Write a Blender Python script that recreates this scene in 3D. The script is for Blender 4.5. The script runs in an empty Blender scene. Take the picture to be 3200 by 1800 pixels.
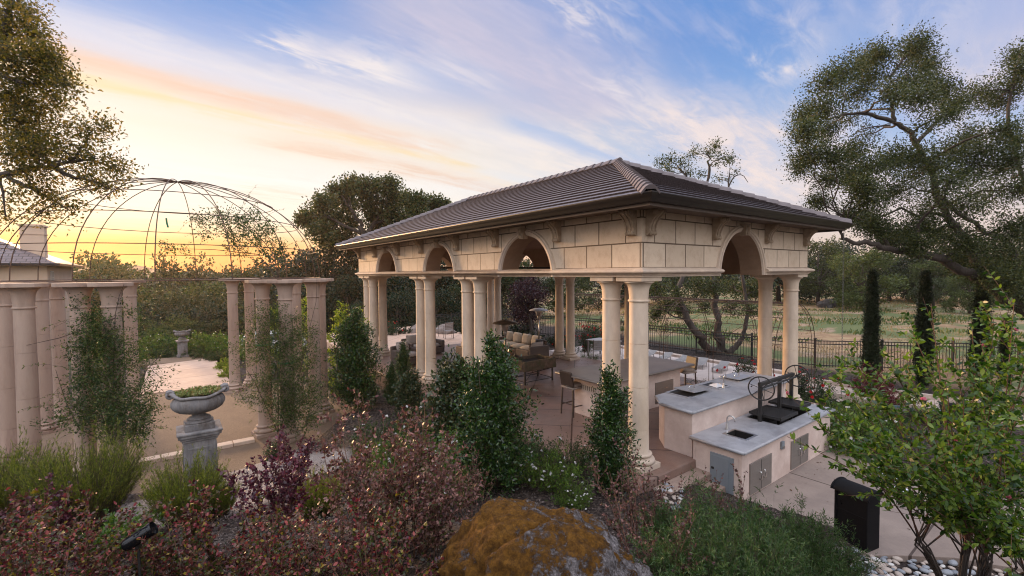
import bpy, bmesh, math, random
import numpy as np
from mathutils import Vector, Matrix
SC = bpy.context.scene
COL = SC.collection
rng = np.random.default_rng(11)
random.seed(5)
R_ = math.radians

# ------------------------------------------------------------------ camera
FPX, PIT, ROL, YAW, EYE = 1436.3, .0334, .0079, .6423, 3.6
_cp, _sp, _cr, _sr = math.cos(PIT), math.sin(PIT), math.cos(ROL), math.sin(ROL)
_U = np.array([0, _sp, _cp]); _F = np.array([0, _cp, -_sp]); _X = np.array([1., 0, 0])
_R = _cr * _X - _sr * _U; _UP = _sr * _X + _cr * _U
cam = bpy.data.cameras.new('camera'); cam_o = bpy.data.objects.new('camera', cam); COL.objects.link(cam_o)
cam.sensor_width = 36; cam.lens = FPX * 36 / 3200; cam.clip_start = .05; cam.clip_end = 3000
M = Matrix.Identity(4)
for i in range(3):
    M[i][0] = _R[i]; M[i][1] = _UP[i]; M[i][2] = -_F[i]
M[2][3] = EYE
cam_o.matrix_world = M
SC.camera = cam_o

# surveying helpers: a point seen in a 2576-wide view of the place -> world
K_ = 3200 / 2576
def ray(dx, dy):
    return _F + _R * (dx * K_ - 1600) / FPX + _UP * (900 - dy * K_) / FPX
def G(dx, dy, z=0.):
    d = ray(dx, dy); t = (z - EYE) / d[2]
    return np.array([d[0] * t, d[1] * t, z])
def P(dx, dy, Y):
    d = ray(dx, dy); return d * Y / d[1] + np.array([0, 0, EYE])
NP = np.array([2.2585, 8.0])
_u = np.array([-math.sin(YAW), math.cos(YAW)]); _v = np.array([math.cos(YAW), math.sin(YAW)])
def W(a, b, z=0.):
    p = NP + a * _u + b * _v
    return np.array([p[0], p[1], z])

# ------------------------------------------------------------------ object helpers
def link(o):
    COL.objects.link(o); return o
def thing(name, label, cat, loc=(0, 0, 0), rz=0., group=None):
    o = bpy.data.objects.new(name, None); o.empty_display_size = .2
    link(o); o.location = [float(c) for c in loc]; o.rotation_euler = (0, 0, rz)
    o['label'] = label; o['category'] = cat
    if group: o['group'] = group
    return o
def tag(o, label=None, cat=None, group=None, kind=None):
    if label: o['label'] = label
    if cat: o['category'] = cat
    if group: o['group'] = group
    if kind: o['kind'] = kind
    return o
def dup(o, parent=None):
    c = o.copy(); COL.objects.link(c)
    if parent is not None: c.parent = parent
    for ch in list(o.children): dup(ch, c)
    return c
def place(o, loc, rz=0., s=1., label=None, group=None):
    o.location = [float(c) for c in loc]; o.rotation_euler = (0, 0, rz)
    o.scale = (s, s, s) if not isinstance(s, (tuple, list)) else s
    if label: o['label'] = label
    if group: o['group'] = group
    return o

class MB:
    """collects shapes, builds ONE mesh object"""
    def __init__(s):
        s.v = []; s.f = []
    def add(s, vs, fs, m=None):
        n = len(s.v)
        for p in vs:
            p = Vector(p)
            s.v.append(tuple(m @ p if m is not None else p))
        s.f += [tuple(i + n for i in f) for f in fs]
        return s
    def box(s, c, d, rz=0., m=None, top=1.):
        x, y, z = d[0] / 2, d[1] / 2, d[2] / 2
        vs = [(-x, -y, -z), (x, -y, -z), (x, y, -z), (-x, y, -z),
              (-x * top, -y * top, z), (x * top, -y * top, z), (x * top, y * top, z), (-x * top, y * top, z)]
        mm = Matrix.Translation(Vector([float(q) for q in c])) @ Matrix.Rotation(rz, 4, 'Z')
        if m is not None: mm = m @ mm
        return s.add(vs, [(0, 3, 2, 1), (4, 5, 6, 7), (0, 1, 5, 4), (1, 2, 6, 5), (2, 3, 7, 6), (3, 0, 4, 7)], mm)
    def prism(s, poly, z0, z1, m=None):
        n = len(poly)
        vs = [(p[0], p[1], z0) for p in poly] + [(p[0], p[1], z1) for p in poly]
        fs = [tuple(reversed(range(n))), tuple(range(n, 2 * n))] + [(i, (i + 1) % n, n + (i + 1) % n, n + i) for i in range(n)]
        return s.add(vs, fs, m)
    def lathe(s, prof, n=24, m=None, sx=1., sy=1., caps=True):
        vs = []; fs = []
        for r, z in prof:
            for k in range(n):
                a = 2 * math.pi * k / n
                vs.append((r * math.cos(a) * sx, r * math.sin(a) * sy, z))
        for j in range(len(prof) - 1):
            for k in range(n):
                k2 = (k + 1) % n
                fs.append((j * n + k, j * n + k2, (j + 1) * n + k2, (j + 1) * n + k))
        if caps:
            if prof[0][0] > 1e-4: fs.append(tuple(reversed(range(n))))
            if prof[-1][0] > 1e-4: fs.append(tuple((len(prof) - 1) * n + k for k in range(n)))
        return s.add(vs, fs, m)
    def tube(s, pts, r, n=6, caps=True):
        pts = [np.array(p, float) for p in pts]
        rs = list(r) if hasattr(r, '__len__') else [r] * len(pts)
        base = len(s.v); nn = len(pts)
        ref = np.array([.13, .21, 1.])
        for i, p in enumerate(pts):
            t = pts[min(i + 1, nn - 1)] - pts[max(i - 1, 0)]
            t = t / (np.linalg.norm(t) + 1e-9)
            a = np.cross(t, ref)
            if np.linalg.norm(a) < .15: a = np.cross(t, np.array([1., .1, 0]))
            a /= np.linalg.norm(a); b = np.cross(t, a)
            for k in range(n):
                q = 2 * math.pi * k / n
                s.v.append(tuple(p + rs[i] * (math.cos(q) * a + math.sin(q) * b)))
        for i in range(nn - 1):
            for k in range(n):
                k2 = (k + 1) % n
                s.f.append((base + i * n + k, base + i * n + k2, base + (i + 1) * n + k2, base + (i + 1) * n + k))
        if caps and n > 2:
            s.f.append(tuple(base + k for k in reversed(range(n))))
            s.f.append(tuple(base + (nn - 1) * n + k for k in range(n)))
        return s
    def ball(s, c, r, n=12, k=8, m=None):
        prof = [(math.sin(math.pi * j / k), -math.cos(math.pi * j / k)) for j in range(k + 1)]
        rr = (r, r, r) if not hasattr(r, '__len__') else r
        mm = Matrix.Translation(Vector([float(q) for q in c])) @ Matrix.Diagonal((rr[0], rr[1], rr[2], 1))
        if m is not None: mm = m @ mm
        prof[0] = (1e-3, -1); prof[-1] = (1e-3, 1)
        return s.lathe(prof, n, mm)
    def build(s, name, mat, parent=None, smooth=False, bevel=0., uv=None, seg=2, auto=None):
        me = bpy.data.meshes.new(name); me.from_pydata(s.v, [], s.f); me.update()
        me.materials.append(mat)
        o = bpy.data.objects.new(name, me); link(o)
        if parent is not None: o.parent = parent
        if smooth: me.polygons.foreach_set('use_smooth', [True] * len(me.polygons))
        if auto is not None:
            try: me.set_sharp_from_angle(angle=R_(auto))
            except Exception: pass
        if uv is not None:
            l = me.uv_layers.new(name='UVMap')
            co = np.array(s.v)
            for p in me.polygons:
                for li in p.loop_indices:
                    q = uv(s.v[me.loops[li].vertex_index], p.normal)
                    l.data[li].uv = q
        if bevel:
            b = o.modifiers.new('Bevel', 'BEVEL'); b.width = bevel; b.segments = seg; b.limit_method = 'ANGLE'; b.angle_limit = R_(40)
        return o

def np_mesh(name, V, F, mat, parent=None):
    """V (n,3), F (m,k) fixed-size faces"""
    me = bpy.data.meshes.new(name)
    m, k = F.shape
    me.vertices.add(len(V)); me.vertices.foreach_set('co', np.ascontiguousarray(V, dtype=np.float32).ravel())
    me.loops.add(m * k); me.loops.foreach_set('vertex_index', np.ascontiguousarray(F, dtype=np.int32).ravel())
    me.polygons.add(m); me.polygons.foreach_set('loop_start', np.arange(0, m * k, k, dtype=np.int32))
    me.update(calc_edges=True); me.validate()
    me.materials.append(mat)
    o = bpy.data.objects.new(name, me); link(o)
    if parent is not None: o.parent = parent
    return o

def unit(v):
    return v / (np.linalg.norm(v, axis=-1, keepdims=True) + 1e-9)
def leaves(name, B, Dv, L, Wd, mat, parent=None, hexa=False, up=.5, fold=0.):
    """one small leaf-shaped face per row: base point, direction, length, width"""
    n = len(B)
    Dv = unit(Dv)
    Nv = rng.normal(size=(n, 3)); Nv[:, 2] += up * 2
    S = unit(np.cross(Dv, Nv)); Nn = np.cross(S, Dv)
    L = np.broadcast_to(np.asarray(L, float), (n,))[:, None]; Wd = np.broadcast_to(np.asarray(Wd, float), (n,))[:, None]
    droop = -Nn * L * .12
    if hexa:
        V = np.stack([B, B + Dv * L * .3 + S * Wd * .45, B + Dv * L * .68 + S * Wd * .4 + droop * .3, B + Dv * L + droop,
                      B + Dv * L * .68 - S * Wd * .4 + droop * .3, B + Dv * L * .3 - S * Wd * .45], 1)
        k = 6
    else:
        V = np.stack([B, B + Dv * L * .45 + S * Wd * .5, B + Dv * L + droop, B + Dv * L * .45 - S * Wd * .5], 1)
        k = 4
    F = np.arange(n * k).reshape(n, k)
    return np_mesh(name, V.reshape(-1, 3), F, mat, parent)

def rand_dirs(n, up=0.):
    d = rng.normal(size=(n, 3)); d[:, 2] += up
    return unit(d)
def wobble(p0, p1, k=6, sag=0., jit=.05):
    p0 = np.array(p0, float); p1 = np.array(p1, float)
    t = np.linspace(0, 1, k)[:, None]
    L = np.linalg.norm(p1 - p0)
    q = p0 + (p1 - p0) * t
    q[:, 2] += sag * L * (4 * t[:, 0] * (1 - t[:, 0]))
    j = rng.normal(size=(k, 3)) * jit * L; j[0] = 0; j[-1] = 0
    return q + j

# ------------------------------------------------------------------ materials
def nodes(mat):
    mat.use_nodes = True
    nt = mat.node_tree; nt.nodes.clear()
    return nt
def N(nt, t, **kw):
    n = nt.nodes.new(t)
    for k, val in kw.items():
        if k in n.inputs.keys() if hasattr(n.inputs, 'keys') else False:
            n.inputs[k].default_value = val
        else:
            setattr(n, k, val)
    return n
def ramp(nt, stops, fac, interp='LINEAR'):
    r = nt.nodes.new('ShaderNodeValToRGB'); cr = r.color_ramp; cr.interpolation = interp
    while len(cr.elements) < len(stops): cr.elements.new(.5)
    for e, (p, c) in zip(cr.elements, stops):
        e.position = p; e.color = (*c, 1) if len(c) == 3 else c
    nt.links.new(fac, r.inputs[0]); return r
def c4(c): return (*c, 1)
def pmat(name, c1, c2=None, scale=6., rough=.7, bump=.0, bscale=None, detail=6., metal=0., spec=.5, c3=None, s3=1.2, stretch=None, t3=(.45, .65), uv=False, lo=.3, hi=.7):
    """principled with a noise-mixed base colour, optional large patches c3 and bump"""
    m = bpy.data.materials.new(name); nt = nodes(m); Lk = nt.links.new
    out = nt.nodes.new('ShaderNodeOutputMaterial'); b = nt.nodes.new('ShaderNodeBsdfPrincipled')
    Lk(b.outputs[0], out.inputs[0])
    b.inputs['Roughness'].default_value = rough; b.inputs['Metallic'].default_value = metal
    b.inputs['Specular IOR Level'].default_value = spec
    tc = nt.nodes.new('ShaderNodeTexCoord'); src = tc.outputs['UV' if uv else 'Object']
    if stretch:
        mp = nt.nodes.new('ShaderNodeMapping'); mp.inputs['Scale'].default_value = stretch; Lk(src, mp.inputs[0]); src = mp.outputs[0]
    if c2 is None:
        b.inputs['Base Color'].default_value = c4(c1)
    else:
        n = nt.nodes.new('ShaderNodeTexNoise'); n.inputs['Scale'].default_value = scale; n.inputs['Detail'].default_value = detail
        n.inputs['Roughness'].default_value = .65
        Lk(src, n.inputs['Vector'])
        r = ramp(nt, [(lo, c1), (hi, c2)], n.outputs['Fac'])
        colr = r.outputs[0]
        if c3 is not None:
            n3 = nt.nodes.new('ShaderNodeTexNoise'); n3.inputs['Scale'].default_value = s3; n3.inputs['Detail'].default_value = 5
            n3.inputs['Roughness'].default_value = .7
            Lk(src, n3.inputs['Vector'])
            r3 = ramp(nt, [(t3[0], (0, 0, 0)), (t3[1], (1, 1, 1))], n3.outputs['Fac'])
            mx = nt.nodes.new('ShaderNodeMixRGB'); Lk(r3.outputs[0], mx.inputs[0]); Lk(colr, mx.inputs[1]); mx.inputs[2].default_value = c4(c3)
            colr = mx.outputs[0]
        Lk(colr, b.inputs['Base Color'])
    if bump:
        nb = nt.nodes.new('ShaderNodeTexNoise'); nb.inputs['Scale'].default_value = bscale or scale * 4; nb.inputs['Detail'].default_value = 5
        Lk(src, nb.inputs['Vector'])
        bp = nt.nodes.new('ShaderNodeBump'); bp.inputs['Strength'].default_value = min(1, bump); bp.inputs['Distance'].default_value = .02
        Lk(nb.outputs['Fac'], bp.inputs['Height']); Lk(bp.outputs[0], b.inputs['Normal'])
    return m
def leafmat(name, cols, trans=.3, rough=.5, spec=.35, interp='LINEAR'):
    """each leaf gets its own tint out of cols"""
    m = bpy.data.materials.new(name); nt = nodes(m); Lk = nt.links.new
    out = nt.nodes.new('ShaderNodeOutputMaterial'); b = nt.nodes.new('ShaderNodeBsdfPrincipled')
    g = nt.nodes.new('ShaderNodeNewGeometry')
    k = len(cols)
    r = ramp(nt, [((i / k) if interp == 'CONSTANT' else i / max(1, k - 1), c) for i, c in enumerate(cols)], g.outputs['Random Per Island'], interp)
    Lk(r.outputs[0], b.inputs['Base Color']); b.inputs['Roughness'].default_value = rough; b.inputs['Specular IOR Level'].default_value = spec
    t = nt.nodes.new('ShaderNodeBsdfTranslucent')
    hs = nt.nodes.new('ShaderNodeHueSaturation'); hs.inputs['Value'].default_value = 1.5; hs.inputs['Saturation'].default_value = 1.1
    Lk(r.outputs[0], hs.inputs['Color']); Lk(hs.outputs[0], t.inputs[0])
    mx = nt.nodes.new('ShaderNodeMixShader'); mx.inputs[0].default_value = trans
    Lk(b.outputs[0], mx.inputs[1]); Lk(t.outputs[0], mx.inputs[2]); Lk(mx.outputs[0], out.inputs[0])
    return m
# ------------------------------------------------------------------ sky and light
SUN_AZ = -40.5            # degrees from straight ahead; the sun sits on the horizon, front left
SUN_EL = 7.0
w = bpy.data.worlds.new('World'); SC.world = w; w.use_nodes = True
nt = w.node_tree; nt.nodes.clear(); Lk = nt.links.new
def mth(op, a, b=None, c=None, clamp=False):
    n = nt.nodes.new('ShaderNodeMath'); n.operation = op; n.use_clamp = clamp
    for i, x in enumerate((a, b, c)):
        if x is None: continue
        if isinstance(x, (int, float)): n.inputs[i].default_value = x
        else: Lk(x, n.inputs[i])
    return n.outputs[0]
def sstep(x, lo, hi):
    n = nt.nodes.new('ShaderNodeMapRange'); n.interpolation_type = 'SMOOTHSTEP'
    Lk(x, n.inputs[0]); n.inputs[1].default_value = lo; n.inputs[2].default_value = hi
    return n.outputs[0]
def mixc(f, a, b):
    n = nt.nodes.new('ShaderNodeMixRGB')
    if isinstance(f, (int, float)): n.inputs[0].default_value = f
    else: Lk(f, n.inputs[0])
    for i, x in ((1, a), (2, b)):
        if isinstance(x, tuple): n.inputs[i].default_value = c4(x)
        else: Lk(x, n.inputs[i])
    return n.outputs[0]
tc = nt.nodes.new('ShaderNodeTexCoord'); dirv = tc.outputs['Generated']
sep = nt.nodes.new('ShaderNodeSeparateXYZ'); Lk(dirv, sep.inputs[0])
dx_, dy_, dz_ = sep.outputs
sa = R_(SUN_AZ)
sdot = mth('ADD', mth('MULTIPLY', dx_, math.sin(sa)), mth('MULTIPLY', dy_, math.cos(sa)))
e = mth('MAXIMUM', dz_, 0.)
warm = sstep(sdot, .38, .93)
warm = mth('MULTIPLY', warm, sstep(mth('SUBTRACT', .52, e), .0, .26))
cool = ramp(nt, [(0, (.80, .60, .46)), (.08, (.74, .63, .58)), (.17, (.52, .58, .72)), (.27, (.25, .42, .71)), (.42, (.13, .29, .63)), (1, (.10, .22, .55))], e).outputs[0]
hot = ramp(nt, [(0, (.85, .16, .012)), (.02, (.88, .22, .018)), (.038, (.90, .31, .04)), (.058, (.92, .44, .12)), (.08, (.97, .68, .40)), (.11, (.92, .82, .66)), (.18, (.90, .87, .82)), (.25, (.88, .78, .65)), (.32, (.90, .76, .64)), (.40, (.52, .58, .78)), (.6, (.3, .44, .75))], e).outputs[0]
near = sstep(sdot, .90, .992)
side = ramp(nt, [(0, (.82, .46, .32)), (.04, (.98, .64, .40)), (.08, (1.05, .84, .62)), (.17, (1.15, 1.02, .90))], e).outputs[0]
hot = mixc(mth('MULTIPLY', mth('SUBTRACT', 1., near), mth('SUBTRACT', 1., sstep(e, .10, .17))), hot, side)
col = mixc(warm, cool, hot)
# cloud plane: direction projected onto a high flat layer, streaks run along s
inv = mth('DIVIDE', 1., mth('ADD', e, .06))
px_ = mth('MULTIPLY', dx_, inv); py_ = mth('MULTIPLY', dy_, inv)
s_ = mth('ADD', mth('MULTIPLY', px_, .69), mth('MULTIPLY', py_, .72))
t_ = mth('SUBTRACT', mth('MULTIPLY', px_, .72), mth('MULTIPLY', py_, .69))
def noise(ss, ts, off, detail=6., rough=.6, dist=0.):
    cmb = nt.nodes.new('ShaderNodeCombineXYZ')
    Lk(mth('MULTIPLY', s_, ss), cmb.inputs[0]); Lk(mth('MULTIPLY', t_, ts), cmb.inputs[1]); cmb.inputs[2].default_value = off
    n = nt.nodes.new('ShaderNodeTexNoise'); n.inputs['Scale'].default_value = 1.; n.inputs['Detail'].default_value = detail
    n.inputs['Roughness'].default_value = rough; n.inputs['Distortion'].default_value = dist
    Lk(cmb.outputs[0], n.inputs['Vector']); return n.outputs['Fac']
n1 = noise(.9, 1.6, 3.1, 5); n2 = noise(1.6, 7.5, 7.7, 7, .62, .35); n3 = noise(3.2, 9., 1.3, 8, .65, .8)
n4 = noise(.55, 2.6, 12.2, 4)
tw = mth('ADD', t_, mth('MULTIPLY', mth('SUBTRACT', n1, .5), .42))
tw = mth('ADD', tw, mth('MULTIPLY', mth('SUBTRACT', n2, .5), .22))
def band(t0, wd, s0=None, s1=None, slope=0., soft=.35):
    """a streak of cloud along s, centred on t0"""
    tt = mth('SUBTRACT', tw, t0) if not slope else mth('SUBTRACT', tw, mth('ADD', mth('MULTIPLY', s_, slope), t0))
    q = mth('DIVIDE', tt, wd)
    g = mth('POWER', 2.718, mth('MULTIPLY', mth('MULTIPLY', q, q), -1.))
    if s0 is not None: g = mth('MULTIPLY', g, sstep(s_, s0, s0 + soft))
    if s1 is not None: g = mth('MULTIPLY', g, mth('SUBTRACT', 1., sstep(s_, s1, s1 + soft)))
    return g
def blob(s0, t0, rs, rt):
    a = mth('DIVIDE', mth('SUBTRACT', mth('ADD', s_, mth('MULTIPLY', mth('SUBTRACT', n3, .5), .5)), s0), rs)
    b = mth('DIVIDE', mth('SUBTRACT', mth('ADD', tw, mth('MULTIPLY', mth('SUBTRACT', n3, .5), .25)), t0), rt)
    return mth('POWER', 2.718, mth('MULTIPLY', mth('ADD', mth('MULTIPLY', a, a), mth('MULTIPLY', b, b)), -1.))
lowfade = sstep(e, .045, .15)
def add(col, dens, amt, c):
    return mixc(mth('MULTIPLY', mth('MULTIPLY', dens, lowfade), amt, clamp=True), col, c)
wisp = sstep(n2, .42, .68); fine = sstep(n3, .40, .66)
tex = mth('ADD', mth('MULTIPLY', wisp, .55), mth('MULTIPLY', fine, .45))
lav = (.52, .51, .64); white = mixc(warm, (.80, .73, .73), (.86, .81, .77)); cream = mixc(warm, (.84, .67, .57), (.90, .77, .60))
col = add(col, band(-1.30, .34, .55, 2.0), .85, lav)
col = add(col, mth('MULTIPLY', band(-1.30, .40, .6, 2.2), tex), .55, (.66, .58, .66))
col = add(col, band(.25, .45, 1.4, 3.2), .65, (.52, .52, .70))
col = add(col, band(-2.22, .16, -.6, 2.2, .08), .62, (.72, .72, .80))
col = add(col, mth('MULTIPLY', band(-2.12, .10, 0., 2.4, .06), tex), .9, white)
col = add(col, band(-2.47, .14, -1., 1.7), .95, (.84, .56, .41))
col = add(col, band(-2.72, .10, -1., 2.1, .05), .9, (.90, .68, .36))
col = add(col, mth('MULTIPLY', band(-2.9, .16, -.5, 1.3), tex), .5, (.9, .72, .5))
# the broad cream veil low over the horizon
veil = mth('MULTIPLY', sstep(mth('SUBTRACT', .36, e), 0., .10), sstep(n4, .34, .60))
col = add(col, mth('MULTIPLY', veil, mth('ADD', .32, mth('MULTIPLY', tex, .8))), .95, mixc(warm, (.82, .70, .66), (.86, .81, .74)))
col = add(col, mth('MULTIPLY', band(-1.95, .22, 1.8, None, .0), mth('ADD', .5, tex)), .75, mixc(warm, (.88, .76, .70), (.86, .80, .74)))
col = add(col, band(-1.72, .13, 1.6, 3.6, -.02), .6, (.33, .47, .74))
col = add(col, mth('MULTIPLY', band(-1.05, .22, 2.0, 5.), mth('ADD', .45, tex)), .8, (.84, .72, .68))
col = add(col, mth('MULTIPLY', band(-3.02, .16, .8, 4.6, .03), mth('ADD', .45, tex)), 1.0, mixc(warm, (.58, .50, .56), (.84, .64, .50)))
col = add(col, mth('MULTIPLY', band(-2.75, .09, 2.0, 6.), mth('ADD', .5, tex)), .7, cream)
col = add(col, mth('MULTIPLY', band(-4.4, .35, 1.0, 5., .0), tex), .55, (.86, .60, .40))
for s0, t0, rs, rt, a in ((.74, -1.77, .06, .06, .9), (1.03, -1.78, .26, .14, 1.1), (1.30, -1.55, .25, .12, .5), (1.37, -.91, .32, .035, .55), (1.25, -.80, .3, .02, .35),
                          (2.22, -.52, .16, .07, .95), (2.05, -.42, .3, .16, .4), (2.06, -1.10, .25, .14, .7), (2.25, -.05, .35, .16, .35)):
    col = add(col, mth('MULTIPLY', blob(s0, t0, rs, rt), mth('ADD', .35, tex)), a, white)
col = add(col, mth('MULTIPLY', mth('MULTIPLY', tex, wisp), sstep(e, .2, .4)), .22, (.62, .60, .72))
dim = nt.nodes.new('ShaderNodeMixRGB'); dim.blend_type = 'MULTIPLY'; dim.inputs[0].default_value = 1; Lk(col, dim.inputs[1]); dim.inputs[2].default_value = (.84, .84, .86, 1); col = dim.outputs[0]
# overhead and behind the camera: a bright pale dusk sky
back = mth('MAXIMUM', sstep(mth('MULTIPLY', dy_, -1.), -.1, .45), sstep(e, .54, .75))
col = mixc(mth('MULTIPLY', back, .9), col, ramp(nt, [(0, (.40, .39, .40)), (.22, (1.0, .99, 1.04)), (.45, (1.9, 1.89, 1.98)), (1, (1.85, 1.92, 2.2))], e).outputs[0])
# below the horizon
col = mixc(sstep(mth('MULTIPLY', dz_, -1.), 0., .05), col, (.05, .045, .04))
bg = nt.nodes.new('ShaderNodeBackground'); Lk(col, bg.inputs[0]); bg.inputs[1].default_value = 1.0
sky = nt.nodes.new('ShaderNodeTexSky'); sky.sky_type = 'NISHITA'; sky.sun_disc = False
sky.sun_elevation = R_(SUN_EL); sky.sun_rotation = R_(-46)
bg2 = nt.nodes.new('ShaderNodeBackground'); Lk(sky.outputs[0], bg2.inputs[0]); bg2.inputs[1].default_value = .05
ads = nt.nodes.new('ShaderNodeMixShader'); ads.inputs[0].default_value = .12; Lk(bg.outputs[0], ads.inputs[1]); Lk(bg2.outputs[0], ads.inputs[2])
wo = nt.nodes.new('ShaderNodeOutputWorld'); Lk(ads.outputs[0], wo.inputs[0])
w.cycles.sampling_method = 'MANUAL'; w.cycles.sample_map_resolution = 512
sl = bpy.data.lights.new('sun', 'SUN'); sl.energy = 5.0; sl.angle = R_(9); sl.color = (1, .60, .30)
so = link(bpy.data.objects.new('sun', sl))
la_ = R_(-46)
sd = Vector((math.sin(la_) * math.cos(R_(SUN_EL)), math.cos(la_) * math.cos(R_(SUN_EL)), math.sin(R_(SUN_EL))))
so.rotation_euler = sd.to_track_quat('Z', 'Y').to_euler()
SC.view_settings.view_transform = 'Standard'; SC.view_settings.look = 'None'
SC.view_settings.gamma = 1.0; SC.view_settings.use_curve_mapping = False
SC.view_settings.exposure = 0.52
SC.cycles.max_bounces = 6; SC.cycles.diffuse_bounces = 3; SC.cycles.transparent_max_bounces = 8
SC.cycles.use_denoising = True; SC.cycles.filter_width = 1.1
# ------------------------------------------------------------------ terrain
CP = np.array([
 (0, 0, 1.9), (-4, 0, 1.75), (4, -.5, 1.2), (8, 0, .2), (0, 2.5, 1.45), (-3, 3, 1.2), (-6, 3.5, .6), (2, 3.2, .95), (3.4, 3.2, .35), (4.2, 4., -.30), (5.5, 4.6, -.52),
 (0, 4.2, .95), (1.6, 4.6, .6), (2.7, 5.2, -.1), (-1.5, 4.8, .7), (-3, 5, .45), (-5, 5.5, .15), (-8, 5, -.1), (-1.5, 6.5, .25), (0.3, 6.5, .25), (1.3, 6.6, .08), (2.4, 7, -.2),
 (-3.5, 7, -.1), (-5.5, 7.5, -.38), (-8, 7.5, -.5), (-12, 7, -.5), (-3.5, 9.5, -.3), (-.5, 9, -.12), (-2.5, 11.5, -.2), (-5, 13.5, -.25), (-5, 10, -.55), (-7, 10, -.62),
 (-9, 13, -.66), (-12, 12, -.64), (-7, 16, -.6), (-9, 17, -.65), (-6.5, 19, -.35), (-14, 20, -.66), (-17, 24, -.7), (-22, 20, -.7), (-14, 27, -1.0), (-20, 32, -3.), (-30, 28, -3), (-28, 45, -6), (-45, 60, -9), (-70, 70, -10), (-20, 70, -8), (-90, 40, -8),
 (0, 20, -.35), (4, 12, -.4), (2, 28, -.3), (-8, 28, -.4), (-10, 40, -1.5), (5, 9, -.58), (7, 8, -.58), (9, 10, -.55), (6, 5.5, -.58), (10, 14, -.6), (14, 18, -.7), (8, 18, -.6), (20, 14, -.7), (20, 28, -.7), (30, 22, -.7), (14, 40, -.6), (40, 50, -.7), (0, 60, -1), (60, 60, -.4), (15, 70, -.5), (100, 40, 0), (110, 110, 1), (0, 130, -2), (-60, 140, -9)], float)
def th(x, y):
    x = np.asarray(x, float); y = np.asarray(y, float)
    num = np.zeros_like(x); den = np.zeros_like(x)
    for cx, cy, cz in CP:
        d2 = (x - cx) ** 2 + (y - cy) ** 2 + .25
        wgt = d2 ** -2.1
        num += wgt * cz; den += wgt
    z = num / den
    # keep the sheet under the paved places
    a = (x - NP[0]) * _u[0] + (y - NP[1]) * _u[1]; b = (x - NP[0]) * _v[0] + (y - NP[1]) * _v[1]
    def inside(v, lo, hi, m=.5): return np.clip(np.minimum(v - lo, hi - v) / m + .5, 0, 1)
    wp = inside(a, -.1, 15.6) * inside(b, -.3, 7.6)
    z = z * (1 - wp) + np.minimum(z, -.25) * wp
    r = np.hypot(x + 9.47, y - 12.9); wr = np.clip((4.9 - r) / .4, 0, 1)
    return z * (1 - wr) + np.minimum(z, -.68) * wr
def tz(x, y): return float(th(np.array([x]), np.array([y]))[0])
def ground_at(dx, dy):
    """world point where the sight line meets the terrain"""
    d = ray(dx, dy); prev = None
    for t in np.arange(1.5, 90, .05):
        p = d * t + np.array([0, 0, EYE])
        if p[2] < tz(p[0], p[1]): return p
    return p
gx = np.unique(np.concatenate([np.arange(-16, 14, .14), np.arange(-40, 40, 1.0), np.arange(-140, 150, 5.)]).round(3))
gy = np.unique(np.concatenate([np.arange(-1, 24, .14), np.arange(-8, 60, 1.0), np.arange(-20, 170, 5.)]).round(3))
XX, YY = np.meshgrid(gx, gy)
ZZ = th(XX, YY)
nearm = np.clip((30 - YY) / 10, 0, 1)
ZZ = ZZ + nearm * (rng.normal(size=ZZ.shape) * .012)
nx, ny = len(gx), len(gy)
V = np.stack([XX.ravel(), YY.ravel(), ZZ.ravel()], 1)
ii, jj = np.meshgrid(np.arange(nx - 1), np.arange(ny - 1)); q = (jj * nx + ii).ravel()
F = np.stack([q, q + 1, q + nx + 1, q + nx], 1)
# ground cover zones: gravel paths, dry grass, green patches
xx, yy = V[:, 0], V[:, 1]
def seg_d(p0, p1):
    p0 = np.array(p0[:2]); p1 = np.array(p1[:2]); d = p1 - p0
    t = np.clip(((xx - p0[0]) * d[0] + (yy - p0[1]) * d[1]) / (d @ d), 0, 1)
    return np.hypot(xx - p0[0] - t * d[0], yy - p0[1] - t * d[1])
grav = np.zeros(len(V))
for p0, p1, wd in (((-4.4, 9.4), (-7.3, 10.2), 1.0), ((-4.4, 9.4), (-4.6, 7.8), .7), ((-7.3, 10.2), (-9.5, 8.2), .7), ((-5.0, 8.6), (-6.6, 7.2), .7), ((-6.6, 7.2), (-8.0, 5.5), .5)):
    grav = np.maximum(grav, np.clip((wd - seg_d(p0, p1)) / .3 + .5, 0, 1))
aa = (xx - NP[0]) * _u[0] + (yy - NP[1]) * _u[1]; bb = (xx - NP[0]) * _v[0] + (yy - NP[1]) * _v[1]
dry = np.clip((bb - 15.5) / 1.0, 0, 1) * np.clip((yy - 4) / 2, 0, 1)
dry = np.maximum(dry, np.clip((yy - 34) / 4, 0, 1) * np.clip((xx + 8) / 4, 0, 1))
green = np.clip((-xx - 16) / 4, 0, 1) * np.clip((yy - 20) / 4, 0, 1)
terr = np_mesh('ground', V, F, bpy.data.materials.new('tmp'))
tag(terr, kind='structure')
terr.data.polygons.foreach_set('use_smooth', [True] * len(terr.data.polygons))
ca = terr.data.color_attributes.new('zone', 'FLOAT_COLOR', 'POINT')
ca.data.foreach_set('color', np.stack([grav, dry, green, np.ones(len(V))], 1).astype(np.float32).ravel())
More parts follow.
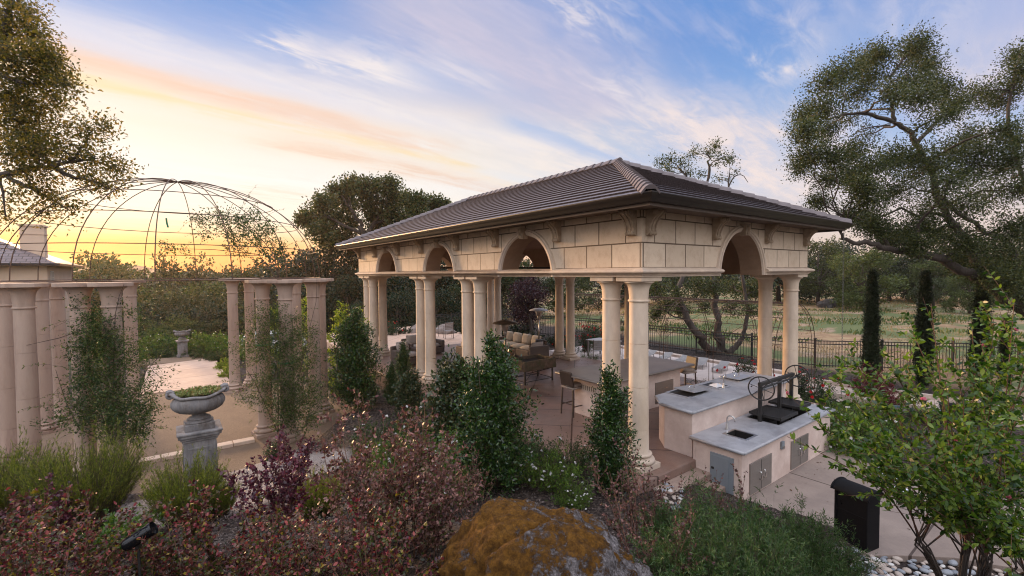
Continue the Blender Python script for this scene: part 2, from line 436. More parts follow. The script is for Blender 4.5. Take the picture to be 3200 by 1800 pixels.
def ground_mat():
    m = bpy.data.materials.new('ground'); nt = nodes(m); Lk = nt.links.new
    out = nt.nodes.new('ShaderNodeOutputMaterial'); b = nt.nodes.new('ShaderNodeBsdfPrincipled'); Lk(b.outputs[0], out.inputs[0])
    b.inputs['Roughness'].default_value = .9; b.inputs['Specular IOR Level'].default_value = .2
    tc = nt.nodes.new('ShaderNodeTexCoord'); at = nt.nodes.new('ShaderNodeVertexColor'); at.layer_name = 'zone'
    sp = nt.nodes.new('ShaderNodeSeparateColor'); Lk(at.outputs[0], sp.inputs[0])
    def nz(s, d=6, ro=.65):
        n = nt.nodes.new('ShaderNodeTexNoise'); n.inputs['Scale'].default_value = s; n.inputs['Detail'].default_value = d; n.inputs['Roughness'].default_value = ro
        Lk(tc.outputs['Object'], n.inputs['Vector']); return n.outputs['Fac']
    vo = nt.nodes.new('ShaderNodeTexVoronoi'); vo.inputs['Scale'].default_value = 28; Lk(tc.outputs['Object'], vo.inputs['Vector'])
    mul = ramp(nt, [(0, (.008, .006, .006)), (.5, (.032, .022, .018)), (.8, (.075, .055, .045)), (1, (.16, .13, .12))], vo.outputs['Color'])
    grv = ramp(nt, [(.3, (.17, .135, .12)), (.5, (.27, .22, .195)), (.7, (.40, .34, .31))], nz(60, 3))
    d1 = ramp(nt, [(.3, (.14, .085, .05)), (.48, (.26, .16, .09)), (.6, (.34, .24, .13)), (.75, (.42, .32, .2))], nz(.8, 9, .75))
    dg = ramp(nt, [(.45, (0, 0, 0)), (.53, (1, 1, 1))], nz(.13, 6))
    mg = nt.nodes.new('ShaderNodeMixRGB'); Lk(dg.outputs[0], mg.inputs[0]); Lk(d1.outputs[0], mg.inputs[1]); mg.inputs[2].default_value = (.095, .115, .045, 1)
    dd = ramp(nt, [(.54, (0, 0, 0)), (.62, (1, 1, 1))], nz(.42, 6))
    mg2 = nt.nodes.new('ShaderNodeMixRGB'); Lk(dd.outputs[0], mg2.inputs[0]); Lk(mg.outputs[0], mg2.inputs[1]); mg2.inputs[2].default_value = (.27, .19, .13, 1)
    def mx(f, a, c):
        n = nt.nodes.new('ShaderNodeMixRGB'); Lk(f, n.inputs[0]); Lk(a, n.inputs[1])
        if isinstance(c, tuple): n.inputs[2].default_value = c4(c)
        else: Lk(c, n.inputs[2])
        return n.outputs[0]
    c = mx(sp.outputs[0], mul.outputs[0], grv.outputs[0]); c = mx(sp.outputs[1], c, mg2.outputs[0]); c = mx(sp.outputs[2], c, (.05, .075, .025))
    Lk(c, b.inputs['Base Color'])
    bp = nt.nodes.new('ShaderNodeBump'); bp.inputs['Strength'].default_value = .7; bp.inputs['Distance'].default_value = .03
    Lk(vo.outputs['Distance'], bp.inputs['Height']); Lk(bp.outputs[0], b.inputs['Normal'])
    return m
terr.data.materials[0] = ground_mat()

# far ridge on the horizon, left of the middle
hv = []; 
hxs = np.linspace(-620, 500, 120)
for k, (yd, hh) in enumerate(((300, -16), (330, -6), (380, 0), (420, -6))):
    for x in hxs:
        top = 5 + 2.5 * math.sin(x * .011 + 1) + 1.5 * math.sin(x * .031) + rng.normal() * .5 + 8 * math.exp(-((x + 330) / 110) ** 2)
        hv.append((x, yd + 20 * math.sin(x * .01), hh + (top if k == 2 else top * .55 if k == 1 else 0)))
hf = [(k * 120 + i, k * 120 + i + 1, (k + 1) * 120 + i + 1, (k + 1) * 120 + i) for k in range(3) for i in range(119)]
hill = MB().add(hv, hf).build('far_hills', pmat('hill', (.03, .035, .025), (.07, .065, .04), .08, .95, detail=8), smooth=True); tag(hill, kind='structure')
plain = MB().add([(-900, 60, -11), (900, 60, -11), (900, 600, -16), (-900, 600, -16)], [(0, 1, 2, 3)]).build('valley_floor', pmat('valley', (.03, .04, .02), (.07, .065, .03), .05, .95)); tag(plain, kind='structure')

# ------------------------------------------------------------------ paving
PAVM = Matrix.Translation((NP[0], NP[1], 0)) @ Matrix.Rotation(YAW, 4, 'Z')
def loc(p):
    d = np.array(p[:2]) - NP; return (float(d @ _v), float(d @ _u))
def slabmat(name, c1, c2, c3, lines, lw, scale=5., rough=.55, rot=0., jointc=(.08, .06, .05), off=.5, wh=1., spec=.4):
    """poured concrete: mottling plus cut joints"""
    m = pmat(name, c1, c2, scale, rough, .25, scale * 12, c3=c3, s3=.7, spec=spec); nt = m.node_tree; Lk = nt.links.new
    b = [n for n in nt.nodes if n.type == 'BSDF_PRINCIPLED'][0]
    srcl = b.inputs['Base Color'].links[0].from_socket
    tc = nt.nodes.new('ShaderNodeTexCoord'); mp = nt.nodes.new('ShaderNodeMapping'); mp.inputs['Rotation'].default_value = (0, 0, rot)
    Lk(tc.outputs['Object'], mp.inputs[0])
    br = nt.nodes.new('ShaderNodeTexBrick'); br.inputs['Scale'].default_value = 1; br.inputs['Brick Width'].default_value = lines; br.inputs['Row Height'].default_value = lines * wh
    br.inputs['Mortar Size'].default_value = lw; br.offset = off; br.inputs['Mortar Smooth'].default_value = .3
    br.inputs['Color1'].default_value = (1, 1, 1, 1); br.inputs['Color2'].default_value = (.86, .84, .82, 1); br.inputs['Mortar'].default_value = (.24, .2, .18, 1)
    Lk(mp.outputs[0], br.inputs['Vector'])
    mx = nt.nodes.new('ShaderNodeMixRGB'); mx.blend_type = 'MULTIPLY'; mx.inputs[0].default_value = 1; Lk(srcl, mx.inputs[1]); Lk(br.outputs['Color'], mx.inputs[2])
    Lk(mx.outputs[0], b.inputs['Base Color'])
    return m
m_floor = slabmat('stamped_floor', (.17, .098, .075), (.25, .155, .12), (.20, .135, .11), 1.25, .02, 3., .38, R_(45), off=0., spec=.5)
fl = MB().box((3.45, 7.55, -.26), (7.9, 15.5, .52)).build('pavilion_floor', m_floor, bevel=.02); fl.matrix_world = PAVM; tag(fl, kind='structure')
m_step = pmat('step_stone', (.22, .15, .12), (.32, .23, .18), 8, .8, .3)
st = MB().box((.75, -.36, -.42), (1.28, .31, .55)).build('steps', m_step, bevel=.015)
st2 = MB().box((.75, -.66, -.5), (1.28, .29, .42)).build('steps', m_step, bevel=.015)
for o in (st, st2): o.matrix_world = PAVM; tag(o, kind='structure')
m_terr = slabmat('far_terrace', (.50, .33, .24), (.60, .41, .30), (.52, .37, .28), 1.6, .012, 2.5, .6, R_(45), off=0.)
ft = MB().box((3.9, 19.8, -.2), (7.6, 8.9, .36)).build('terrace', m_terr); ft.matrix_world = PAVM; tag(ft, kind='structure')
m_patio = slabmat('patio_concrete', (.215, .165, .138), (.275, .215, .18), (.19, .145, .125), 3.3, .018, 2.2, .75, 0., off=0.)
pp = [(1800, 1200), (1862, 1262), (1950, 1330), (2040, 1384), (2110, 1397), (2250, 1396), (2400, 1402), (2500, 1420), (2640, 1440), (2760, 1330), (2620, 1262), (2400, 1210), (2260, 1172), (2166, 1143), (2073, 1112), (1900, 1120)]
pl = [loc(G(x, y, -.46)) for x, y in pp]
pat = MB().prism(list(reversed(pl)), -.64, -.46).build('patio', m_patio, bevel=.01); pat.matrix_world = PAVM; tag(pat, kind='structure')
if pat.data.polygons[1].normal.z < 0: pat.data.flip_normals()
# gravel court under the wire dome and the walk that leads out of it
m_court = pmat('court_gravel', (.085, .052, .030), (.29, .19, .12), 38, .9, 1., 60, detail=6, c3=(.15, .095, .06), s3=.6)
cc = [(-9.47 + 4.75 * math.cos(t), 12.9 + 4.75 * math.sin(t)) for t in np.linspace(0, 2 * math.pi, 64, endpoint=False)]
ct = MB().prism(cc, -.75, -.6).build('gravel_court', m_court); tag(ct, kind='structure')
m_walk = slabmat('walk_concrete', (.44, .295, .21), (.53, .37, .275), (.42, .28, .21), 60., .02, 3., .8, 0., off=0., wh=.033)
wk = [G(352, 992, -.57), G(583, 966, -.57), G(541, 900, -.57), G(372, 920, -.57)]
wo_ = MB().prism([loc(p) for p in wk], -.7, -.57).build('walkway', m_walk); wo_.matrix_world = PAVM; tag(wo_, kind='structure')
wk2 = [G(330, 921, -.585), G(660, 893, -.585), G(655, 886, -.585), G(330, 906, -.585)]
w2 = MB().prism([loc(p) for p in wk2], -.75, -.585).build('cross_path', m_court); w2.matrix_world = PAVM; tag(w2, kind='structure')
for o in (wo_, w2):
    if o.data.polygons[1].normal.z < 0: o.data.flip_normals()
m_kerb = pmat('kerb_stone', (.48, .34, .25), (.60, .45, .35), 9, .8, .25)
k0, k1 = G(338, 1160, -.52), G(640, 1101, -.52)
kd = (k1 - k0)[:2]; kl = np.linalg.norm(kd); kang = math.atan2(kd[1], kd[0])
kb = MB()
for i in range(5):
    t = (i + .5) / 5; c = k0 + (k1 - k0) * t
    kb.box((c[0], c[1], -.62), (kl / 5 - .012, .26, .2), kang)
kb = kb.build('court_kerb', m_kerb, bevel=.012); tag(kb, kind='structure')
# pale path with kerbs behind the kitchen, in front of the fence planting
m_path = pmat('path_dust', (.36, .27, .22), (.47, .37, .31), 14, .9, .4, c3=(.34, .25, .2), s3=.8)
def strip(name, pts, wd, z0, z1, mat, kind='structure'):
    pts = [np.array(p[:2]) for p in pts]; L = []; R = []
    for i, p in enumerate(pts):
        t = pts[min(i + 1, len(pts) - 1)] - pts[max(i - 1, 0)]; t = t / np.linalg.norm(t); nrm = np.array([-t[1], t[0]])
        L.append(p + nrm * wd / 2); R.append(p - nrm * wd / 2)
    o = MB().prism([tuple(p) for p in R] + [tuple(p) for p in reversed(L)], z0, z1).build(name, mat); tag(o, kind=kind)
    return o
path_pts = [W(-7, 12.6), W(-3, 12.0), W(0, 11.6), W(3, 11.3), W(7, 11.2), W(12, 11.2), W(17, 11.2)]
strip('garden_path', path_pts, 1.5, -.6, -.5, m_path)
def off(pts, d):
    out = []
    for i, p in enumerate(pts):
        t = pts[min(i + 1, len(pts) - 1)] - pts[max(i - 1, 0)]; t = t / np.linalg.norm(t)
        out.append(np.array([p[0] - t[1] * d, p[1] + t[0] * d]))
    return out
m_kerb2 = pmat('kerb_pale', (.42, .32, .26), (.52, .42, .36), 9, .8, .2)
strip('path_kerb', off(path_pts, -.82), .12, -.62, -.36, m_kerb2)
strip('path_kerb', off(path_pts, .82), .12, -.62, -.40, m_kerb2)
# ------------------------------------------------------------------ pavilion
ZB, ZT = 3.503, 4.74
LB, LA = 6.93, 14.8      # short side, long side
RA = .92
ARL = (3.26, 7.46, 11.6); ARF = (3.48,)
def stone_block_mat():
    m = bpy.data.materials.new('cast_stone_blocks'); nt = nodes(m); Lk = nt.links.new
    out = nt.nodes.new('ShaderNodeOutputMaterial'); b = nt.nodes.new('ShaderNodeBsdfPrincipled'); Lk(b.outputs[0], out.inputs[0])
    b.inputs['Roughness'].default_value = .75; b.inputs['Specular IOR Level'].default_value = .3
    uvn = nt.nodes.new('ShaderNodeUVMap'); uvn.uv_map = 'UVMap'
    br = nt.nodes.new('ShaderNodeTexBrick'); br.inputs['Scale'].default_value = 1; br.inputs['Brick Width'].default_value = .64; br.inputs['Row Height'].default_value = .4387
    br.inputs['Mortar Size'].default_value = .012; br.inputs['Mortar Smooth'].default_value = .2; br.inputs['Bias'].default_value = 0
    br.inputs['Color1'].default_value = (.66, .52, .385, 1); br.inputs['Color2'].default_value = (.53, .41, .30, 1); br.inputs['Mortar'].default_value = (.13, .09, .06, 1)
    Lk(uvn.outputs[0], br.inputs['Vector'])
    n = nt.nodes.new('ShaderNodeTexNoise'); n.inputs['Scale'].default_value = 3.5; n.inputs['Detail'].default_value = 9; n.inputs['Roughness'].default_value = .75
    tc = nt.nodes.new('ShaderNodeTexCoord'); mp_ = nt.nodes.new('ShaderNodeMapping'); mp_.inputs['Scale'].default_value = (1.2, 1.2, 1.0); Lk(tc.outputs['Object'], mp_.inputs[0]); Lk(mp_.outputs[0], n.inputs['Vector'])
    r = ramp(nt, [(.32, (.80, .75, .72)), (.52, (1, 1, 1))], n.outputs['Fac'])
    mx = nt.nodes.new('ShaderNodeMixRGB'); mx.blend_type = 'MULTIPLY'; mx.inputs[0].default_value = 1; Lk(br.outputs['Color'], mx.inputs[1]); Lk(r.outputs[0], mx.inputs[2])
    Lk(mx.outputs[0], b.inputs['Base Color'])
    iv = nt.nodes.new('ShaderNodeMath'); iv.operation = 'SUBTRACT'; iv.inputs[0].default_value = 1; Lk(br.outputs['Fac'], iv.inputs[1])
    bp = nt.nodes.new('ShaderNodeBump'); bp.inputs['Distance'].default_value = .012; bp.inputs['Strength'].default_value = 1; Lk(iv.outputs[0], bp.inputs['Height']); Lk(bp.outputs[0], b.inputs['Normal'])
    return m
m_block = stone_block_mat()
m_stone = pmat('cast_stone', (.48, .365, .27), (.66, .52, .395), 4, .75, .12, 40, c3=(.48, .38, .31), s3=1.1, spec=.3)
m_colst = pmat('column_stone', (.50, .385, .28), (.66, .53, .41), 3, .75, .1, 40, c3=(.47, .37, .30), s3=.9, spec=.3, stretch=(1, 1, .45))
m_tile = bpy.data.materials.new('roof_tile')
pav = thing('pavilion', 'large cream stone pavilion with paired columns, arches and a dark tiled hip roof', 'pavilion', (NP[0], NP[1], 0), YAW)

def wall_uv(p, nrm):
    if abs(nrm[0]) > abs(nrm[1]) : h = p[1] + .64 * .45
    else: h = p[0] + .64 * .43
    if abs(nrm[2]) > .7: return (p[0], p[1] + .1)
    return (h, p[2] - 3.6698 + .4387 * 4)
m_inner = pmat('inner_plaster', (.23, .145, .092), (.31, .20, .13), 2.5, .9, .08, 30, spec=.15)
def wall(axis, fixed, thick, h0, h1, arches, name='entablature'):
    """axis 'y': runs along local y at x = fixed..fixed+thick"""
    out = [(h0, ZB)]
    for c in arches:
        for t in np.linspace(math.pi, 0, 25): out.append((c + RA * math.cos(t), ZB + RA * 1.02 * math.sin(t)))
    out += [(h1, ZB), (h1, ZT), (h0, ZT)]
    n = len(out); f = lambda h, z, w: (fixed + w, h, z) if axis == 'y' else (h, fixed + w, z)
    vs = [f(h, z, 0) for h, z in out] + [f(h, z, thick) for h, z in out]
    fs = [tuple(range(n)), tuple(reversed(range(n, 2 * n)))] + [(i, n + i, n + (i + 1) % n, (i + 1) % n) for i in range(n)]
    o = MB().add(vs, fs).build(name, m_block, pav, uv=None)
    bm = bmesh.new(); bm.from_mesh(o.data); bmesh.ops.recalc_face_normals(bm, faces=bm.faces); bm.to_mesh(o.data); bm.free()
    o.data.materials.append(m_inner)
    mid_ = LB / 2 if axis == 'y' else LA / 2; sg = 1 if fixed > mid_ else -1; ia = 0 if axis == 'y' else 1
    l = o.data.uv_layers.new(name='UVMap')
    for p in o.data.polygons:
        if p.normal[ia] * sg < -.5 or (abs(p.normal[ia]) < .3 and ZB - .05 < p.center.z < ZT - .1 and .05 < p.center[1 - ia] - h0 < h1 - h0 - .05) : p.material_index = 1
        for li in p.loop_indices: l.data[li].uv = wall_uv(o.data.vertices[o.data.loops[li].vertex_index].co, p.normal)
    return o
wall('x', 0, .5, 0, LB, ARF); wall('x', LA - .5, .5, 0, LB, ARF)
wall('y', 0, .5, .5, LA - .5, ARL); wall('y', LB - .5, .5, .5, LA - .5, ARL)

# each face: origin, direction along, outward normal
FACES = [((0, 0), (1, 0), (0, -1), LB, ARF), ((0, LA), (0, -1), (-1, 0), LA, tuple(LA - a for a in ARL)),
         ((LB, LA), (-1, 0), (0, 1), LB, tuple(LB - a for a in ARF)), ((LB, 0), (0, 1), (1, 0), LA, ARL)]
def fp(face, h, out, z):
    o, d, n = face[0], face[1], face[2]
    return (o[0] + d[0] * h + n[0] * out, o[1] + d[1] * h + n[1] * out, z)
prof = [(0.0, 3.505), (.035, 3.505), (.035, 3.527), (.055, 3.533), (.055, 3.553)] + [(.06 + .075 * math.sin(t), 3.60 - .042 * math.cos(t)) for t in np.linspace(.25, math.pi * .8, 7)] + [(.04, 3.655), (.012, 3.672), (0.0, 3.672)]
mould = MB(); arcs = []
for fc in FACES:
    cuts = [0.] + [x for c in fc[4] for x in (c - RA - .05, c + RA + .05)] + [fc[3]]
    for i in range(0, len(cuts), 2):
        h0, h1 = cuts[i], cuts[i + 1]
        vs = []
        for h, e0 in ((h0, i == 0), (h1, i == len(cuts) - 2)):
            for o_, z in prof:
                ext = (-o_ if h == h0 else o_) if e0 else 0
                vs.append(fp(fc, h + ext, o_ - .004 if o_ == 0 else o_, z))
        k = len(prof)
        mould.add(vs, [(j, j + 1, k + j + 1, k + j) for j in range(k - 1)] + [tuple(range(k)), tuple(reversed(range(k, 2 * k)))])
    aprof = [(0, .0), (.02, .04), (.05, .045), (.06, .065), (.095, .07), (.11, .045), (.135, .04), (.15, 0)]
    for c in fc[4]:
        vs = []; ts = np.linspace(math.pi, 0, 33)
        for t in ts:
            for dr, o_ in aprof:
                r = RA + dr
                vs.append(fp(fc, c + r * math.cos(t), o_ if o_ else -.006, 3.503 + r * 1.02 * math.sin(t)))
        k = len(aprof); arc = MB(); arcs.append(arc)
        arc.add(vs, [(i * k + j, i * k + j + 1, (i + 1) * k + j + 1, (i + 1) * k + j) for i in range(32) for j in range(k - 1)] + [tuple(range(k)), tuple(32 * k + j for j in reversed(range(k)))])
mo = mould.build('base_moulding', m_stone, pav); ars = [a_.build('arch_moulding', m_stone, pav) for a_ in arcs]
for o in [mo] + ars:
    bm = bmesh.new(); bm.from_mesh(o.data); bmesh.ops.recalc_face_normals(bm, faces=bm.faces); bm.to_mesh(o.data); bm.free()
# carved scroll brackets under the eaves
m_corb = pmat('carved_stone_shaded', (.28, .20, .135), (.44, .335, .235), 9, .8, .2, 60, spec=.3)  # same stone toned darker: shade under the eaves put into the colour
def corbel_mesh():
    mb = MB()
    side = [(0, .47), (.30, .47), (.315, .43), (.30, .385), (.255, .35), (.20, .31), (.15, .25), (.115, .18), (.10, .12), (.105, .075), (.09, .03), (.05, .0), (0, .0)]
    inner = [(0, .47), (.285, .47), (.30, .43), (.285, .39), (.24, .36), (.185, .32), (.135, .255), (.10, .18), (.085, .12), (.09, .08), (.075, .035), (.05, .01), (0, .01)]
    def ext(prof2, x0, x1):
        n = len(prof2); vs = [(x0, -p[0], p[1]) for p in prof2] + [(x1, -p[0], p[1]) for p in prof2]
        mb.add(vs, [tuple(range(n)), tuple(reversed(range(n, 2 * n)))] + [(i, n + i, n + (i + 1) % n, (i + 1) % n) for i in range(n)])
    for x0, x1, p in ((-.11, -.075, side), (-.075, -.035, inner), (-.035, .035, side), (.035, .075, inner), (.075, .11, side)): ext(p, x0, x1)
    for x in (-.075, -.025, .025, .075): mb.ball((x, -.10, .035), (.03, .045, .045), 8, 6)
    for sx in (-1, 1): mb.lathe([(.055, 0), (.055, .02), (.03, .028), (.03, .02), (.001, .035)], 14, Matrix.Translation((sx * .11, -.245, .415)) @ Matrix.Rotation(sx * math.pi / 2, 4, 'Y'))
    return mb
cb0 = corbel_mesh().build('corbel', m_corb, pav); first = True
kb0 = None
def facerot(n): return math.atan2(n[1], n[0]) + math.pi / 2
for fc in FACES:
    hs = [.2, fc[3] - .2]
    for c in fc[4]: hs += [c - 1.13, c + 1.13]
    for h in hs:
        o = cb0 if first else dup(cb0, pav); first = False
        o.scale = (.86, .88, .92); o.location = fp(fc, h, 0, 4.24); o.rotation_euler = (0, 0, facerot(fc[2]))
    for c in fc[4]:
        if kb0 is None:
            kb0 = MB().box((0, -.05, .12), (.15, .14, .24), top=1.25).ball((0, -.12, .16), (.07, .06, .07), 10, 6).ball((0, -.11, .05), (.05, .05, .045), 8, 6).ball((-.05, -.11, .1), (.03, .03, .05), 6, 5).ball((.05, -.11, .1), (.03, .03, .05), 6, 5).build('keystone', m_corb, pav); o = kb0
        else: o = dup(kb0, pav)
        o.location = fp(fc, c, 0, 4.37); o.rotation_euler = (0, 0, facerot(fc[2]))

# ceiling, soffit, fascia, gutter
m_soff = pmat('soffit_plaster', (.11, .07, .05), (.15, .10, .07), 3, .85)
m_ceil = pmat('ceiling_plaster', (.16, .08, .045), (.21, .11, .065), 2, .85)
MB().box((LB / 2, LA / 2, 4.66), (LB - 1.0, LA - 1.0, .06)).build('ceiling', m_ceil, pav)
EO = .774
def ring_prof(pr, mat, name, closed=True):
    """sweep an (outset, z) outline round the four sides, mitred"""
    cs = [(-1, -1), (1, -1), (1, 1), (-1, 1)]; k = len(pr); vs = []
    for sx, sy in cs:
        for o_, z in pr: vs.append((LB / 2 + sx * (LB / 2 + o_), LA / 2 + sy * (LA / 2 + o_), z))
    fs = []
    for i in range(4):
        for j in range(k):
            j2 = (j + 1) % k
            fs.append((i * k + j, ((i + 1) % 4) * k + j, ((i + 1) % 4) * k + j2, i * k + j2))
    o = MB().add(vs, fs).build(name, mat, pav)
    bm = bmesh.new(); bm.from_mesh(o.data); bmesh.ops.recalc_face_normals(bm, faces=bm.faces); bm.to_mesh(o.data); bm.free()
    return o
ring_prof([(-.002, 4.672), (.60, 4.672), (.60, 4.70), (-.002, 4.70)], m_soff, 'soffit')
m_fasc = pmat('fascia_wood', (.07, .048, .036), (.11, .075, .055), 12, .7, .1, stretch=(1, .15, 1))
ring_prof([(.602, 4.62), (.64, 4.62), (.64, 4.79), (.602, 4.79)], m_fasc, 'fascia')
m_gut = pmat('gutter_metal', (.016, .012, .011), (.024, .018, .016), 4, .40, 0, metal=.35)
ring_prof([(.642, 4.672), (.705, 4.672), (.715, 4.69), (.735, 4.73), (.755, 4.76), (.768, 4.785), (.774, 4.80), (.774, 4.815), (.762, 4.815), (.76, 4.80), (.66, 4.78), (.642, 4.78)], m_gut, 'gutter')

# tiled hip roof, every course a real step
SL = .437; Z0 = 4.80; CW = .25; TH = .033
NCR = int((LB / 2 + .70) / CW) + 1
def zr(i): return Z0 + SL * i
def tile_mat():
    m = m_tile; nt = nodes(m); Lk = nt.links.new
    out = nt.nodes.new('ShaderNodeOutputMaterial'); b = nt.nodes.new('ShaderNodeBsdfPrincipled'); Lk(b.outputs[0], out.inputs[0])
    b.inputs['Roughness'].default_value = .5; b.inputs['Specular IOR Level'].default_value = .45
    u = nt.nodes.new('ShaderNodeUVMap'); u.uv_map = 'UVMap'
    br = nt.nodes.new('ShaderNodeTexBrick'); br.inputs['Scale'].default_value = 1; br.inputs['Brick Width'].default_value = .30; br.inputs['Row Height'].default_value = CW; br.inputs['Mortar Size'].default_value = .006
    br.inputs['Color1'].default_value = (.085, .068, .078, 1); br.inputs['Color2'].default_value = (.055, .044, .052, 1); br.inputs['Mortar'].default_value = (.01, .008, .008, 1)
    Lk(u.outputs[0], br.inputs['Vector'])
    n = nt.nodes.new('ShaderNodeTexNoise'); n.inputs['Scale'].default_value = 3; n.inputs['Detail'].default_value = 8; n.inputs['Roughness'].default_value = .7
    Lk(u.outputs[0], n.inputs['Vector']); r = ramp(nt, [(.3, (.5, .5, .52)), (.7, (1.5, 1.38, 1.34))], n.outputs['Fac'])
    mx = nt.nodes.new('ShaderNodeMixRGB'); mx.blend_type = 'MULTIPLY'; mx.inputs[0].default_value = 1; Lk(br.outputs['Color'], mx.inputs[1]); Lk(r.outputs[0], mx.inputs[2]); Lk(mx.outputs[0], b.inputs['Base Color'])
    n2 = nt.nodes.new('ShaderNodeTexNoise'); n2.inputs['Scale'].default_value = 40; Lk(u.outputs[0], n2.inputs['Vector'])
    bp = nt.nodes.new('ShaderNodeBump'); bp.inputs['Strength'].default_value = .25; bp.inputs['Distance'].default_value = .01; Lk(n2.outputs['Fac'], bp.inputs['Height']); Lk(bp.outputs[0], b.inputs['Normal'])
    return m
tile_mat()
OV = .70
roof = MB(); ruv = []
def rp(face, h, inset, z):           # h measured along the face, inset in from the eave line
    return fp(face, h, OV - inset, z)
for fi, fc in enumerate(FACES):
    Ls = fc[3]
    for k in range(NCR):
        i0 = k * CW; i1 = min((k + 1) * CW, LB / 2 + OV - .001)
        if i0 >= i1: break
        wv = (lambda h: 0.0)
        a0, a1 = -OV + i0, Ls + OV - i0; b0, b1 = -OV + i1, Ls + OV - i1
        if b1 < b0: b0 = b1 = (b0 + b1) / 2
        vs = [rp(fc, a0, i0, zr(i0)), rp(fc, a1, i0, zr(i0)), rp(fc, a0, i0, zr(i0) + TH), rp(fc, a1, i0, zr(i0) + TH), rp(fc, b0, i1, zr(i1) + .002), rp(fc, b1, i1, zr(i1) + .002)]
        roof.add(vs, [(0, 1, 3, 2), (2, 3, 5, 4)])
        sh = (k % 2) * .15
        ruv += [[(a0 + sh, i0 * 1.0 + .003), (a1 + sh, i0 + .003), (a1 + sh, i0 + .02), (a0 + sh, i0 + .02)], [(a0 + sh, i0 + .02), (a1 + sh, i0 + .02), (b1 + sh, i1 - .003), (b0 + sh, i1 - .003)]]
ro = roof.build('roof', m_tile, pav)
ro.data.materials.append(pmat('tile_edge_shaded', (.014, .010, .010), (.045, .034, .033), 22, .9, .1, 40, spec=.05))  # same tile, coloured darker on fronts that reflect no sky: painted shading
for i_, p_ in enumerate(ro.data.polygons): p_.material_index = 1 if i_ % 2 == 0 else 0
l = ro.data.uv_layers.new(name='UVMap')
for p, us in zip(ro.data.polygons, ruv):
    for li, q in zip(p.loop_indices, us): l.data[li].uv = q
if sum(p.normal.z for p in ro.data.polygons) < 0: ro.data.flip_normals()
# ridge and hip caps: overlapping angled tiles
m_cap = pmat('cap_tile', (.085, .066, .066), (.15, .12, .12), 4, .55, .15, 40, spec=.4)
def caps(p0, p1, name, w=.15, step=.3):
    p0 = np.array(p0); p1 = np.array(p1); d = p1 - p0; L = np.linalg.norm(d); d /= L
    s = np.cross(d, [0, 0, 1.]); s /= np.linalg.norm(s); up = np.cross(s, d)
    mb = MB(); n = int(L / step)
    for i in range(n):
        q = p0 + d * (i * L / n); e_ = p0 + d * ((i + 1) * L / n + .05)
        pr = [(-w, -.075), (-w * .55, .015), (-w * .2, .05), (w * .2, .05), (w * .55, .015), (w, -.075), (w * .9, -.10), (w * .45, -.02), (-w * .45, -.02), (-w * .9, -.10)]
        vs = [q + s * x + up * (y + .045) for x, y in pr] + [e_ + s * x * .93 + up * (y + .012) for x, y in pr]
        m = len(pr)
        mb.add(vs, [tuple(range(m)), tuple(reversed(range(m, 2 * m)))] + [(j, m + j, m + (j + 1) % m, (j + 1) % m) for j in range(m)])
    o = mb.build(name, m_cap, ro)
    bm = bmesh.new(); bm.from_mesh(o.data); bmesh.ops.recalc_face_normals(bm, faces=bm.faces); bm.to_mesh(o.data); bm.free()
HI = LB / 2 + OV; zt = zr(HI)
for (cx, cy), (rx, ry) in (((-OV, -OV), (LB / 2, HI - OV)), ((LB + OV, -OV), (LB / 2, HI - OV)), ((-OV, LA + OV), (LB / 2, LA - HI + OV)), ((LB + OV, LA + OV), (LB / 2, LA - HI + OV))):
    caps((cx, cy, Z0 + .03), (rx, ry, zt + .03), 'hip_cap')
caps((LB / 2, HI - OV - .1, zt + .035), (LB / 2, LA - HI + OV + .1, zt + .035), 'ridge_cap', .16)

# columns
def column_profile(h, r=.187):
    k = h / 3.423
    z0 = .30; z1 = 3.05 * k
    shaft = [(r * 1.12, .285), (r, .32)]
    for zj in [z1 * f for f in (.235, .49, .75)]:
        rr = r - (r * .1) * (zj / z1)
        shaft += [(rr, zj - .006), (rr - .008, zj - .003), (rr - .008, zj + .003), (rr, zj + .006)]
    shaft += [(r * .9, z1)]
    cap = [(r * .9, z1), (r * 1.02, z1 + .005), (r * 1.05, z1 + .02), (r * 1.02, z1 + .038), (r * .92, z1 + .042), (r * .93, z1 + .13)]
    for t in np.linspace(0, 1, 7): cap.append((r * .95 + (r * .46) * (1 - math.cos(t * math.pi / 2)) , z1 + .15 + (h - .03 - z1 - .15) * math.sin(t * math.pi / 2)))
    cap += [(r * 1.46, h - .02), (r * 1.46, h)]
    base = [(r * 1.4, .10)] + [(r * 1.32 + .05 * math.sin(t), .15 - .05 * math.cos(t)) for t in np.linspace(.2, math.pi - .2, 7)] + [(r * 1.22, .205), (r * 1.18, .225), (r * 1.22, .235)] + [(r * 1.16 + .028 * math.sin(t), .262 - .026 * math.cos(t)) for t in np.linspace(.2, math.pi - .2, 5)] + [(r * 1.1, .292), (r, .30)]
    return shaft, cap, base
def make_column(parent, h, mat, r=.187, abw=.58, abh=.08, octa=False, name='column', plinth=.56):
    s, c, b = column_profile(h, r)
    col = MB().lathe(s, 32).build(name, mat, parent, smooth=True, auto=35)
    bs = MB().lathe(b, 32).build('base', mat, col, smooth=True, auto=35)
    pb = MB().box((0, 0, .05), (plinth, plinth, .1)).build('plinth', mat, col, bevel=.008)
    cp = MB().lathe(c, 32).build('capital', mat, col, smooth=True, auto=35)
    if octa:
        q = abw / 2; ch = q * .45
        mb = MB().prism([(q, -q + ch), (q, q - ch), (q - ch, q), (-q + ch, q), (-q, q - ch), (-q, -q + ch), (-q + ch, -q), (q - ch, -q)], h, h + abh)
    else: mb = MB().box((0, 0, h + abh / 2), (abw, abw, abh))
    mb.build('abacus', mat, col, bevel=.01)
    return col
c0 = make_column(pav, 3.423, m_colst)
spots = []
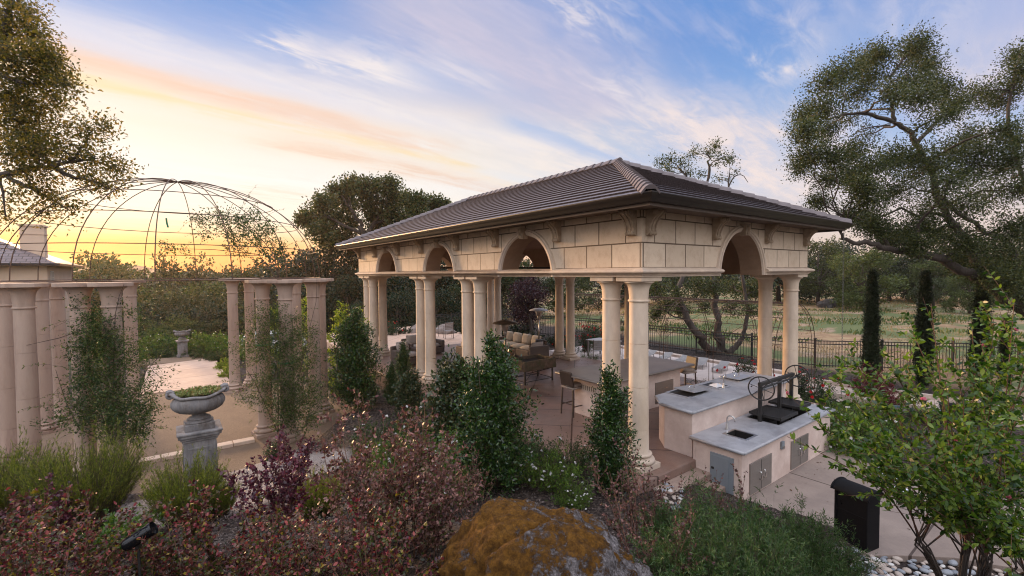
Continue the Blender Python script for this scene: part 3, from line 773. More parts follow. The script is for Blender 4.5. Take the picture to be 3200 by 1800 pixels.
for b in (.28, LB - .28):
    for a in (.28, .93, 5.62, 6.28, 8.66, 9.32, 13.87, 14.52): spots.append((b, a))
spots += [(.93, 14.52)]
for i, (b, a) in enumerate(spots):
    o = c0 if i == 0 else dup(c0, pav)
    o.location = (b, a, 0); o.rotation_euler = (0, 0, 0)
# rain chain hanging from the far right gutter corner
ch = MB(); z = 4.7; i = 0
while z > -.45:
    t = np.linspace(0, 2 * math.pi, 9)
    if i % 2: pts = [(.018 * math.cos(q), 0, z + .028 * math.sin(q)) for q in t]
    else: pts = [(0, .018 * math.cos(q), z + .028 * math.sin(q)) for q in t]
    ch.tube(pts, .004, 4, False); z -= .043; i += 1
rc = ch.build('rain_chain', pmat('chain_metal', (.16, .15, .14), None, rough=.5, metal=.7), pav); rc.location = (LB + .60, -.62, 0)
# iron tie rod across the second arch
MB().tube([(0.45, 8.6, 3.78), (LB - .45, 8.6, 3.78)], .03, 8).build('tie_rod', pmat('rod_iron', (.03, .02, .015), None, rough=.6), pav)
# ------------------------------------------------------------------ outdoor kitchen
m_stucco = pmat('pink_stucco', (.56, .43, .37), (.66, .53, .46), 3, .9, .25, 90, c3=(.50, .375, .32), s3=1.3, spec=.2)
m_counter = pmat('counter_concrete', (.27, .27, .29), (.37, .365, .38), 2.6, .36, .08, 30, c3=(.215, .21, .225), s3=2.2, spec=.5)
m_bartop = pmat('bar_concrete', (.14, .11, .095), (.22, .18, .15), 2.2, .4, .08, 30, c3=(.18, .15, .13), s3=2., spec=.5)
m_steel = pmat('brushed_steel', (.55, .53, .52), (.62, .60, .58), 3, .32, 0, metal=1., stretch=(1, 1, 12))
m_doors = pmat('cabinet_steel', (.30, .27, .25), (.34, .31, .28), 3, .45, 0, metal=.8, stretch=(1, 1, 12))
m_chrome = pmat('chrome', (.75, .73, .70), None, rough=.15, metal=1.)
m_black = pmat('black_iron', (.012, .011, .011), (.022, .020, .019), 12, .55, .15, 60)
m_dark = pmat('dark_basin', (.015, .013, .012), None, rough=.5)
m_panel = pmat('grey_panel', (.17, .19, .21), (.20, .22, .24), 3, .5, 0)
m_white = pmat('white_cloth', (.75, .75, .78), None, rough=.9)
def holed_slab(mb, x0, x1, y0, y1, z0, z1, holes):
    """flat slab with rectangular openings, from strips between them (holes sorted along x, not overlapping in x)"""
    x = x0
    for hx0, hx1, hy0, hy1 in sorted(holes):
        if hx0 > x: mb.box(((x + hx0) / 2, (y0 + y1) / 2, (z0 + z1) / 2), (hx0 - x, y1 - y0, z1 - z0))
        mb.box(((hx0 + hx1) / 2, (y0 + hy0) / 2, (z0 + z1) / 2), (hx1 - hx0, hy0 - y0, z1 - z0))
        mb.box(((hx0 + hx1) / 2, (hy1 + y1) / 2, (z0 + z1) / 2), (hx1 - hx0, y1 - hy1, z1 - z0))
        x = hx1
    mb.box(((x + x1) / 2, (y0 + y1) / 2, (z0 + z1) / 2), (x1 - x, y1 - y0, z1 - z0))
kit = thing('outdoor_kitchen', 'two level pink stucco cooking counter with grey concrete tops and steel doors', 'kitchen counter', (NP[0], NP[1], 0), YAW)
# lower body as a hollow shell so that wells really go down
lo = MB()
lo.box((3.39, -1.05, -.045), (4.02, .06, .87)); lo.box((3.39, -.17, -.045), (4.02, .06, .87))
lo.box((1.41, -.61, -.045), (.06, .82, .87)); lo.box((5.37, -.61, -.045), (.06, .82, .87))
lo.build('lower_body', m_stucco, kit, bevel=.006)
up = MB(); up.prism([(1.42, -.10), (5.5, -.10), (5.5, .92), (1.80, .92), (1.42, .52)], .0, .87)
up.build('upper_body', m_stucco, kit, bevel=.006)
lt = MB(); holed_slab(lt, 1.33, 5.46, -1.14, -.105, .392, .45, [(1.93, 2.33, -.88, -.46), (3.3, 5.0, -.87, -.2)])
lt = lt.build('lower_top', m_counter, kit)
nose = MB(); 
def nosing(x0, y0, x1, y1, z, r=.03): nose.tube([(x0, y0, z), (x1, y1, z)], r, 10)
nosing(1.33, -1.14, 5.46, -1.14, .421); nosing(1.33, -1.14, 1.33, -.105, .421); nosing(5.46, -1.14, 5.46, -.105, .421)
nose.build('lower_nosing', m_counter, kit, smooth=True)
ut = MB().prism([(1.33, -.16), (5.56, -.16), (5.56, .98), (1.76, .98), (1.36, .56)], .872, .93).build('upper_top', m_counter, kit)
nose = MB(); nosing(1.33, -.16, 5.56, -.16, .901); nosing(1.33, -.16, 1.36, .56, .901); nosing(1.36, .56, 1.76, .98, .901); nosing(5.56, -.16, 5.56, .98, .901); nosing(1.76, .98, 5.56, .98, .901)
nose.build('upper_nosing', m_counter, kit, smooth=True)
def door(b0, b1, z0, z1, y, handles):
    d = MB().box(((b0 + b1) / 2, y, (z0 + z1) / 2), (b1 - b0, .02, z1 - z0)).build('door', m_doors, kit, bevel=.004)
    MB().box(((b0 + b1) / 2, y - .0115, (z0 + z1) / 2), (.006, .004, z1 - z0 - .03)).build('seam', m_dark, d)
    for s in (-1, 1):
        c = (b0 + b1) / 2 + s * .075
        MB().tube([(c + s * .0, y - .01, handles + .07), (c + s * .0, y - .05, handles + .07), (c, y - .055, handles + .05), (c, y - .055, handles - .05), (c, y - .05, handles - .07), (c, y - .01, handles - .07)], .013, 8).build('handle', m_chrome, d, smooth=True)
    return d
door(1.65, 2.48, -.43, .14, -1.091, -.15); door(3.34, 4.16, -.42, .16, -1.091, -.12)
oc = MB().box((2.93, -1.10, .19), (.11, .04, .15)).build('outlet_box', m_panel, kit, bevel=.008)
MB().box((2.93, -1.125, .15), (.085, .012, .06)).build('flap', m_doors, oc, bevel=.004)
pb = MB().box((1.372, -.72, -.07), (.03, .44, .66)).build('service_panel', m_panel, kit, bevel=.004)
MB().box((1.353, -.69, -.07), (.012, .34, .58)).build('panel_door', m_panel, pb, bevel=.003)
MB().box((1.345, -.56, -.02), (.01, .05, .04)).build('latch', m_black, pb)
# sinks
def basin(x0, x1, y0, y1, zt, depth, name, rim=m_steel, inner=m_steel):
    mb = MB(); t = .012
    for (c, d) in ((((x0 + x1) / 2, y0 - .012, zt + .004), (x1 - x0 + .07, .045, .008)), (((x0 + x1) / 2, y1 + .012, zt + .004), (x1 - x0 + .07, .045, .008)),
                   ((x0 - .012, (y0 + y1) / 2, zt + .004), (.045, y1 - y0 - .022, .008)), ((x1 + .012, (y0 + y1) / 2, zt + .004), (.045, y1 - y0 - .022, .008))): mb.box(c, d)
    r = mb.build(name, rim, kit)
    mb = MB(); z = zt - .001
    mb.box(((x0 + x1) / 2, (y0 + y1) / 2, z - depth), (x1 - x0, y1 - y0, t))
    mb.box((x0 + t / 2, (y0 + y1) / 2, z - depth / 2), (t, y1 - y0, depth)); mb.box((x1 - t / 2, (y0 + y1) / 2, z - depth / 2), (t, y1 - y0, depth))
    mb.box(((x0 + x1) / 2, y0 + t / 2, z - depth / 2), (x1 - x0, t, depth)); mb.box(((x0 + x1) / 2, y1 - t / 2, z - depth / 2), (x1 - x0, t, depth))
    mb.build('basin', inner, r)
    return r
basin(1.94, 2.32, -.87, -.47, .45, .2, 'prep_sink', m_steel, m_dark)
def faucet(x, y, z, ang, h=.30, name='faucet'):
    pts = [(0, 0, 0), (0, 0, h * .66)] + [(.075 - .075 * math.cos(t), 0, h * .70 + .075 * math.sin(t)) for t in np.linspace(0, math.pi, 9)] + [(.15, 0, h * .62)]
    c, s = math.cos(ang), math.sin(ang)
    f = MB().tube([(x + p[0] * c, y + p[0] * s, z + p[2]) for p in pts], .013, 10).build(name, m_steel, kit, smooth=True)
    MB().lathe([(.03, 0), (.03, .012), (.022, .03), (.022, .10), (.015, .12)], 16, Matrix.Translation((x, y, z))).build('body', m_steel, f, smooth=True, auto=30)
    MB().tube([(x - s * .02, y + c * .02, z + .075), (x - s * .09, y + c * .09, z + .10)], .008, 8).build('lever', m_steel, f, smooth=True)
faucet(2.22, -.36, .45, -1.4); faucet(3.46, .38, .93, .2, .34)
# upper inserts: cut look comes from raised steel frames with dark pans inside
def insert(x0, x1, y0, y1, zt, name, inner):
    fr = MB()
    for (c, d) in ((((x0 + x1) / 2, y0, zt + .007), (x1 - x0 + .05, .05, .014)), (((x0 + x1) / 2, y1, zt + .007), (x1 - x0 + .05, .05, .014)),
                   ((x0, (y0 + y1) / 2, zt + .007), (.05, y1 - y0 - .05, .014)), ((x1, (y0 + y1) / 2, zt + .007), (.05, y1 - y0 - .05, .014))): fr.box(c, d)
    r = fr.build(name, m_steel, kit, bevel=.003)
    MB().box(((x0 + x1) / 2, (y0 + y1) / 2, zt + .003), (x1 - x0 - .05, y1 - y0 - .05, .005)).build('pan', inner, r)
    return r
def lid(parent, c, d, rz, tilt, handle=True):
    m = Matrix.Translation(c) @ Matrix.Rotation(rz, 4, 'Z') @ Matrix.Rotation(tilt, 4, 'Y')
    l_ = MB().box((0, 0, 0), (d[0], d[1], .022), m=m).build('lid', m_steel, parent, bevel=.006)
    MB().tube([tuple(m @ Vector(p)) for p in ((-.11, 0, .01), (-.11, 0, .055), (-.08, 0, .07), (.08, 0, .07), (.11, 0, .055), (.11, 0, .01))], .012, 8).build('lid_handle', m_chrome, l_, smooth=True)
i1 = insert(2.12, 2.92, .42, .96, .93, 'ice_bin', m_dark); lid(i1, (2.66, .69, .985), (.62, .50), .0, .05)
i2 = insert(3.30, 3.77, .40, .88, .93, 'bar_sink', m_dark)
MB().add([(3.36, .5, .938), (3.58, .44, .938), (3.72, .56, .937), (3.66, .76, .939), (3.44, .74, .938), (3.54, .58, 1.0)], [(0, 1, 5), (1, 2, 5), (2, 3, 5), (3, 4, 5), (4, 0, 5)]).build('folded_cloth', m_white, i2)
i3 = insert(4.36, 5.18, .47, 1.0 - .07, .93, 'cooler_bin', m_dark); lid(i3, (4.66, .70, .98), (.70, .48), .0, .0)
# the fire well and its lining
wl = MB(); wl.box((4.15, -.535, .10), (1.68, .65, .02)); wl.box((3.306, -.535, .26), (.012, .67, .34)); wl.box((4.994, -.535, .26), (.012, .67, .34)); wl.box((4.15, -.876, .26), (1.68, .012, .34)); wl.box((4.15, -.194, .26), (1.68, .012, .34))
wl.build('fire_well', m_dark, kit)

# the wheel operated grill standing in the well
gr = thing('crank_grill', 'black iron two rack grill with two spoked crank wheels over the fire well', 'grill', tuple(W(-.55, 4.0, .11)), YAW)
fr = MB()
for x in (-.77, .12, .72): fr.box((x, .02, .58), (.065, .065, 1.16))
fr.box((0.0, .02, 1.12), (1.62, .07, .07)); fr.tube([(-.80, -.03, 1.06), (.82, -.03, 1.06)], .022, 10)
fr.build('frame', m_black, gr, bevel=.004)
def wheel(x):
    wm = MB(); R = .24
    wm.tube([(0, R * math.cos(t), R * math.sin(t)) for t in np.linspace(0, 2 * math.pi, 33)], .014, 8, False)
    for k in range(6): wm.tube([(0, .03 * math.cos(k * math.pi / 3 + .3), .03 * math.sin(k * math.pi / 3 + .3)), (0, R * math.cos(k * math.pi / 3 + .3), R * math.sin(k * math.pi / 3 + .3))], .007, 6)
    wm.lathe([(.035, -.02), (.035, .02)], 12, Matrix.Rotation(math.pi / 2, 4, 'Y'))
    wm.tube([(0, .17, .03), (.0, .17, .03), (-.09, .17, .03)], .012, 8)
    o = wm.build('crank_wheel', m_black, gr, smooth=True, auto=40); o.location = x; return o
w1_ = wheel((-.86, -.04, 1.06)); w1_.rotation_euler = (0, 0, R_(14))
w2_ = wheel((.86, -.04, 1.08)); w2_.rotation_euler = (0, 0, R_(14))
def rack(x0, x1, z, name='grill_rack'):
    mb = MB()
    for y in np.linspace(-.32, .22, 19): mb.box(((x0 + x1) / 2, y, z), (x1 - x0, .017, .03))
    for x in (x0, x1): mb.box((x, -.05, z), (.03, .62, .05))
    mb.box(((x0 + x1) / 2, -.36, z - .005), (x1 - x0 + .03, .03, .06)); mb.box(((x0 + x1) / 2, .26, z), (x1 - x0 + .03, .03, .05))
    mb.box(((x0 + x1) / 2, -.05, z - .03), (x1 - x0, .58, .008))
    for x in (x0 + .04, x1 - .04): mb.tube([(x, .0, z), (x, -.02, 1.06)], .004, 5)
    mb.build(name, m_black, gr)
rack(-.70, .06, .46); rack(.18, .74, .53)

# bar island
isl = thing('bar_island', 'pink stucco bar island with a wide mottled brown concrete top under the roof', 'bar', (NP[0], NP[1], 0), YAW)
MB().box((3.22, 2.85, .495), (3.1, 1.02, .99)).build('body', m_stucco, isl, bevel=.006)
MB().box((3.14, 2.87, 1.02), (3.62, 1.66, .06)).build('top', m_bartop, isl)
nose = MB(); nosing(1.33, 2.04, 4.95, 2.04, 1.02); nosing(1.33, 2.04, 1.33, 3.7, 1.02); nosing(4.95, 2.04, 4.95, 3.7, 1.02); nosing(1.33, 3.7, 4.95, 3.7, 1.02); nose.build('nosing', m_bartop, isl, smooth=True)
def idoor(b0, b1, z0, z1):
    d = MB().box(((b0 + b1) / 2, 2.332, (z0 + z1) / 2), (b1 - b0, .02, z1 - z0)).build('door', m_doors, isl, bevel=.004)
    for s in (-1, 1): MB().tube([((b0 + b1) / 2 + s * .06 - .05, 2.30, (z0 + z1) / 2 + .1), ((b0 + b1) / 2 + s * .06 + .05, 2.30, (z0 + z1) / 2 + .1)], .008, 8).build('handle', m_chrome, d)
idoor(3.62, 4.42, .10, .66); idoor(2.28, 2.86, .10, .66)
vt = MB().box((1.662, 2.85, .72), (.012, .42, .14)).build('vent', m_stone, isl)
for k in range(6): MB().box((1.655, 2.69 + k * .065, .72), (.006, .02, .11)).build('vent_slot', m_soff, vt)

# ------------------------------------------------------------------ bar stools, heaters, furniture
m_wood = pmat('dark_wood', (.035, .022, .016), (.06, .038, .028), 4, .5, .05, stretch=(1, 1, .2))
m_stoolc = pmat('stool_fabric', (.22, .17, .14), (.28, .22, .18), 40, .9, .1)
m_wick = pmat('wicker', (.06, .042, .035), (.12, .088, .072), 60, .75, .6, 80)
m_cush = pmat('cushion_fabric', (.50, .41, .31), (.58, .48, .37), 30, .9, .1)
m_cushg = pmat('cushion_grey', (.30, .25, .22), (.38, .32, .28), 30, .9, .1)
def puff(mb, c, d, rz=0., k=.5, m=None):
    """a cushion: a box bulged on a coarse grid"""
    n = 6; vs = []; fs = []
    mm = Matrix.Translation(c) @ Matrix.Rotation(rz, 4, 'Z')
    if m is not None: mm = m @ mm
    idx = {}
    def vtx(i, j, s):
        key = (i, j, s) if 0 < i < n and 0 < j < n else (i, j, 0)
        if key in idx: return idx[key]
        x = i / n * 2 - 1; y = j / n * 2 - 1
        h = (1 - x ** 4) * (1 - y ** 4)
        h = max(h, 0) ** .45
        p = (x * d[0] / 2 * (1 - .04 * abs(y)), y * d[1] / 2 * (1 - .04 * abs(x)), s * h * d[2] / 2)
        idx[key] = len(vs); vs.append(p); return idx[key]
    for s in (1, -1):
        for i in range(n):
            for j in range(n):
                f = [vtx(i, j, s), vtx(i + 1, j, s), vtx(i + 1, j + 1, s), vtx(i, j + 1, s)]
                fs.append(tuple(f if s > 0 else reversed(f)))
    mb.add(vs, fs, mm); return mb
def stool(name, label, locn, rz, group='bar stools at the island'):
    t = thing(name, label, 'bar stool', locn, rz, group)
    for sx in (-1, 1):
        for sy in (-1, 1):
            MB().tube([(sx * .22, sy * .21, 0), (sx * .19, sy * .18, .70)], .022, 6).build('leg', m_wood, t)
    ft_ = MB(); [ft_.tube([(sx * .21, -.2, .25), (sx * .21, .2, .25)], .014, 6) for sx in (-1, 1)]; ft_.tube([(-.21, -.2, .3), (.21, -.2, .3)], .014, 6); ft_.tube([(-.21, .2, .3), (.21, .2, .3)], .014, 6); ft_.build('foot_rail', m_wood, t)
    puff(MB().box((0, 0, .70), (.44, .44, .04)), (0, 0, .76), (.46, .46, .12)).build('seat', m_stoolc, t, smooth=True)
    bk = MB(); 
    pts = [(-.22, -.22, .74), (.22, -.22, .74), (.2, -.30, 1.12), (-.2, -.30, 1.12)]
    bk.add(pts + [(p[0], p[1] + .07, p[2]) for p in pts], [(0, 1, 2, 3), (7, 6, 5, 4), (0, 4, 5, 1), (1, 5, 6, 2), (2, 6, 7, 3), (3, 7, 4, 0)]); bk.build('backrest', m_wood, t, bevel=.02)
    return t
stool('bar_stool', 'dark wood bar stool tucked under the left end of the bar island', tuple(W(3.3, 1.56)), YAW - R_(90))
stool('bar_stool', 'bar stool with a pale seat at the right end of the bar island', tuple(W(2.55, 5.35)), YAW + R_(75))

def heater(label, loc, canopy, post):
    t = thing('patio_heater', label, 'patio heater', loc, 0, 'patio heaters')
    MB().lathe([(.22, 0), (.23, .02), (.23, .10), (.20, .12), (.19, .14), (.19, .72), (.17, .76), (.05, .77)], 28).build('tank_housing', m_wick if canopy is m_bronze else m_black, t, smooth=True, auto=40)
    MB().lathe([(.028, .76), (.028, 1.62)], 16).build('post', post, t, smooth=True)
    MB().lathe([(.03, 1.60), (.05, 1.64), (.06, 1.72), (.055, 1.74), (.10, 1.78), (.13, 1.92), (.135, 1.99), (.10, 2.0)], 24).build('burner', m_doors, t, smooth=True, auto=40)
    MB().lathe([(.40, 1.995), (.41, 2.0), (.36, 2.035), (.20, 2.08), (.05, 2.105), (.001, 2.11)], 36).lathe([(.40, 1.993), (.20, 2.07), (.001, 2.1)], 36).build('reflector', canopy or m_doors, t, smooth=True, auto=50)
    return t
m_bronze = pmat('bronze', (.20, .15, .10), (.26, .20, .14), 5, .42, 0, metal=.8)
h1 = P(1270.6, 804.2, 14.5)
heater('bronze canopied patio heater standing behind the stone trough', (h1[0], h1[1], 0), m_bronze, m_bronze)
heater('patio heater with a pale steel canopy behind the end of the long sofa', (1.12, 19.35, 0), pmat('heater_hood', (.50, .49, .50), (.58, .57, .58), 3, .4, 0), m_steel)

# old stone trough on an iron stand
m_mossy = pmat('mossy_stone', (.065, .042, .028), (.14, .095, .065), 9, .95, .7, 40, c3=(.05, .05, .025), s3=3)
tr = thing('stone_trough', 'rough brown stone trough planter raised on a black iron stand', 'trough', tuple(W(6.75, 3.02)), YAW)
tb = MB()
for c, d in (((0, -.42, .60), (1.36, .12, .32)), ((0, .42, .60), (1.36, .12, .32)), ((-.62, 0, .60), (.12, .72, .32)), ((.62, 0, .60), (.12, .72, .32)), ((0, 0, .47), (1.36, .96, .06))): tb.box(c, d)
o = tb.build('basin', m_mossy, tr, bevel=.02)
dm = o.modifiers.new('Sub', 'SUBSURF'); dm.subdivision_type = 'SIMPLE'; dm.levels = dm.render_levels = 3
tx = bpy.data.textures.new('rough', 'CLOUDS'); tx.noise_scale = .12
ds = o.modifiers.new('Disp', 'DISPLACE'); ds.texture = tx; ds.strength = .05
MB().box((0, 0, .66), (1.12, .70, .02)).build('soil', pmat('soil', (.02, .014, .01), (.05, .035, .025), 20, .95, .5), tr)
for sx in (-1, 1):
    for sy in (-1, 1): MB().box((sx * .58, sy * .38, .22), (.045, .045, .44)).build('leg', m_black, tr)
MB().box((0, -.38, .09), (1.12, .02, .02)).box((0, .38, .09), (1.12, .02, .02)).box((-.58, 0, .09), (.02, .72, .02)).box((.58, 0, .09), (.02, .72, .02)).tube([(-.57, -.37, .1), (.57, .37, .42)], .011, 5).tube([(-.57, .37, .1), (.57, -.37, .42)], .011, 5).build('stand_rails', m_black, tr)

def sofa(label, loc, rz, n=4, w=.66, mat=m_cush, name='sofa', cat='sofa', group=None):
    """long side along local x, seat opens towards -y"""
    t = thing(name, label, cat, loc, rz, group); L = n * w
    MB().box((0, 0, .17), (L + .3, .86, .26)).build('base', m_wick, t, bevel=.03)
    MB().box((0, .40, .48), (L + .3, .14, .50)).build('back_frame', m_wick, t, bevel=.04)
    for s in (-1, 1): MB().box((s * (L / 2 + .09), -.04, .42), (.15, .80, .36)).build('armrest', m_wick, t, bevel=.05)
    for i in range(n):
        x = (i - (n - 1) / 2) * w
        puff(MB(), (x, -.08, .39), (w - .01, .72, .20)).build('seat_cushion', mat, t, smooth=True)
        m = Matrix.Translation((x, .27, .66)) @ Matrix.Rotation(R_(78), 4, 'X')
        puff(MB(), (0, 0, 0), (w - .03, .46, .22), m=m).build('back_cushion', mat, t, smooth=True)
    return t
sf = W(11.1, 5.75)
sofa('long dark wicker sofa with four cream back cushions under the pavilion', (sf[0], sf[1], 0), YAW - R_(90))
sofa('grey wicker armchair with its back turned to the trough', tuple(W(9.0, 4.9)), YAW + R_(180), 1, .66, m_cushg, 'armchair', 'armchair', 'wicker armchairs')
sofa('brown wicker armchair left of the wooden coffee table', tuple(W(10.3, 2.9)), YAW + R_(90), 1, .66, m_cushg, 'armchair', 'armchair', 'wicker armchairs')
sofa('grey wicker armchair nearest the dark leafy shrub at the left columns', tuple(W(12.0, .95)), YAW + R_(20), 1, .7, m_cushg, 'armchair', 'armchair', 'wicker armchairs')
sofa('wicker love seat at the far left end of the pavilion floor', tuple(W(13.6, 2.4)), YAW + R_(5), 2, .7, m_cushg, 'love_seat', 'sofa')
tb = thing('coffee_table', 'low slatted wooden coffee table in front of the sofa', 'table', tuple(W(10.7, 4.25)), YAW)
m_teak = pmat('teak', (.26, .13, .07), (.36, .20, .11), 3, .55, .05, stretch=(12, 1, 1))
mb = MB()
for k in range(6): mb.box((-.36 + k * .145, 0, .42), (.135, 1.5, .04))
mb.build('top', m_teak, tb)
for sx in (-1, 1):
    for sy in (-1, 1): MB().box((sx * .36, sy * .66, .20), (.07, .07, .40)).build('leg', m_teak, tb)

# dining set, loungers and chairs beyond the pavilion
m_pale = pmat('pale_metal', (.26, .245, .24), (.32, .30, .295), 4, .5, 0)
m_deck = pmat('pool_deck', (.46, .38, .35), (.54, .46, .42), 5, .8, .1)
dk = MB().box((9.32, 6.6, -.2), (3.78, 9.5, .16)).build('pool_deck', m_deck); dk.matrix_world = PAVM; tag(dk, kind='structure')
pw = MB().box((11.1, 6.4, -.3), (.28, 9.6, .56)).build('planter_wall', m_kerb2, bevel=.01); pw.matrix_world = PAVM
tag(pw, 'low pale planter wall behind the row of sun loungers', 'wall')
def lounger(label, loc, rz, group='sun loungers along the planter wall'):
    t = thing('sun_lounger', label, 'sun lounger', loc, rz, group)
    mb = MB()
    for k in range(9): mb.box((0, -.9 + k * .14, .30), (.60, .11, .025))
    mb.build('seat_slats', m_pale, t)
    m = Matrix.Translation((0, .30, .30)) @ Matrix.Rotation(R_(15), 4, 'X'); mb = MB()
    for k in range(5): mb.box((0, .07 + k * .14, 0), (.60, .11, .025), m=m)
    mb.build('back_slats', m_pale, t)
    MB().box((-.31, -.3, .29), (.03, 1.3, .05)).box((.31, -.3, .29), (.03, 1.3, .05)).build('frame', m_pale, t)
    for sx in (-1, 1):
        for y in (-.85, .25): MB().box((sx * .31, y, .14), (.04, .04, .28)).build('leg', m_pale, t)
    return t
L0 = None
names = ['first', 'second', 'third', 'fourth', 'fifth', 'sixth']
for i, a in enumerate((8.0, 7.2, 6.4, 5.6, 4.8, 3.95)):
    lab = 'pale slatted sun lounger, %s of six from the left along the planter wall' % names[i]
    if L0 is None: L0 = lounger(lab, tuple(W(a, 9.9, -.12)), YAW - R_(75)); L0.scale = (.56,) * 3
    else: place(dup(L0), tuple(W(a, 9.9 + .03 * (-1) ** i, -.12)), YAW - R_(75) + .05 * (-1) ** i, .56, lab)
def slat_chair(label, loc, rz, group='slatted garden chairs'):
    t = thing('garden_chair', label, 'chair', loc, rz, group)
    mb = MB()
    for k in range(5): mb.box((0, -.18 + k * .09, .44), (.46, .075, .02))
    mb.build('seat', m_pale, t); mb = MB()
    m = Matrix.Translation((0, .2, .46)) @ Matrix.Rotation(R_(-12), 4, 'X')
    for k in range(5): mb.box((0, 0, .06 + k * .085), (.44, .02, .07), m=m)
    mb.build('backrest', m_pale, t)
    for sx in (-1, 1):
        MB().tube([(sx * .24, -.2, 0), (sx * .24, -.2, .64), (sx * .24, .22, .64)], .016, 6).build('arm_frame', m_wick, t)
        MB().tube([(sx * .23, .26, 0), (sx * .23, .2, .46), (sx * .23, .30, .92)], .016, 6).build('leg', m_wick, t)
    return t
slat_chair('slatted grey garden chair beside the corner column pair', tuple(W(8.2, 7.75, -.12)), YAW + R_(150))
slat_chair('slatted garden chair on the far side of the patio table', tuple(W(8.6, 9.3, -.12)), YAW - R_(60))
slat_chair('white garden chair facing left on the far terrace', (-3.55, 25.4, 0), R_(200))
slat_chair('blue grey garden chair half hidden behind the second column pair', (-4.5, 26.0, 0), R_(160))
t = thing('patio_table', 'pale rectangular patio table behind the columns of the right side', 'table', tuple(W(8.6, 8.6, -.12)), YAW)
MB().box((0, 0, .72), (.9, 1.3, .04)).build('top', m_pale, t, bevel=.01)
for sx in (-1, 1):
    for sy in (-1, 1): MB().box((sx * .38, sy * .55, .35), (.05, .05, .7)).build('leg', m_pale, t)

# black parcel-box shaped waste bin on the patio
tc_ = G(2181, 1392, -.46); _c, _s = math.cos(R_(-66)), math.sin(R_(-66)); tc_ = tc_ - np.array([.225 * _c + .15 * _s, .225 * _s - .15 * _c, 0])
bn = thing('waste_bin', 'tall black metal bin with a rounded lid on the concrete patio', 'bin', (tc_[0], tc_[1], -.46), R_(-66))
m_bin = pmat('black_powdercoat', (.005, .005, .006), (.008, .008, .009), 30, .55, .1, 120, spec=.08)
hb = .76
MB().box((0, 0, hb / 2), (.45, .30, hb)).build('body', m_bin, bn, bevel=.006)
fr_ = MB()
for z in (.03, .47, .745): fr_.box((0, -.153, z), (.45, .012, .035))
for x in (-.21, .21): fr_.box((x, -.154, .385), (.03, .012, .72))
fr_.build('front_trim', m_bin, bn, bevel=.003)
MB().tube([(-.12, -.157, .57), (-.12, -.185, .57), (-.12, -.185, .64), (-.12, -.157, .64)], .008, 6).build('handle', m_bin, bn)
ld = MB(); n = 14; vs = []
for x in (-.25, .25):
    for t in np.linspace(0, math.pi, n): vs.append((x, -.195 * math.cos(t), .755 + .115 * math.sin(t)))
ld.add(vs, [(i, i + 1, n + i + 1, n + i) for i in range(n - 1)] + [tuple(range(n)), tuple(reversed(range(n, 2 * n))), (0, n, 2 * n - 1, n - 1)])
for x in (-.25, .25): ld.tube([(x, -.195 * math.cos(t), .755 + .118 * math.sin(t)) for t in np.linspace(0, math.pi, n)], .014, 6)
lo_ = ld.build('lid', m_bin, bn, smooth=True, auto=40)
bm = bmesh.new(); bm.from_mesh(lo_.data); bmesh.ops.recalc_face_normals(bm, faces=bm.faces); bm.to_mesh(lo_.data); bm.free()
# ------------------------------------------------------------------ columns under the wire dome
m_rcol = pmat('weathered_stone', (.31, .215, .165), (.50, .385, .31), 3.2, .8, .15, 40, c3=(.24, .155, .12), s3=1.6, stretch=(1, 1, .22), spec=.25, t3=(.42, .62))
RC = [  # seen x, distance ahead, what tells it apart
 (19, 10.2, 'weathered column at the far left edge of the photo, half behind its neighbour', 0),
 (64, 9.3, 'thick bare weathered column nearest the left edge, with no vine on it', 0),
 (106, 12.3, 'slim pale column just right of the thick bare one, stout ringed base in view', 0),
 (149, 13.1, 'orange tinted column with its ringed base showing beside the vine', 0),
 (205, 9.4, 'column wrapped in dark vine on its left side, first of the vine pair', 0),
 (284, 9.5, 'column with a single vine stem climbing straight up its shaft', 0),
 (331, 14.2, 'farther column right of the vine covered pair, at the left of the walkway', 0),
 (588, 16.5, 'bare column at the right edge of the walkway with its full base in view', 0),
 (630, 17.3, 'column just behind the one at the right edge of the walkway', 0),
 (663, 12.0, 'vine draped column standing at the end of the stone kerb, square plinth in view', 0),
 (720, 11.6, 'column tied with a green ribbon in the middle of the right vine', 0),
 (747, 15.4, 'far column seen between the ribboned column and the bright white one', 0),
 (790, 13.0, 'bright white column at the right end of the dome, thin vine up its shaft', 0),
 (807, 13.9, 'last column on the right, tucked behind the bright white one', 0)]
ZR, HR = -.62, 4.0
rc0 = None
vine_cols = {}
for i, (dx, Y, lab, _) in enumerate(RC):
    p = P(dx, 860, Y)
    if rc0 is None: o = rc0 = make_column(None, HR, m_rcol, .176, .72, .085, True, 'dome_column', .56)
    else: o = dup(rc0)
    o.location = (p[0], p[1], ZR); o.rotation_euler = (0, 0, .3 + .4 * i)
    tag(o, lab, 'column', 'columns carrying the wire dome'); vine_cols[dx] = (p[0], p[1])
m_rib = pmat('green_tie', (.0, .16, .07), None, rough=.6)
for dx, z in ((663, 1.75), (720, 1.35)):
    x, y = vine_cols[dx]
    tag(MB().lathe([(.186, z), (.189, z + .02), (.186, z + .045)], 24, Matrix.Translation((x, y, 0)), caps=False).build('plant_tie', m_rib), 'green plant tie round the %s vine column' % ('kerb end' if dx == 663 else 'second'), 'plant tie', 'green plant ties')
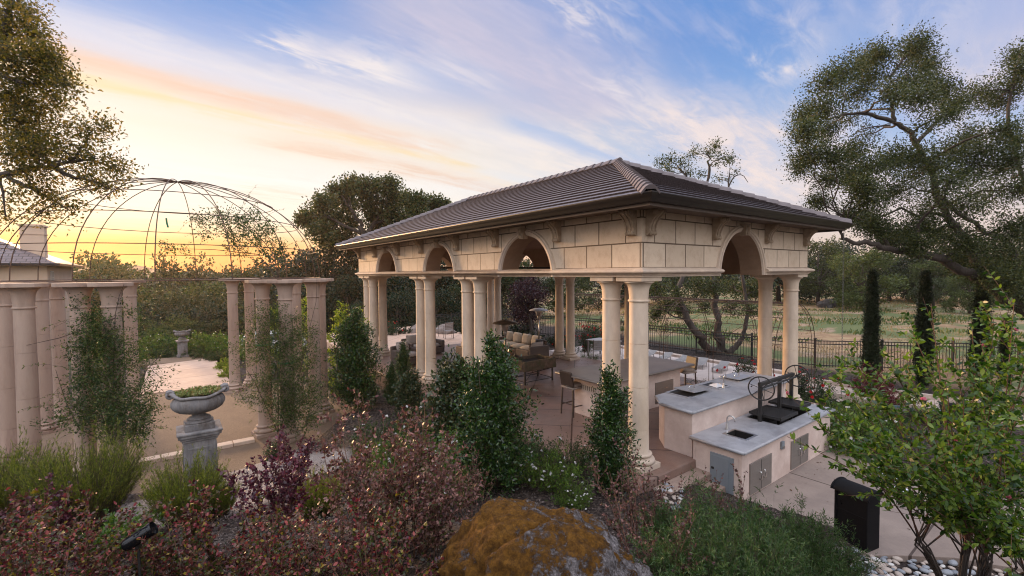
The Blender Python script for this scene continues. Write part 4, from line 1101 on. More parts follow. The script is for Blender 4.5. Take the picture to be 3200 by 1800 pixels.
# wire dome
m_wire = pmat('rusty_wire', (.055, .028, .018), (.11, .055, .03), 8, .7, .1)
DC = np.array([P(447, 462, 12.9)[0], 12.9]); zr0, hd, rd = HR + ZR + .1, 2.72, 3.62
dome = thing('wire_dome', 'open dome of thin rusty wire ribs and hoops resting on the columns', 'garden dome', (DC[0], DC[1], zr0))
def ring(r, z, rr=.011): return MB().tube([(r * math.cos(t), r * math.sin(t), z) for t in np.linspace(0, 2 * math.pi, 73)], rr, 5, False)
for k, h in enumerate((.01, .80, 1.53, 2.10)):
    ring(rd * math.sqrt(max(0, 1 - (h / hd) ** 2.1)) if k else rd, h, .014 if k == 0 else .010).build('hoop', m_wire, dome)
ring(rd - .09, .015, .010).build('hoop', m_wire, dome)
for k in range(8):
    a = math.pi * k / 8 + .11
    pts = []
    for q in np.linspace(0, math.pi, 33):
        r = rd * math.cos(q); z = hd * abs(math.sin(q)) ** .95
        pts.append((r * math.cos(a), r * math.sin(a), z))
    MB().tube(pts, .0115, 5, False).build('rib', m_wire, dome)
for dx, dy, Y in ((520, 547, 11.5), (744, 563, 13), (517, 630, 12.2)):
    p = P(dx * .8, dy, Y)
tb = MB(); p = P(419, 560, 12.0); tb.tube([P(418, 549, 12.), P(420, 562, 12.), P(423, 572, 12.)], .02, 5); tag(tb.build('plant_tie', m_rib), 'green tie hanging from the wire hoop against the bright sky', 'plant tie', 'green plant ties')

# ------------------------------------------------------------------ urns on pedestals
m_urn = pmat('aged_concrete', (.095, .088, .088), (.25, .23, .225), 5, .85, .3, 45, c3=(.075, .058, .048), s3=2.2, stretch=(1, 1, .4), t3=(.48, .66))
def pedestal(label, loc, rz, s):
    t = thing('pedestal', label, 'pedestal', loc, rz, 'stone pedestals'); t.scale = (s,) * 3
    MB().box((0, 0, .08), (.74, .74, .16)).box((0, 0, .185), (.68, .68, .05)).build('foot', m_urn, t, bevel=.015)
    bd = MB().box((0, 0, .64), (.58, .58, .86), top=.985).build('shaft', m_urn, t, bevel=.01)
    for k in range(4):
        m = Matrix.Rotation(k * math.pi / 2, 4, 'Z'); fr = MB(); y = -.292
        for c, d in (((0, y, .96), (.42, .022, .03)), ((0, y - .003, .34), (.42, .022, .03)), ((-.2, y, .65), (.03, .02, .60)), ((.2, y, .65), (.03, .02, .60))): fr.box(c, d, m=m)
        for sx in (-1, 1):
            for z in (.925, .375): fr.box((sx * .17, y + .002, z), (.07, .016, .07), m=m @ Matrix.Identity(4))
        fr.build('panel_frame', m_urn, bd, bevel=.004)
    cp = MB()
    for z, d, h in ((1.09, .62, .04), (1.13, .68, .04), (1.175, .76, .05), (1.215, .80, .035)): cp.box((0, 0, z), (d, d, h))
    cp.build('cap', m_urn, t, bevel=.012)
    return t
def urn(label, loc, rz, s):
    t = thing('planter_urn', label, 'urn', loc, rz, 'stone urns'); t.scale = (s,) * 3
    MB().box((0, 0, .07), (.56, .56, .14)).build('plinth', m_urn, t, bevel=.012)
    MB().lathe([(.27, .14), (.28, .16), (.27, .185), (.22, .20), (.235, .22), (.20, .25), (.14, .28), (.12, .31), (.13, .335), (.17, .34)], 32).build('foot', m_urn, t, smooth=True, auto=40)
    # gadrooned bowl, wider along x
    n = 84; prof = [(.13, .335), (.21, .345), (.31, .385), (.385, .45), (.42, .53), (.42, .61), (.395, .675), (.375, .70)]
    vs = []; fs = []
    for j, (r, z) in enumerate(prof):
        am = .03 * math.sin(math.pi * min(1, max(0, (j - .0) / 6.5)))
        for k in range(n):
            a = 2 * math.pi * k / n; rr = r * (1 + am * (2 * abs(math.cos(a * 9)) - 1) * 1.4)
            vs.append((rr * 1.2 * math.cos(a), rr * .98 * math.sin(a), z))
    for j in range(len(prof) - 1):
        for k in range(n): fs.append((j * n + k, j * n + (k + 1) % n, (j + 1) * n + (k + 1) % n, (j + 1) * n + k))
    MB().add(vs, fs).build('bowl', m_urn, t, smooth=True)
    # scrolled lip rising to a volute at each end
    lp = []; pr = [(-.01, -.01), (.03, -.02), (.06, .005), (.07, .035), (.045, .055), (.0, .05), (-.03, .03), (-.03, .0)]
    vs = []; n = 72; k_ = len(pr)
    for i in range(n):
        a = 2 * math.pi * i / n; c, s_ = math.cos(a), math.sin(a)
        lift = .10 * abs(c) ** 5 + .012 * math.sin(a * 6); rx, ry = .44 + .05 * abs(c) ** 4, .36
        for o_, z in pr: vs.append(((rx + o_) * c, (ry + o_) * s_, .70 + z + lift))
    fs = [(i * k_ + j, ((i + 1) % n) * k_ + j, ((i + 1) % n) * k_ + (j + 1) % k_, i * k_ + (j + 1) % k_) for i in range(n) for j in range(k_)]
    o = MB().add(vs, fs).build('lip', m_urn, t, smooth=True)
    bm = bmesh.new(); bm.from_mesh(o.data); bmesh.ops.recalc_face_normals(bm, faces=bm.faces); bm.to_mesh(o.data); bm.free()
    for sx in (-1, 1):
        vo = MB()
        pts = [(sx * (.52 + .055 * math.cos(q) * (1 - q / 14)), 0, .795 + .055 * math.sin(q) * (1 - q / 14)) for q in np.linspace(2.2, -5.5, 26)]
        for yy in (-.07, -.035, 0, .035, .07): vo.tube([(p[0], yy, p[2]) for p in pts], .028, 6)
        vo.build('volute', m_urn, t, smooth=True)
    MB().lathe([(.001, .70), (.39, .70)], 24, sx=1.15, sy=.92).build('soil', m_mossy, t)
    return t
pn = P(505, 1197, 8.0); zn = .95
pedestal('grey stone pedestal in front of the court, feathery shrub hiding its foot', (pn[0], pn[1], tz(pn[0], pn[1]) - .04), YAW, .98).scale = (.82, .82, (zn - 1.23 + 1.232 * .98 - tz(pn[0], pn[1]) + .04) / 1.232)
urn_n = urn('big weathered stone urn with scrolled ends and green succulents', (pn[0], pn[1], zn - 1.23 + 1.232 * .98), YAW + R_(1), .90); urn_n.scale = (.77, .77, .80)
pf = G(460, 898, -.60)
pedestal('small far stone pedestal at the end of the walkway', (pf[0], pf[1], -.6), YAW, .70)
urn('small far stone urn in front of the hedge', (pf[0], pf[1], -.6 + 1.232 * .70), YAW, .62)
lf_succ = leafmat('succulent', [(.06, .10, .02), (.13, .17, .04), (.22, .22, .07), (.20, .10, .05)], .15)
Bm = []; Dm = []
zt_u = zn - 1.23 + 1.232 * .98 + .70 * .80
for i in range(1500):
    r = math.sqrt(random.random()) * .31; a = random.random() * 6.283
    p = np.array([pn[0], pn[1], zt_u]) + np.array([1.15 * r * math.cos(a) * math.cos(YAW) - .9 * r * math.sin(a) * math.sin(YAW), 1.15 * r * math.cos(a) * math.sin(YAW) + .9 * r * math.sin(a) * math.cos(YAW), .04 + .05 * random.random()])
    Bm.append(p); Dm.append((random.gauss(0, .6), random.gauss(0, .6), .8))
tag(leaves('succulents', np.array(Bm), np.array(Dm), rng.uniform(.03, .06, len(Bm)), .022, lf_succ), 'low green succulents filling the big stone urn', 'plant')

# ------------------------------------------------------------------ neighbour's house
m_hw = pmat('house_render', (.52, .37, .265), (.60, .44, .325), .6, .9)
m_hr = slabmat('house_tiles', (.10, .075, .08), (.16, .125, .13), (.13, .10, .10), .45, .03, 2, .55, 0, off=.5, wh=.8)
hs = thing('house', 'cream rendered house with dark tiled hip roof and a square chimney', 'house', (-30.3, 30, 0), R_(37))
MB().box((-6, 5, .8), (12, 10, 7.3)).build('wall', m_hw, hs)
MB().box((-9.6, -.9, .8), (6.4, 1.9, 7.3)).build('wall', m_hw, hs)
rf = MB()
def hip(x0, x1, y0, y1, z0, z1):
    w_ = min(x1 - x0, y1 - y0) / 2
    a, b_ = ((x0 + w_, (y0 + y1) / 2, z1), (x1 - w_, (y0 + y1) / 2, z1)) if x1 - x0 >= y1 - y0 else (((x0 + x1) / 2, y0 + w_, z1), ((x0 + x1) / 2, y1 - w_, z1))
    vs = [(x0, y0, z0), (x1, y0, z0), (x1, y1, z0), (x0, y1, z0), a, b_]
    rf.add(vs, [(0, 1, 5, 4), (1, 2, 5), (2, 3, 4, 5), (3, 0, 4), (3, 2, 1, 0)])
hip(-12.5, .6, -.6, 10.6, 4.42, 7.2); hip(-13, -5.9, -2.4, 6, 4.40, 6.15)
rfo = rf.build('roof', m_hr, hs)
eb = MB(); eb.box((-6, -.62, 4.36), (13.4, .12, .16)).box((.62, 5, 4.36), (.12, 11.4, .16)).box((-9.5, -2.42, 4.34), (7.2, .12, .16)).build('eaves', m_gut, hs)
cm = MB().box((-.9, 2.2, 5.6), (1.15, 1.0, 3.0)).box((-.9, 2.2, 7.0), (1.3, 1.15, .12)).box((-.9, 2.2, 6.45), (1.22, 1.07, .08)).build('chimney', m_hw, rfo)
m_glass = pmat('window_glass', (.03, .035, .045), None, rough=.12, spec=.8)
m_wf = pmat('window_frame', (.62, .55, .48), None, rough=.7)
def window(x, y, z, w_, h_, rz):
    m = Matrix.Translation((x, y, z)) @ Matrix.Rotation(rz, 4, 'Z')
    f = MB()
    for c, d in (((0, 0, h_ / 2), (w_ + .12, .08, .08)), ((0, 0, -h_ / 2), (w_ + .12, .08, .08)), ((-w_ / 2, 0, 0), (.08, .08, h_)), ((w_ / 2, 0, 0), (.08, .08, h_)), ((0, -.01, 0), (.05, .06, h_)), ((-w_ / 4, -.01, 0), (.03, .05, h_)), ((w_ / 4, -.01, 0), (.03, .05, h_)), ((0, -.01, .15), (w_, .05, .04)), ((0, -.01, -.2), (w_, .05, .04))): f.box(c, d, m=m)
    o = f.build('window', m_wf, hs); MB().box((0, .0, 0), (w_, .03, h_), m=m).build('pane', m_glass, o)
window(-3.4, -.02, 3.35, .95, 1.15, 0); window(.02, 1.4, 3.35, .9, 1.15, R_(90)); window(-7.2, -1.87, 3.35, .8, 1.1, 0); window(-3.4, -.02, .3, .95, 1.3, 0)

# white car beyond the hedge
m_car = pmat('white_paint', (.70, .70, .72), None, rough=.25, spec=.7)
car = thing('parked_car', 'white parked car showing only its roof over the far hedge', 'car', tuple(P(670, 912, 27.0)[:2]) + (-1.2,), R_(15))
bd = MB(); sec = [(-2.1, .55), (-2.05, .85), (-1.4, .95), (-.8, 1.42), (.7, 1.45), (1.4, 1.02), (2.05, .9), (2.15, .55), (2.1, .3), (-2.1, .3)]
nn = len(sec); vs = [(x, -.82 + (.16 if z > 1.2 else 0), z) for x, z in sec] + [(x, .82 - (.16 if z > 1.2 else 0), z) for x, z in sec]
bd.add(vs, [tuple(range(nn)), tuple(reversed(range(nn, 2 * nn)))] + [(i, nn + i, nn + (i + 1) % nn, (i + 1) % nn) for i in range(nn)]).build('body', m_car, car, bevel=.06)
for s in (-1, 1): MB().add([(-1.2, s * .83, 1.0), (1.2, s * .83, 1.02), (.65, s * .70, 1.38), (-.75, s * .70, 1.36)], [(0, 1, 2, 3)]).build('side_window', m_glass, car)
for x in (-1.3, 1.3):
    for s in (-1, 1): MB().lathe([(.15, -.1), (.33, -.1), (.33, .1), (.15, .1)], 20, Matrix.Translation((x, s * .76, .33)) @ Matrix.Rotation(math.pi / 2, 4, 'X')).build('wheel', m_black, car)

# ------------------------------------------------------------------ iron fence along the field
def fence(name, label, pts, h=1.22, pitch=.115):
    t = thing(name, label, 'fence', (pts[0][0], pts[0][1], 0)); o0 = np.array(pts[0][:2])
    for i in range(len(pts) - 1):
        a = np.array(pts[i][:2]) - o0; b = np.array(pts[i + 1][:2]) - o0; L = np.linalg.norm(b - a); d = (b - a) / L; ang = math.atan2(d[1], d[0])
        n = max(1, round(L / 2.3))
        for j in range(n):
            p = a + d * L * j / n; q = a + d * L * (j + 1) / n; mid = (p + q) / 2; z0 = tz(*(p + o0)); zm = tz(*(mid + o0))
            MB().box((p[0], p[1], z0 + h / 2), (.07, .07, h + .12)).box((p[0], p[1], z0 + h + .08), (.09, .09, .03)).build('post', m_black, t)
            mb = MB(); w_ = L / n
            for z in (.12, h - .02, h - .16): mb.box((mid[0], mid[1], zm + z), (w_, .035, .035), ang)
            k = int(w_ / pitch)
            for s in range(1, k):
                c = p + (q - p) * s / k; mb.box((c[0], c[1], zm + h / 2 + .02), (.018, .018, h - .06), ang)
            mb.build('picket_panel', m_black, t)
    return t
fence('iron_fence', 'black iron picket fence between the garden and the dry field', [(-6, 33), (1, 29), (7.3, 24.6), (11.2, 21.4), (13.3, 20.1), (18.3, 19.0), (25, 17.6), (31, 16.5)])
fence('iron_fence', 'far black iron fence panel behind the purple plum tree', [(-4.5, 36), (2.5, 34)], 1.4)

# rusted wire arbour over the lounging deck
arb = thing('arbour', 'long rusted wire tunnel arbour behind the pavilion', 'arbour', (NP[0], NP[1], 0), YAW)
def hoop(a): return [(9.6 - 1.55 * math.cos(t), a, .9 + 1.62 * math.sin(t)) for t in np.linspace(0, math.pi, 25)]
for a in np.linspace(1.3, 11, 6):
    MB().tube([(8.05, a, -.5)] + hoop(a) + [(11.15, a, -.5)], .012, 5).build('hoop', m_wire, arb)
    MB().tube([(8.0, a + .12, -.5)] + [(9.6 - 1.6 * math.cos(t), a + .12, .9 + 1.66 * math.sin(t)) for t in np.linspace(0, math.pi, 25)] + [(11.2, a + .12, -.5)], .010, 5).build('hoop', m_wire, arb)
for t in (0.0, .4, .85, 1.3, math.pi / 2, 1.85, 2.3, 2.75, math.pi):
    MB().tube([(9.6 - 1.57 * math.cos(t), a, .9 + 1.64 * math.sin(t)) for a in (1.3, 11.1)], .022 if abs(t - math.pi / 2) < .1 else .013, 5).build('rail', m_wire, arb)
for k in range(5):
    a0 = 1.3 + k * 1.94
    for s in (0, 1): MB().tube([(9.6 - 1.57 * math.cos(t), a0 + 1.94 * (f if s else 1 - f), .9 + 1.64 * math.sin(t)) for f, t in zip(np.linspace(0, 1, 9), np.linspace(.1, 1.2, 9))], .007, 4).build('cross_wire', m_wire, arb)

# ------------------------------------------------------------------ boulder with moss
def rock_obj(name, c, r, seed, sub=5, amp=.18, fr=1.1, mat=None, fine=.03, ledge=False):
    bm = bmesh.new(); bmesh.ops.create_icosphere(bm, subdivisions=sub, radius=1.0)
    from mathutils import noise as mn
    off = Vector((seed * 7.3, seed * 3.1, seed * 1.7))
    for v_ in bm.verts:
        d = v_.co.normalized(); k = 1 + amp * mn.fractal(d * fr + off, 1.0, 2.0, 4) + fine * mn.fractal(d * 7 + off, .8, 2.0, 5)
        if ledge:
            q_ = d.x * .55 - d.y * .75 + d.z * .35 + .10 * mn.noise(d * 3 + off) ; k += .075 / (1 + math.exp(-(q_ - .42) / .012)) - .05 * math.exp(-((q_ - .41) / .03) ** 2)
            q2 = d.x * .8 + d.y * .2 + .45 * d.z + .12 * mn.noise(d * 2.5 - off); k -= .06 / (1 + math.exp(-(q2 - .62) / .02)); k += .02 * abs(mn.noise(d * 14 + off))
        v_.co = Vector((d.x * r[0], d.y * r[1], d.z * r[2])) * k
    me = bpy.data.meshes.new(name); bm.to_mesh(me); bm.free(); me.materials.append(mat)
    me.polygons.foreach_set('use_smooth', [True] * len(me.polygons))
    o = bpy.data.objects.new(name, me); link(o); o.location = c; return o
def moss_rock():
    m = bpy.data.materials.new('mossy_granite'); nt = nodes(m); Lk = nt.links.new
    out = nt.nodes.new('ShaderNodeOutputMaterial'); b = nt.nodes.new('ShaderNodeBsdfPrincipled'); Lk(b.outputs[0], out.inputs[0]); b.inputs['Roughness'].default_value = .92; b.inputs['Specular IOR Level'].default_value = .2
    tc = nt.nodes.new('ShaderNodeTexCoord')
    def nz(s, d=6, ro=.65):
        n = nt.nodes.new('ShaderNodeTexNoise'); n.inputs['Scale'].default_value = s; n.inputs['Detail'].default_value = d; n.inputs['Roughness'].default_value = ro; Lk(tc.outputs['Object'], n.inputs['Vector']); return n.outputs['Fac']
    g = ramp(nt, [(.36, (.02, .018, .02)), (.48, (.12, .105, .105)), (.56, (.25, .22, .22)), (.68, (.50, .46, .46))], nz(34, 10, .9))
    ms = ramp(nt, [(.32, (.016, .007, .002)), (.47, (.085, .036, .004)), (.58, (.17, .075, .009)), (.72, (.30, .15, .025))], nz(16, 12, .85))
    sx_ = nt.nodes.new('ShaderNodeSeparateXYZ'); Lk(tc.outputs['Object'], sx_.inputs[0]); gm = nt.nodes.new('ShaderNodeMath'); gm.operation = 'MULTIPLY_ADD'; Lk(sx_.outputs[0], gm.inputs[0]); gm.inputs[1].default_value = -.075; Lk(nz(3.4, 14, .84), gm.inputs[2])
    sel = ramp(nt, [(.455, (0, 0, 0)), (.49, (1, 1, 1))], gm.outputs[0])
    mx = nt.nodes.new('ShaderNodeMixRGB'); Lk(sel.outputs[0], mx.inputs[0]); Lk(g.outputs[0], mx.inputs[1]); Lk(ms.outputs[0], mx.inputs[2]); Lk(mx.outputs[0], b.inputs['Base Color'])
    ad = nt.nodes.new('ShaderNodeMath'); ad.operation = 'MULTIPLY_ADD'; Lk(sel.outputs[0], ad.inputs[0]); ad.inputs[1].default_value = .9; Lk(nz(60, 6, .8), ad.inputs[2])
    bp = nt.nodes.new('ShaderNodeBump'); bp.inputs['Strength'].default_value = 1; bp.inputs['Distance'].default_value = .03; Lk(ad.outputs[0], bp.inputs['Height']); Lk(bp.outputs[0], b.inputs['Normal'])
    return m
bl = rock_obj('boulder', (.30, 3.72, .71), (1.04, .80, .92), 3, 7, .16, 1.0, moss_rock(), .045, True)
bl.rotation_euler = (0, R_(10), R_(-14)); tag(bl, 'large granite boulder with patches of rusty orange moss in the foreground', 'boulder')

# ------------------------------------------------------------------ river stones
stm = [pmat('river_stone', c, d, 6, .6, .1) for c, d in (((.16, .17, .19), (.26, .27, .29)), ((.30, .24, .20), (.40, .33, .28)), ((.10, .11, .13), (.17, .18, .20)), ((.42, .40, .38), (.52, .50, .47)), ((.20, .15, .12), (.30, .23, .19)))]
base = [rock_obj('river_stone', (0, 0, 0), (1, .72, .45), 20 + k, 2, .12, .9, stm[k % 5], .0) for k in range(7)]
used = set()
def scatter_stones(poly, n, smin, smax, label, group, zf):
    xs = [p[0] for p in poly]; ys = [p[1] for p in poly]; done = 0; pts = []
    def ins(x, y):
        c = False; j = len(poly) - 1
        for i in range(len(poly)):
            if (poly[i][1] > y) != (poly[j][1] > y) and x < (poly[j][0] - poly[i][0]) * (y - poly[i][1]) / (poly[j][1] - poly[i][1]) + poly[i][0]: c = not c
            j = i
        return c
    tries = 0
    while done < n and tries < 60000:
        tries += 1
        x = random.uniform(min(xs), max(xs)); y = random.uniform(min(ys), max(ys))
        if not ins(x, y): continue
        s = random.uniform(smin, smax)
        if any((x - a) ** 2 + (y - b) ** 2 < (.72 * (s + c)) ** 2 for a, b, c in pts): continue
        pts.append((x, y, s)); k = random.randrange(7); o = base[k]
        if k in used: o = base[k].copy(); COL.objects.link(o)
        used.add(k)
        place(o, (x, y, zf(x, y) + s * .28), random.random() * 6.28, s, label, group)
        o.rotation_euler = (random.gauss(0, .15), random.gauss(0, .15), random.random() * 6.28); o['category'] = 'stone'; done += 1
    return done
Q = lambda pts, z: [tuple(G(x, y, z)[:2]) for x, y in pts]
scatter_stones(Q([(2085, 1400), (2250, 1398), (2400, 1404), (2500, 1422), (2600, 1430), (2600, 1500), (2300, 1500), (2120, 1500), (2050, 1440)], -.52), 205, .035, .085, 'rounded grey and tan river stone in the bed at the near edge of the patio', 'river stones edging the patio', lambda x, y: max(-.55, tz(x, y)))
scatter_stones(Q([(2077, 1068), (2140, 1085), (2215, 1118), (2160, 1138), (2077, 1108)], -.5), 62, .05, .10, 'rounded grey river stone in the small bed at the end of the kitchen counter', 'river stones by the counter', lambda x, y: max(-.53, tz(x, y)))
scatter_stones(Q([(1650, 1230), (1720, 1235), (1720, 1290), (1660, 1300)], -.25), 26, .04, .08, 'bluish river stone below the steps beside the near column', 'river stones below the steps', tz)

# ------------------------------------------------------------------ small garden objects
m_can = pmat('lamp_metal', (.012, .013, .016), None, rough=.18, metal=.6, spec=.8)
sp_ = P(348, 1352, 3.7); zg = tz(sp_[0], sp_[1])
ul = thing('garden_spotlight', 'black cylinder garden spotlight tilted on its stake in the mulch', 'spotlight', (sp_[0], sp_[1], sp_[2]), 0)
ax = unit(np.array([.80, .35, .48])); q = Vector((0, 0, 1)).rotation_difference(Vector(ax)).to_matrix().to_4x4()
MB().lathe([(.001, -.14), (.05, -.135), (.062, -.115), (.066, -.09), (.066, .11), (.070, .115), (.070, .15), (.064, .15), (.060, .13), (.001, .12)], 28, q).build('housing', m_can, ul, smooth=True, auto=35)
MB().tube([(0, 0, -.06), (0, 0, min(-.12, (zg - sp_[2]) / .8 - .05))], .014, 8).box((0, 0, -.08), (.03, .05, .07)).build('stake', m_black, ul); ul.scale = (.8,) * 3
# coiled hose, hat, tub, paper sack, board
m_hose = pmat('hose', (.07, .12, .13), None, rough=.4)
hc = G(2265, 1036, -.5)
tag(MB().tube([(hc[0] + (.30 + .015 * math.sin(3 * t)) * math.cos(t), hc[1] + (.30 + .015 * math.sin(3 * t)) * math.sin(t), -.46 + .012 * t / 3) for t in np.linspace(0, 6.283 * 3, 90)], .014, 6).build('garden_hose', m_hose), 'blue grey garden hose coiled on the ground behind the leafy shrub', 'hose')
tc2 = G(2400, 1062, -.5)
tubo = thing('black_tub', 'big black plastic tub half hidden behind the leafy green shrub', 'tub', (tc2[0], tc2[1], -.5))
MB().lathe([(.24, 0), (.29, .40), (.31, .41), (.31, .45), (.28, .45), (.26, .1), (.001, .08)], 28).build('pot', m_black, tubo, smooth=True, auto=40)
MB().lathe([(.001, .38), (.27, .38)], 20).build('soil', m_mossy, tubo)
m_hat = pmat('pale_plastic', (.45, .55, .70), None, rough=.4)
hp = G(2352, 1035, -.40)
ht = thing('paint_tray', 'pale blue plastic dish lying near the black tub', 'dish', (hp[0], hp[1], -.42)); MB().lathe([(.001, 0), (.10, .0), (.15, .05), (.16, .05), (.11, -.012), (.001, -.012)], 20, sx=1.2).build('dish', m_hat, ht, smooth=True, auto=50)
m_sack = pmat('white_paper', (.58, .60, .70), (.66, .68, .76), 5, .7, .2)
sk = G(2237, 1204, -.46)
sack = thing('paper_sack', 'crumpled white paper sack with dark red lettering on the patio', 'sack', (sk[0], sk[1], -.46), R_(-20))
puff(MB(), (0, 0, .10), (.46, .62, .20)).build('bag', m_sack, sack, smooth=True)
m_red = pmat('dark_red_ink', (.10, .015, .03), None, rough=.7)
def text_mesh(name, body, size, mat, parent, loc_, rot):
    cu = bpy.data.curves.new(name, 'FONT'); cu.body = body; cu.size = size; cu.extrude = .001; cu.align_x = 'CENTER'; cu.offset = .003
    to = bpy.data.objects.new(name, cu); COL.objects.link(to)
    dg = bpy.context.evaluated_depsgraph_get(); me = bpy.data.meshes.new_from_object(to.evaluated_get(dg)); bpy.data.objects.remove(to)
    me.materials.clear(); me.materials.append(mat); o = bpy.data.objects.new(name, me); link(o); o.parent = parent; o.location = loc_; o.rotation_euler = rot; return o
text_mesh('lettering', 'hat', .15, m_red, sack, (-.02, -.06, .205), (R_(2), 0, R_(4)))
text_mesh('lettering', 'oo', .13, m_red, sack, (.06, -.18, .196), (R_(14), 0, R_(4)))
sk2 = G(2262, 1243, -.46)
sack2 = thing('paper_sack', 'smaller white paper sack lying nearer the black bin', 'sack', (sk2[0], sk2[1], -.46), R_(30)); puff(MB(), (0, 0, .05), (.40, .26, .10)).build('bag', m_sack, sack2, smooth=True)
# field debris
dbp = G(2085, 770, -.55)
db = rock_obj('debris_pile', (dbp[0], dbp[1], -.5), (1.1, .8, .75), 9, 4, .4, 1.6, pmat('charred_wood', (.015, .013, .012), (.08, .07, .065), 8, .9), .15); tag(db, 'dark heap of charred wood out in the dry field', 'debris heap')
# ------------------------------------------------------------------ plants: machinery
def PS(sx, sy, Y): return P(sx / K_, sy / K_, Y)
def bez(p0, p1, p2, k):
    t = np.linspace(0, 1, k)[None, :, None]
    return (1 - t) ** 2 * p0[:, None] + 2 * t * (1 - t) * p1[:, None] + t ** 2 * p2[:, None]
def fan(n, br, h0, h1, spread, droop=0., k=6, lean=(0, 0), lift=.6, ell=1.):
    """n stems rising out of a base disc of radius br (local, base at 0,0,0)"""
    a = rng.uniform(0, 2 * math.pi, n); r = br * np.sqrt(rng.uniform(0, 1, n))
    p0 = np.stack([r * np.cos(a) * ell, r * np.sin(a), np.zeros(n)], 1)
    tl = spread * np.sqrt(rng.uniform(0, 1, n)); b = a + rng.normal(0, .5, n)
    L = rng.uniform(h0, h1, n) * (1 - .25 * (tl / max(spread, .01)) ** 2)
    d = np.stack([np.sin(tl) * np.cos(b) * ell + lean[0], np.sin(tl) * np.sin(b) + lean[1], np.cos(tl)], 1)
    p2 = p0 + d * L[:, None]; p2[:, 2] -= droop * L * np.sin(tl)
    p1 = p0 + d * L[:, None] * .45; p1[:, 2] += lift * .25 * L * np.sin(tl)
    return bez(p0, p1, p2, k)
def at_t(st, i, t):
    k = st.shape[1]; x = t * (k - 1); j = np.clip(x.astype(int), 0, k - 2); f = (x - j)[:, None]
    a, b = st[i, j], st[i, j + 1]
    return a + (b - a) * f, unit(b - a)
def twigs(st, per, l0, l1, t0=.3, ang=.8, up=.25, k=4):
    n = len(st) * per; i = rng.integers(0, len(st), n); t = rng.uniform(t0, 1, n)
    p, d = at_t(st, i, t)
    e = unit(d * math.cos(ang) + rand_dirs(n) * math.sin(ang) * 1.3 + np.array([0, 0, up])) * rng.uniform(l0, l1, n)[:, None]
    return bez(p, p + e * .5 + rng.normal(0, .03, (n, 3)) * np.linalg.norm(e, axis=1, keepdims=True), p + e, k)
def on_stems(name, st, per, t0, L, Wd, mat, parent, ang=.9, hexa=False, up=.4, bias=1.):
    n = int(len(st) * per); i = rng.integers(0, len(st), n); t = t0 + (1 - t0) * rng.uniform(0, 1, n) ** (1 / bias)
    p, d = at_t(st, i, t)
    e = unit(d * math.cos(ang) + rand_dirs(n, .1) * math.sin(ang) * 1.2)
    Ls = rng.uniform(L[0], L[1], n)
    return leaves(name, p, e, Ls, Ls * Wd, mat, parent, hexa, up)
def tube_arr(st, r0, r1, sides=4):
    n, k, _ = st.shape
    T = unit(np.gradient(st, axis=1)); ref = np.array([.3, .2, .93])
    A = np.cross(T, ref); bad = np.linalg.norm(A, axis=2) < .2
    A[bad] = np.cross(T[bad], np.array([1., 0, 0])); A = unit(A); B = np.cross(T, A)
    rr = np.linspace(r0, r1, k)[None, :, None]
    V = np.stack([st + rr * (math.cos(q) * A + math.sin(q) * B) for q in np.arange(sides) * 2 * math.pi / sides], 2).reshape(-1, 3)
    base = (np.arange(n)[:, None, None] * k + np.arange(k - 1)[None, :, None]) * sides + np.arange(sides)[None, None, :]
    nx_ = (np.arange(n)[:, None, None] * k + np.arange(k - 1)[None, :, None]) * sides + (np.arange(sides)[None, None, :] + 1) % sides
    return V, np.stack([base, nx_, nx_ + sides, base + sides], 3).reshape(-1, 4)
def tubes(name, parts, mat, parent=None):
    """parts: (stems, r0, r1, sides) all in one mesh"""
    Vs, Fs, o = [], [], 0
    for p in parts:
        V, F = tube_arr(*p); Vs.append(V); Fs.append(F + o); o += len(V)
    return np_mesh(name, np.concatenate(Vs), np.concatenate(Fs), mat, parent)
def mb_tubes(mb, st, r0, r1, sides):
    V, F = tube_arr(st, r0, r1, sides); n = len(mb.v)
    mb.v += [tuple(v) for v in V.tolist()]; mb.f += [tuple(i + n for i in f) for f in F.tolist()]
def clump_leaves(name, clumps, spn, per, sl, L, Wd, mat, parent, shell=.45, flat=.85, outw=.7, upb=.25, ret=False, hexa=False):
    """clumps: list of (centre, radius, density); leaves sit on short sprays near the clump surface"""
    Pp, Dd, C0, C1 = [], [], [], []
    for c, r, dn in clumps:
        c = np.asarray(c, float); rr = np.array([r, r, r * flat]) if not hasattr(r, '__len__') else np.asarray(r)
        n = max(3, int(spn * dn)); u_ = rand_dirs(n); rad = (shell + (1 - shell) * rng.uniform(0, 1, n) ** .6) * rng.uniform(.8, 1.15, n)
        cen = c + u_ * rad[:, None] * rr
        ax = unit(u_ * outw + rand_dirs(n) * .7 + np.array([0, 0, upb]))
        s = rng.uniform(-.5, .5, (n, per))[:, :, None]
        pos = cen[:, None] + ax[:, None] * s * sl + rng.normal(0, sl * .22, (n, per, 3))
        dr = unit(ax[:, None] * .7 + rng.normal(0, .6, (n, per, 3)))
        Pp.append(pos.reshape(-1, 3)); Dd.append(dr.reshape(-1, 3)); C0.append(np.repeat(c[None], n, 0)); C1.append(cen)
    Pp = np.concatenate(Pp); Dd = np.concatenate(Dd)
    Ls = rng.uniform(L[0], L[1], len(Pp))
    o = leaves(name, Pp, Dd, Ls, Ls * Wd, mat, parent, hexa, .35)
    return o, np.concatenate(C0), np.concatenate(C1)

